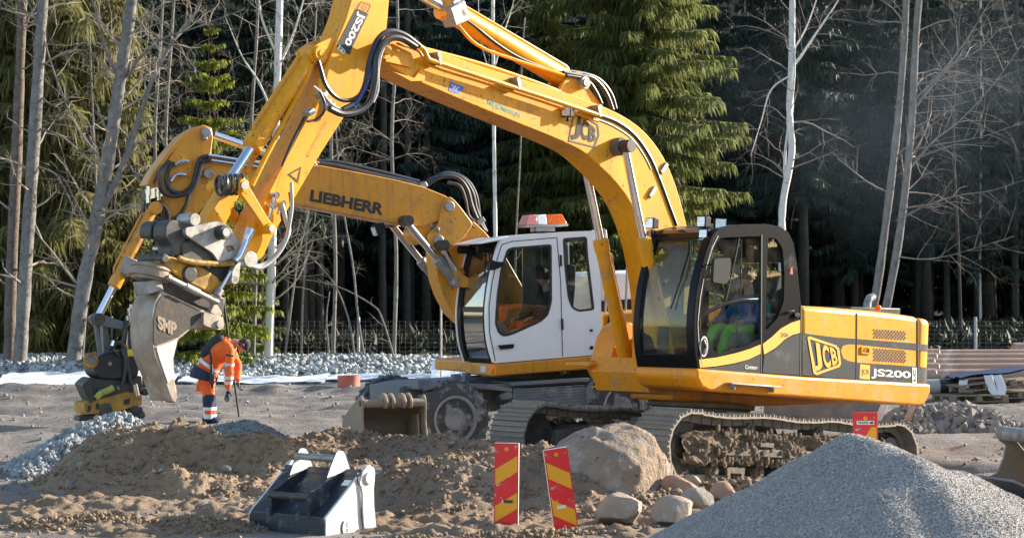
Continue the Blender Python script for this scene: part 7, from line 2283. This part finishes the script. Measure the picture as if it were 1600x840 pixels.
def segs_mesh(name, S, m, parent, off, n=4):
    """S: list of (p0, p1, r0, r1)"""
    A = np.array([s[0] for s in S]); B = np.array([s[1] for s in S]); r0 = np.array([s[2] for s in S]); r1 = np.array([s[3] for s in S])
    D = B - A; L_ = np.linalg.norm(D, axis=1, keepdims=True); D = D / np.maximum(L_, 1e-6)
    ref = np.where(np.abs(D[:, 2:3]) < .9, np.array([[0, 0, 1.0]]), np.array([[1.0, 0, 0]]))
    X = np.cross(D, ref); X /= np.maximum(np.linalg.norm(X, axis=1, keepdims=True), 1e-6); Yv = np.cross(D, X)
    V = []
    for P_, r_ in ((A, r0), (B + D * L_ * .06, r1)):
        for j in range(n):
            a = 2 * math.pi * j / n
            V.append(P_ + (X * math.cos(a) + Yv * math.sin(a)) * r_[:, None])
    V = np.stack(V, 1) - np.array(off)
    base = (np.arange(len(S)) * 2 * n)[:, None]
    F = np.concatenate([base + np.array([[j, (j + 1) % n, n + (j + 1) % n, n + j]]) for j in range(n)], 0)
    return np_mesh(name, V.reshape(-1, 3), F, m, parent, 1)

def grow(S, rg, p, d, L, r_, depth, droop=.0, kink=.22, nch=5, spread=.8):
    n = max(3, int(3 + L * 1.6)); st = L / n
    p = np.array(p, float); d = np.array(d, float)
    for i in range(n):
        t = i / n
        d = d + rg.normal(0, kink, 3) * (.5 + .5 * t) + np.array([0, 0, -droop * (.3 + t)])
        d /= np.linalg.norm(d)
        q = p + d * st
        ra = r_ * (1 - .75 * t); rb = r_ * (1 - .75 * (i + 1) / n)
        S.append((p, q, ra, rb))
        if depth > 0 and (i > 0 or n < 4):
            k = rg.poisson(nch / n)
            for _ in range(k):
                v = rg.normal(0, 1, 3); v -= d * v.dot(d); v /= np.linalg.norm(v)
                dd = d * (1 - spread * .45) + v * spread
                grow(S, rg, q, dd / np.linalg.norm(dd), L * rg.uniform(.35, .62) * (1 - .35 * t), rb * .55, depth - 1, droop * 1.25, kink * 1.1, nch, spread)
        p = q

def bare_tree(name, label, cat, path, Y, r0, r1, bark, twig, seed, height=14, nb=18, blen=1.8, z0=2.0, droop=.03, depth=2, up=.55, limbs=(), group=None, bias=0.0, nch=5, brad=.30, tmin=.008, spread=.8, side=None, zmax=None):
    rg = np.random.RandomState(seed)
    P = [np.array(at(px, py, Y)) for px, py in path]
    base = P[0].copy(); base[2] = float(G(base[0], base[1])) - .1
    P[0] = base
    e = (P[-1] - P[-2]); e /= np.linalg.norm(e); e = e * .7 + np.array([0, 0, .3]); e /= np.linalg.norm(e)
    while P[-1][2] < height: P.append(P[-1] + e * 1.4 + np.r_[rg.normal(0, .06, 2), 0])
    pts = np.array(catmull([tuple(p) for p in P], 6))
    Ltot = pts[-1, 2] - pts[0, 2]
    rad = [r0 + (r1 - r0) * ((q[2] - pts[0, 2]) / Ltot) for q in pts]
    rad[0] *= 1.25
    rad = [r_ * (1 + .05 * rg.normal()) for r_ in rad]
    t = thing(name, label, cat, loc=tuple(base), group=group)
    b_ = MB(); b_.tube([tuple(q - base) for q in pts], rad, 10); b_.build('trunk', bark, t, smooth=180)
    S = []
    ends = []
    for lp, lr in limbs:
        Q_ = [np.array(at(px, py, Y)) for px, py in lp]
        dv = Q_[-1] - Q_[-2]; dv /= np.linalg.norm(dv)
        Q_ += [Q_[-1] + dv * 1.2 + rg.normal(0, .15, 3) + np.array([0, 0, .2])]
        Q_ = [q + np.array([0, (i / len(Q_)) * rg.uniform(-1, 1) * .8, 0]) for i, q in enumerate(Q_)]
        c = np.array(catmull([tuple(q) for q in Q_], 5))
        b2 = MB(); b2.tube([tuple(q - base) for q in c], list(np.linspace(lr, lr * .25, len(c))), 7); b2.build('limb', bark, t, smooth=180)
        for i in range(2, len(c) - 1):
            if rg.rand() < .75:
                d = c[i + 1] - c[i]; d /= np.linalg.norm(d); v = rg.normal(0, 1, 3); v -= d * v.dot(d); v /= np.linalg.norm(v)
                grow(S, rg, c[i], d * .6 + v * .8, blen * rg.uniform(.4, .9), max(tmin, lr * .3), depth - 1 if depth > 1 else 1, droop, .22, nch, spread)
    for k in range(nb):
        zz = rg.uniform(z0, min(zmax or height, height - .5)); i = int(np.argmin(np.abs(pts[:, 2] - zz)))
        a = rg.uniform(0, 2 * math.pi)
        if side is not None: a = side + rg.normal(0, .9)
        d = np.array([math.cos(a) + bias, math.sin(a) * .8, up + rg.normal(0, .2)]); d /= np.linalg.norm(d)
        grow(S, rg, pts[i], d, blen * rg.uniform(.5, 1.15), max(tmin * 1.3, rad[i] * brad * rg.uniform(.6, 1)), depth, droop, .2, nch, spread)
    if S: segs_mesh('twigs', S, twig, t, tuple(base))
    return t

# --- spruces
def spruce_mesh(seed, H, Rm, zb, taper=1.0, nwh=34, nb=7, hang=.45, wdt=.05, dens=1.0, droop=.35, tipup=.25, reps=6):
    rg = np.random.RandomState(seed)
    Vs = []; stems = []
    for k in range(nwh):
        t = (k + rg.uniform(-.3, .3)) / nwh; t = min(max(t, 0), 1)
        z = zb + (H - zb) * t
        Rr = Rm * (1 - t) ** taper * rg.uniform(.8, 1.1) + .12
        n = rg.randint(nb - 2, nb + 2)
        a0 = rg.uniform(0, 6.28)
        for j in range(n):
            a = a0 + 6.283 * j / n + rg.normal(0, .18); Lb = Rr * rg.uniform(.5, 1.12)
            ca, sa = math.cos(a), math.sin(a)
            m = max(4, int(Lb / .10 * dens))
            s = np.linspace(.06, 1, m)
            dr = droop * rg.uniform(.6, 1.3) * (1 - .6 * t)
            X = Lb * s; Z = z + Lb * (-dr * s + tipup * dr * s ** 2.4 + .25 * t * s)
            Pc = np.stack([X * ca, X * sa, Z], -1)
            stems.append((np.array([0, 0, z]), Pc[m // 2], .022 + .012 * Lb, .014)); stems.append((Pc[m // 2], Pc[-1], .014, .004))
            # hanging and lateral sprays
            Pq = np.repeat(Pc, reps, 0); sq = np.repeat(s, reps)
            N = len(Pq)
            lat = rg.choice([-1, 1], N) * rg.uniform(.1, 1.1, N)
            ln = (hang * (.35 + 1.1 * rg.rand(N) ** 1.5)) * (1.05 - .45 * sq) * min(1, .35 + Lb * .5)
            dirx = np.stack([-sa * lat + ca * .45, ca * lat + sa * .45, -rg.uniform(.15, 1.5, N) * (1.0 - .5 * t)], -1)
            dirx /= np.linalg.norm(dirx, axis=1, keepdims=True)
            tipd = dirx * .6 + np.array([0, 0, -.7]); tipd /= np.linalg.norm(tipd, axis=1, keepdims=True)
            mid = Pq + dirx * (ln * .5)[:, None]; tip = mid + tipd * (ln * .55)[:, None]
            sdv = np.cross(dirx, rg.normal(0, 1, (N, 3))); sdv /= np.maximum(np.linalg.norm(sdv, axis=1, keepdims=True), 1e-6)
            w = (wdt * rg.uniform(.6, 1.3, N))[:, None]
            Vs.append(np.stack([Pq - sdv * w * .4, Pq + sdv * w * .4, mid - sdv * w, mid + sdv * w, tip], 1))
    # leader
    V = np.concatenate(Vs, 0)
    n = len(V)
    base = (np.arange(n) * 5)[:, None]
    F = np.concatenate([base + np.array([[0, 1, 3]]), base + np.array([[0, 3, 2]]), base + np.array([[2, 3, 4]])], 0)
    return V.reshape(-1, 3), F, stems
_spr = {}
def spruce(key, label, x, y, mesh_args, leafm, r0=.2, rot=0, sc=1.0, group=None, shared=True, cat='spruce tree', name='spruce_tree'):
    kk = (key, leafm.name)
    t = thing(name, label, cat, loc=(x, y, float(G(x, y)) - .05), group=group)
    t.rotation_euler = (0, 0, rot); t.scale = (sc, sc, sc)
    if kk not in _spr:
        V, F, stems = spruce_mesh(**mesh_args)
        H = mesh_args['H']
        c = np_mesh('crown', V, F, leafm, t, 0)
        zs = np.linspace(0, H, 8)
        b_ = MB(); b_.tube([(.03 * math.sin(z * 1.3), .03 * math.cos(z), z) for z in zs], [r0 * (1 - .92 * z / H) * (1.25 if z == 0 else 1) for z in zs], 9); tr = b_.build('trunk', BARK_DARK if r0 > .05 else BARK_BROWN, t, smooth=180)
        br = segs_mesh('branch_stems', stems, BARK_DARK, t, (0, 0, 0), 3)  # bare branch stems in bark, no needles
        _spr[kk] = (c, tr, br)
    else:
        for q in _spr[kk]: dup(q, t)
    return t
rg = np.random.RandomState(12)
VAR = [dict(seed=s, H=h, Rm=r_, zb=zb, nwh=nw, nb=7, hang=.5, wdt=.040, dens=.9, droop=.4, reps=7) for s, h, r_, zb, nw in ((1, 21, 2.7, 3.2, 30), (2, 23, 3.0, 4.6, 30), (3, 20, 2.4, 3.8, 28), (4, 24, 2.9, 5.4, 30))]
VAR += [dict(seed=7, H=17, Rm=2.6, zb=.2, nwh=30, nb=7, hang=.6, wdt=.085, dens=.65, droop=.4), dict(seed=8, H=19, Rm=2.8, zb=.2, nwh=32, nb=7, hang=.6, wdt=.085, dens=.65, droop=.4)]
ROWN = ('dark forest spruce, foremost row', 'dark forest spruce, second row', 'dark forest spruce, third row', 'dark forest spruce, fourth row', 'dark forest spruce, fifth row', 'dark forest spruce, hindmost row')
PLACES = ((-90, 'well beyond the left edge'), (0, 'just outside the left edge'), (70, 'behind the two leaning trunks'), (150, 'behind the forked tree foot'), (230, 'behind the tilt rotator'), (310, 'behind the ochre stick'), (380, 'behind the bending worker'), (450, 'behind the white birch'), (520, 'behind the dark lettering of the ochre boom'), (590, 'behind the red pipe stub'), (660, 'behind the tan bucket'), (730, 'behind the pale survey post'), (800, 'behind the white cab windscreen'), (870, 'behind the warning beacon'), (940, 'behind the white cab rear window'), (1010, 'behind the steep part of the boom'), (1090, 'behind the black cab windscreen'), (1170, 'behind the black cab door'), (1250, 'behind the forked white birch'), (1340, 'behind the engine housing'), (1420, 'behind the two grey trunks'), (1500, 'behind the fence post at right'), (1600, 'behind the pink-brown pipes'), (1700, 'just outside the right edge'), (9999, 'well beyond the right edge'))
_labs = {}
k = 0
def edge_y(x):
    return 66.0 if x < -10 else (66 + 19 * (x + 10) / 12 if x < 2 else 85 + .3 * (x - 2))
for row, (Y, dx, off) in enumerate(((.5, 3.3, 0), (3.5, 3.0, 1.4), (7, 3.0, .4), (11, 3.1, 1.8), (16, 3.2, .7), (22, 3.3, 2.0))):
    x = -(66 * .235 + 7) + off
    while x < 92 * .235 + 11:
        xx = x + rg.normal(0, .5); yy = edge_y(xx) + Y + rg.normal(0, .7)
        # leave room behind the sunlit spruces at the front edge
        if True:
            v = rg.randint(0, 4)
            if row >= 3: v = 4 + v % 2
            pxx = 800 + xx / yy * FPX
            where = next(b_ for a_, b_ in PLACES if pxx < a_)
            lab = ROWN[row] + ', ' + where
            if lab in _labs: lab = ROWN[row] + ', ' + where + (' and right of its twin' if pxx >= _labs[lab] else ' and left of its twin')
            _labs[lab] = pxx
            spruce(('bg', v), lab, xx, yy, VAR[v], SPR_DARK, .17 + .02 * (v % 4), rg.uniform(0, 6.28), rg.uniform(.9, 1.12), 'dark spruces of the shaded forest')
            k += 1
        x += dx * rg.uniform(.8, 1.2)
# trees beyond the right edge of the picture, seen in the cab glass
ty = -34.0
while ty < 66:
    v = 4 + rg.randint(0, 2)
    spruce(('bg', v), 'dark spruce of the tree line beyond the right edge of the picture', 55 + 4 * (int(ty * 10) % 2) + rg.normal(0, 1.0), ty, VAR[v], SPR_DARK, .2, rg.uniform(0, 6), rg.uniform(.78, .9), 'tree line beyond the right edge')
    ty += 1.5
# sunlit spruces at the edge
X_of = lambda px, Y: (px - 800) / FPX * Y
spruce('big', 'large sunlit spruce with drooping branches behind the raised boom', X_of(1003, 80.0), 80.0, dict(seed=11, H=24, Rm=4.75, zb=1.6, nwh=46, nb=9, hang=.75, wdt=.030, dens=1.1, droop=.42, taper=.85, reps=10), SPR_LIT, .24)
spruce('olive', 'olive green spruce with long hanging twigs behind the leaning grey trunks', X_of(95, 62.2), 62.2, dict(seed=13, H=22, Rm=2.6, zb=1.0, nwh=44, nb=8, hang=1.15, wdt=.030, dens=1.0, reps=9, droop=.55, taper=.6), SPR_OLIVE, .2)
spruce('olive2', 'olive spruce at the left picture edge behind the brown trunk', X_of(-10, 62.4), 62.4, dict(seed=14, H=19, Rm=2.3, zb=.6, nwh=40, nb=8, hang=.9, wdt=.030, dens=1.0, reps=9, droop=.5, taper=.6), SPR_OLIVE, .2)
spruce('low', 'short green spruce behind the leaning grey trunk fork', X_of(190, 62.6), 62.6, dict(seed=16, H=9.5, Rm=2.2, zb=.4, nwh=30, nb=8, hang=.5, wdt=.05, dens=1.0, droop=.45, taper=.7), SPR_OLIVE, .1)
spruce('young', 'slender bright yellow-green young spruce above the ochre excavator arm', X_of(327, 57.4), 57.4, dict(seed=15, H=9.3, Rm=1.75, zb=.3, nwh=24, nb=8, hang=.34, wdt=.034, dens=1.5, reps=8, droop=.10, tipup=-.4, taper=.75), SPR_BRIGHT, .045)
spruce('young2', 'green young spruce behind the bending worker', X_of(372, 61.8), 61.8, dict(seed=17, H=4.6, Rm=1.5, zb=.2, nwh=16, nb=7, hang=.34, wdt=.045, dens=1.3, droop=.2, taper=.7), SPR_LIT, .045)
spruce('mid', 'mid-green spruce left of the large sunlit one, behind the boom', X_of(850, 82.0), 82.0, dict(seed=18, H=18, Rm=2.6, zb=2.0, nwh=36, nb=8, hang=.7, wdt=.035, reps=8, dens=1.0, droop=.5, taper=.7), SPR_LIT, .18)

# --- bare deciduous trees with their photographed leaning trunks
bare_tree('leaning_tree', 'brownish bare trunk leaning right at the far left edge of the picture', 'tree', [(14, 566), (18, 420), (26, 240), (33, 60), (36, 0)], 57.6, .165, .10, BARK_BROWN, TWIG, 101, nb=8, blen=1.2, limbs=[([(30, 60), (42, 30), (60, -10)], .07)])
bare_tree('leaning_tree', 'smooth pale grey bare trunk, second from the left edge of the picture', 'tree', [(30, 568), (40, 420), (52, 240), (62, 80), (68, -10)], 57.2, .19, .12, BARK_GREY, TWIG, 102, nb=16, blen=1.6, limbs=[([(62, 150), (85, 165), (105, 150)], .03), ([(58, 200), (100, 215), (140, 255)], .035), ([(56, 260), (90, 275), (125, 330)], .03)])
bare_tree('forked_tree', 'forked grey bare tree with a wide V of two limbs left of the excavator arms', 'tree', [(112, 568), (130, 450), (150, 350), (172, 230), (188, 120), (206, 0)], 57.0, .20, .13, BARK_GREY, TWIG, 103, nb=34, blen=1.9, nch=6,
          limbs=[([(158, 330), (190, 265), (215, 190), (240, 130), (270, 70), (300, 20)], .10), ([(188, 130), (165, 80), (150, 20)], .05), ([(200, 120), (225, 85), (260, 60), (300, 50)], .05), ([(168, 260), (120, 200), (85, 120), (60, 40)], .04), ([(196, 250), (240, 300), (290, 250)], .035)])
bare_tree('thin_tree', 'thin bare stem beside the foot of the forked tree', 'tree', [(126, 566), (138, 440), (150, 330), (146, 200)], 57.5, .045, .02, BARK_GREY, TWIG, 104, height=9, nb=12, blen=1.0)
bare_tree('birch_tree', 'white birch trunk behind the raised stick of the tracked excavator', 'birch tree', [(419, 566), (424, 420), (430, 250), (434, 100), (437, 0)], 58.4, .12, .08, BIRCH, TWIG, 105, nb=30, blen=2.0, nch=6, droop=.06, limbs=[([(432, 110), (455, 60), (470, 20)], .045), ([(430, 190), (405, 130), (380, 90)], .04), ([(430, 80), (410, 30), (400, -20)], .04)])
for i, (px, Yt_, lab, nb_) in enumerate(((262, 60.6, 'tangle of bare grey twigs around a thin stem, left behind the ochre stick', 26), (395, 59.2, 'thin bare tree with tangled twigs left of the white birch', 30), (520, 59.5, 'bare twiggy tree showing below the raised stick', 30), (615, 60.0, 'bare twiggy tree behind the boom tip', 26), (245, 60.4, 'bare twiggy tree behind the forked grey tree', 18))):
    bare_tree('twiggy_tree', lab, 'tree', [(px, 560), (px + 4, 400), (px - 3, 220), (px + 6, 60)], Yt_, .06, .03, BARK_GREY, TWIG, 120 + i, nb=nb_, blen=1.7, depth=2, nch=9, z0=3.8, droop=.07, up=.3, spread=1.0, tmin=.008)
for i, (path, Yt_, lab) in enumerate((([(443, 566), (456, 470), (466, 400), (481, 330), (485, 260)], 58.6, 'thin pale bare sapling just right of the white birch foot'), ([(470, 566), (473, 470), (479, 380), (483, 320)], 59.5, 'second thin sapling right of the white birch, nearly upright'), ([(572, 562), (560, 500), (552, 420), (540, 350), (533, 300)], 58.9, 'pale bare sapling leaning left under the ochre boom'), ([(556, 562), (545, 500), (520, 440), (480, 395)], 59.4, 'bare sapling bending far left under the ochre boom'), ([(515, 560), (510, 500), (515, 455)], 59.9, 'short thin sapling under the ochre boom'), ([(620, 545), (598, 500), (580, 475), (520, 445), (440, 432)], 59.0, 'long arching bare stem bowed over to the left under the ochre boom'))):
    bare_tree('sapling', lab, 'sapling', path, Yt_, .035, .014, BARK_GREY, TWIG, 140 + i, height=(9 if i not in (3, 4, 5) else 0), nb=5, blen=.8, depth=1, z0=2.0)
bare_tree('thin_birch', 'thin pale birch stem rising behind the boom, right of the ochre arm', 'birch tree', [(773, 560), (774, 380), (772, 240), (771, 120), (770, 0)], 62.0, .06, .045, BIRCH, TWIG, 150, nb=8, blen=1.5, z0=7, up=1.0, limbs=[([(772, 110), (785, 60), (800, 10)], .025), ([(772, 130), (755, 80), (748, 20)], .022)])
bare_tree('thin_birch', 'very thin pale stem just left of the white cab beacon', 'birch tree', [(803, 560), (806, 380), (812, 260), (815, 180)], 62.3, .03, .02, BARK_GREY, TWIG, 151, height=9, nb=4, blen=.8, depth=1)
bare_tree('birch_tree', 'white birch with forked stem behind the black cab roof', 'birch tree', [(1222, 560), (1222, 400), (1223, 320), (1237, 240), (1234, 180), (1237, 80), (1238, 0)], 61.0, .115, .085, BIRCH, TWIG_DARK, 152, nb=20, blen=1.9, z0=5.5, up=.4, droop=.06, bias=.1, limbs=[([(1243, 100), (1270, 60), (1290, 30), (1310, 0)], .04), ([(1242, 75), (1262, 40), (1280, -10)], .03), ([(1228, 300), (1227, 240), (1240, 120), (1243, 0)], .05), ([(1240, 115), (1205, 140), (1190, 190)], .03)])
bare_tree('grey_tree', 'left of two grey trunks rising behind the yellow engine housing', 'tree', [(1343, 566), (1366, 475), (1384, 350), (1402, 200), (1412, 80), (1416, 0)], 61.2, .125, .085, BARK_GREY, TWIG_DARK, 153, nb=14, blen=2.0, z0=5, up=.5, bias=-.1)
bare_tree('grey_tree', 'right of two grey trunks rising behind the yellow engine housing, many branches', 'tree', [(1363, 566), (1386, 475), (1408, 350), (1424, 200), (1430, 80), (1436, 0)], 61.0, .125, .085, BARK_GREY, TWIG_DARK, 154, nb=26, blen=2.3, z0=4, up=.35, bias=1.1, droop=.05, nch=6, tmin=.008, limbs=[([(1428, 170), (1460, 130), (1490, 100), (1525, 80)], .045), ([(1424, 160), (1470, 115), (1520, 50)], .035), ([(1420, 265), (1460, 220), (1500, 190), (1545, 140)], .035), ([(1400, 345), (1450, 320), (1500, 305), (1560, 295)], .03), ([(1396, 400), (1440, 405), (1480, 400), (1505, 392)], .025), ([(1424, 235), (1470, 225), (1530, 215)], .03)])
bare_tree('grey_tree', 'bare twiggy tree at the upper right with fine reddish twigs', 'tree', [(1502, 560), (1498, 400), (1490, 200), (1500, 0)], 66.0, .05, .03, BARK_DARK, TWIG_DARK, 155, nb=30, blen=2.2, z0=6, up=.2, nch=7, tmin=.007, depth=2)
for i, (px, r_, Yt_, m_, lab) in enumerate(((1437, .13, 64.5, BARK_GREY, 'straight grey trunk just right of the counterweight'), (1480, .12, 65.5, BARK_BROWN, 'straight grey-brown trunk behind the fence post at right'), (1532, .05, 64.0, BIRCH, 'slim sunlit trunk at right between thick dark ones'), (1587, .13, 65, BARK_BROWN, 'straight dark trunk at the right edge of the picture'), (598, .12, 65.5, BARK_BROWN, 'straight dark trunk below the ochre boom, middle of three'), (636, .13, 66, BARK_DARK, 'straight dark trunk below the ochre boom, right of three'), (500, .13, 65, BARK_BROWN, 'straight dark trunk below the ochre boom, left of three'), (447, .10, 64, BARK_BROWN, 'straight grey trunk right of the white birch'), (405, .10, 64.4, BARK_GREY, 'straight grey trunk left of the white birch foot'), (80, .13, 64.5, BARK_BROWN, 'brown spruce trunk between grey leaning trunks at left'))):
    Yt_ = edge_y(X_of(px, Yt_)) + 1.0 if px != 80 else Yt_; Yt_ = edge_y(X_of(px, Yt_)) + 1.0 if px != 80 else Yt_; r_ *= 1.2; m_ = BIRCH if px == 1532 else BARK_DARK  # unlit trunks painted with dark bark, the sunlit one with birch white
    bare_tree('tree_trunk', lab, 'tree', [(px, 560), (px - 1, 400), (px + 1, 200), (px, 0)], Yt_, r_, r_ * .7, m_, TWIG, 170 + i, nb=6, blen=.7, depth=1, z0=5)

# near-black undergrowth added as shade between fence and forest edge
UNDER = leaf('shade_undergrowth', (.020, .026, .014), (.012, .017, .010), .1)
def undergrowth():
    rg = np.random.RandomState(301)
    n = 42000
    x = rg.uniform(-24, 26, n); e = np.array([edge_y(v) for v in x])
    y = 62.2 + (np.maximum(e, 66) + 4 - 62.2) * rg.rand(n) ** 1.25
    k = afbm(x, y, .35, 3) > -.22
    x, y = x[k], y[k]; n = len(x)
    z = G(x, y) + .03
    h = rg.uniform(.10, .45, n) * (.6 + .8 * np.clip(afbm(x, y, .5, 2) + .4, 0, 1))
    a = rg.uniform(0, 6.28, n); w = rg.uniform(.03, .09, n)
    P = np.stack([x, y, z], -1); sd_ = np.stack([np.cos(a), np.sin(a), 0 * a], -1)
    lean = rg.normal(0, .8, (n, 3)); lean[:, 2] = 1
    mid = P + lean * (h * .55)[:, None]; tip = P + lean * h[:, None] + rg.normal(0, .12, (n, 3))
    V = np.stack([P - sd_ * (w * .5)[:, None], P + sd_ * (w * .5)[:, None], mid - sd_ * (w * 1.6)[:, None], mid + sd_ * (w * 1.6)[:, None], tip], 1)
    b_ = (np.arange(n) * 5)[:, None]
    F = np.concatenate([b_ + np.array([[0, 1, 3]]), b_ + np.array([[0, 3, 2]]), b_ + np.array([[2, 3, 4]])], 0)
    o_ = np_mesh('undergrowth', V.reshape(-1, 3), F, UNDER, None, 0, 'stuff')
    tag(o_, 'low dark undergrowth added as shade between the wire fence and the forest edge', 'undergrowth')
undergrowth()
# ------------------------------------------------------------------ tidy: every loose-matter object is tagged
for o_ in COL.objects:
    if o_.parent is None and o_.type == 'MESH' and o_.get('kind') == 'stuff' and 'label' not in o_:
        o_['label'] = {'loose_stones': 'small loose stones strewn over the flat dirt', 'loose_dirt': 'crumbs of dirt strewn over the flat ground', 'loose_rocks': 'loose rocks along the forest edge at right'}.get(o_.name.split('.')[0], 'loose stones on the ground')
        o_['category'] = 'loose stones'
# thin exhaust haze drifting off behind the yellow machine
def smoke():
    m = bpy.data.materials.new('exhaust_haze'); m.use_nodes = True
    nt = m.node_tree; N = nt.nodes; Lk = nt.links; N.clear()
    o = N.new('ShaderNodeOutputMaterial'); v = N.new('ShaderNodeVolumePrincipled')
    v.inputs['Color'].default_value = (.60, .76, .95, 1); v.inputs['Anisotropy'].default_value = .2
    tc = N.new('ShaderNodeTexCoord'); n = N.new('ShaderNodeTexNoise'); n.inputs['Scale'].default_value = .45; n.inputs['Detail'].default_value = 3
    Lk.new(tc.outputs['Object'], n.inputs['Vector'])
    gr = N.new('ShaderNodeTexGradient'); gr.gradient_type = 'SPHERICAL'
    mp = N.new('ShaderNodeMapping'); mp.inputs['Scale'].default_value = (1 / 6.0, 1 / 4.5, 1 / 3.6)
    Lk.new(tc.outputs['Object'], mp.inputs[0]); Lk.new(mp.outputs[0], gr.inputs[0])
    r = N.new('ShaderNodeMapRange'); r.inputs[1].default_value = .38; r.inputs[2].default_value = .75; r.inputs[4].default_value = .022
    Lk.new(n.outputs[0], r.inputs[0])
    mu = N.new('ShaderNodeMath'); mu.operation = 'MULTIPLY'; Lk.new(r.outputs[0], mu.inputs[0]); Lk.new(gr.outputs[1], mu.inputs[1])
    Lk.new(mu.outputs[0], v.inputs['Density']); Lk.new(v.outputs[0], o.inputs['Volume'])
    b = MB(); b.ball((0, 0, 0), 1, 24, 14, (6.0, 4.5, 3.6))
    ob = b.build('exhaust_smoke', m, None, smooth=180, kind='stuff')
    ob.location = (9.6, 50, 6.4)
    tag(ob, 'thin bluish exhaust haze drifting before the dark forest at right', 'smoke')
smoke()
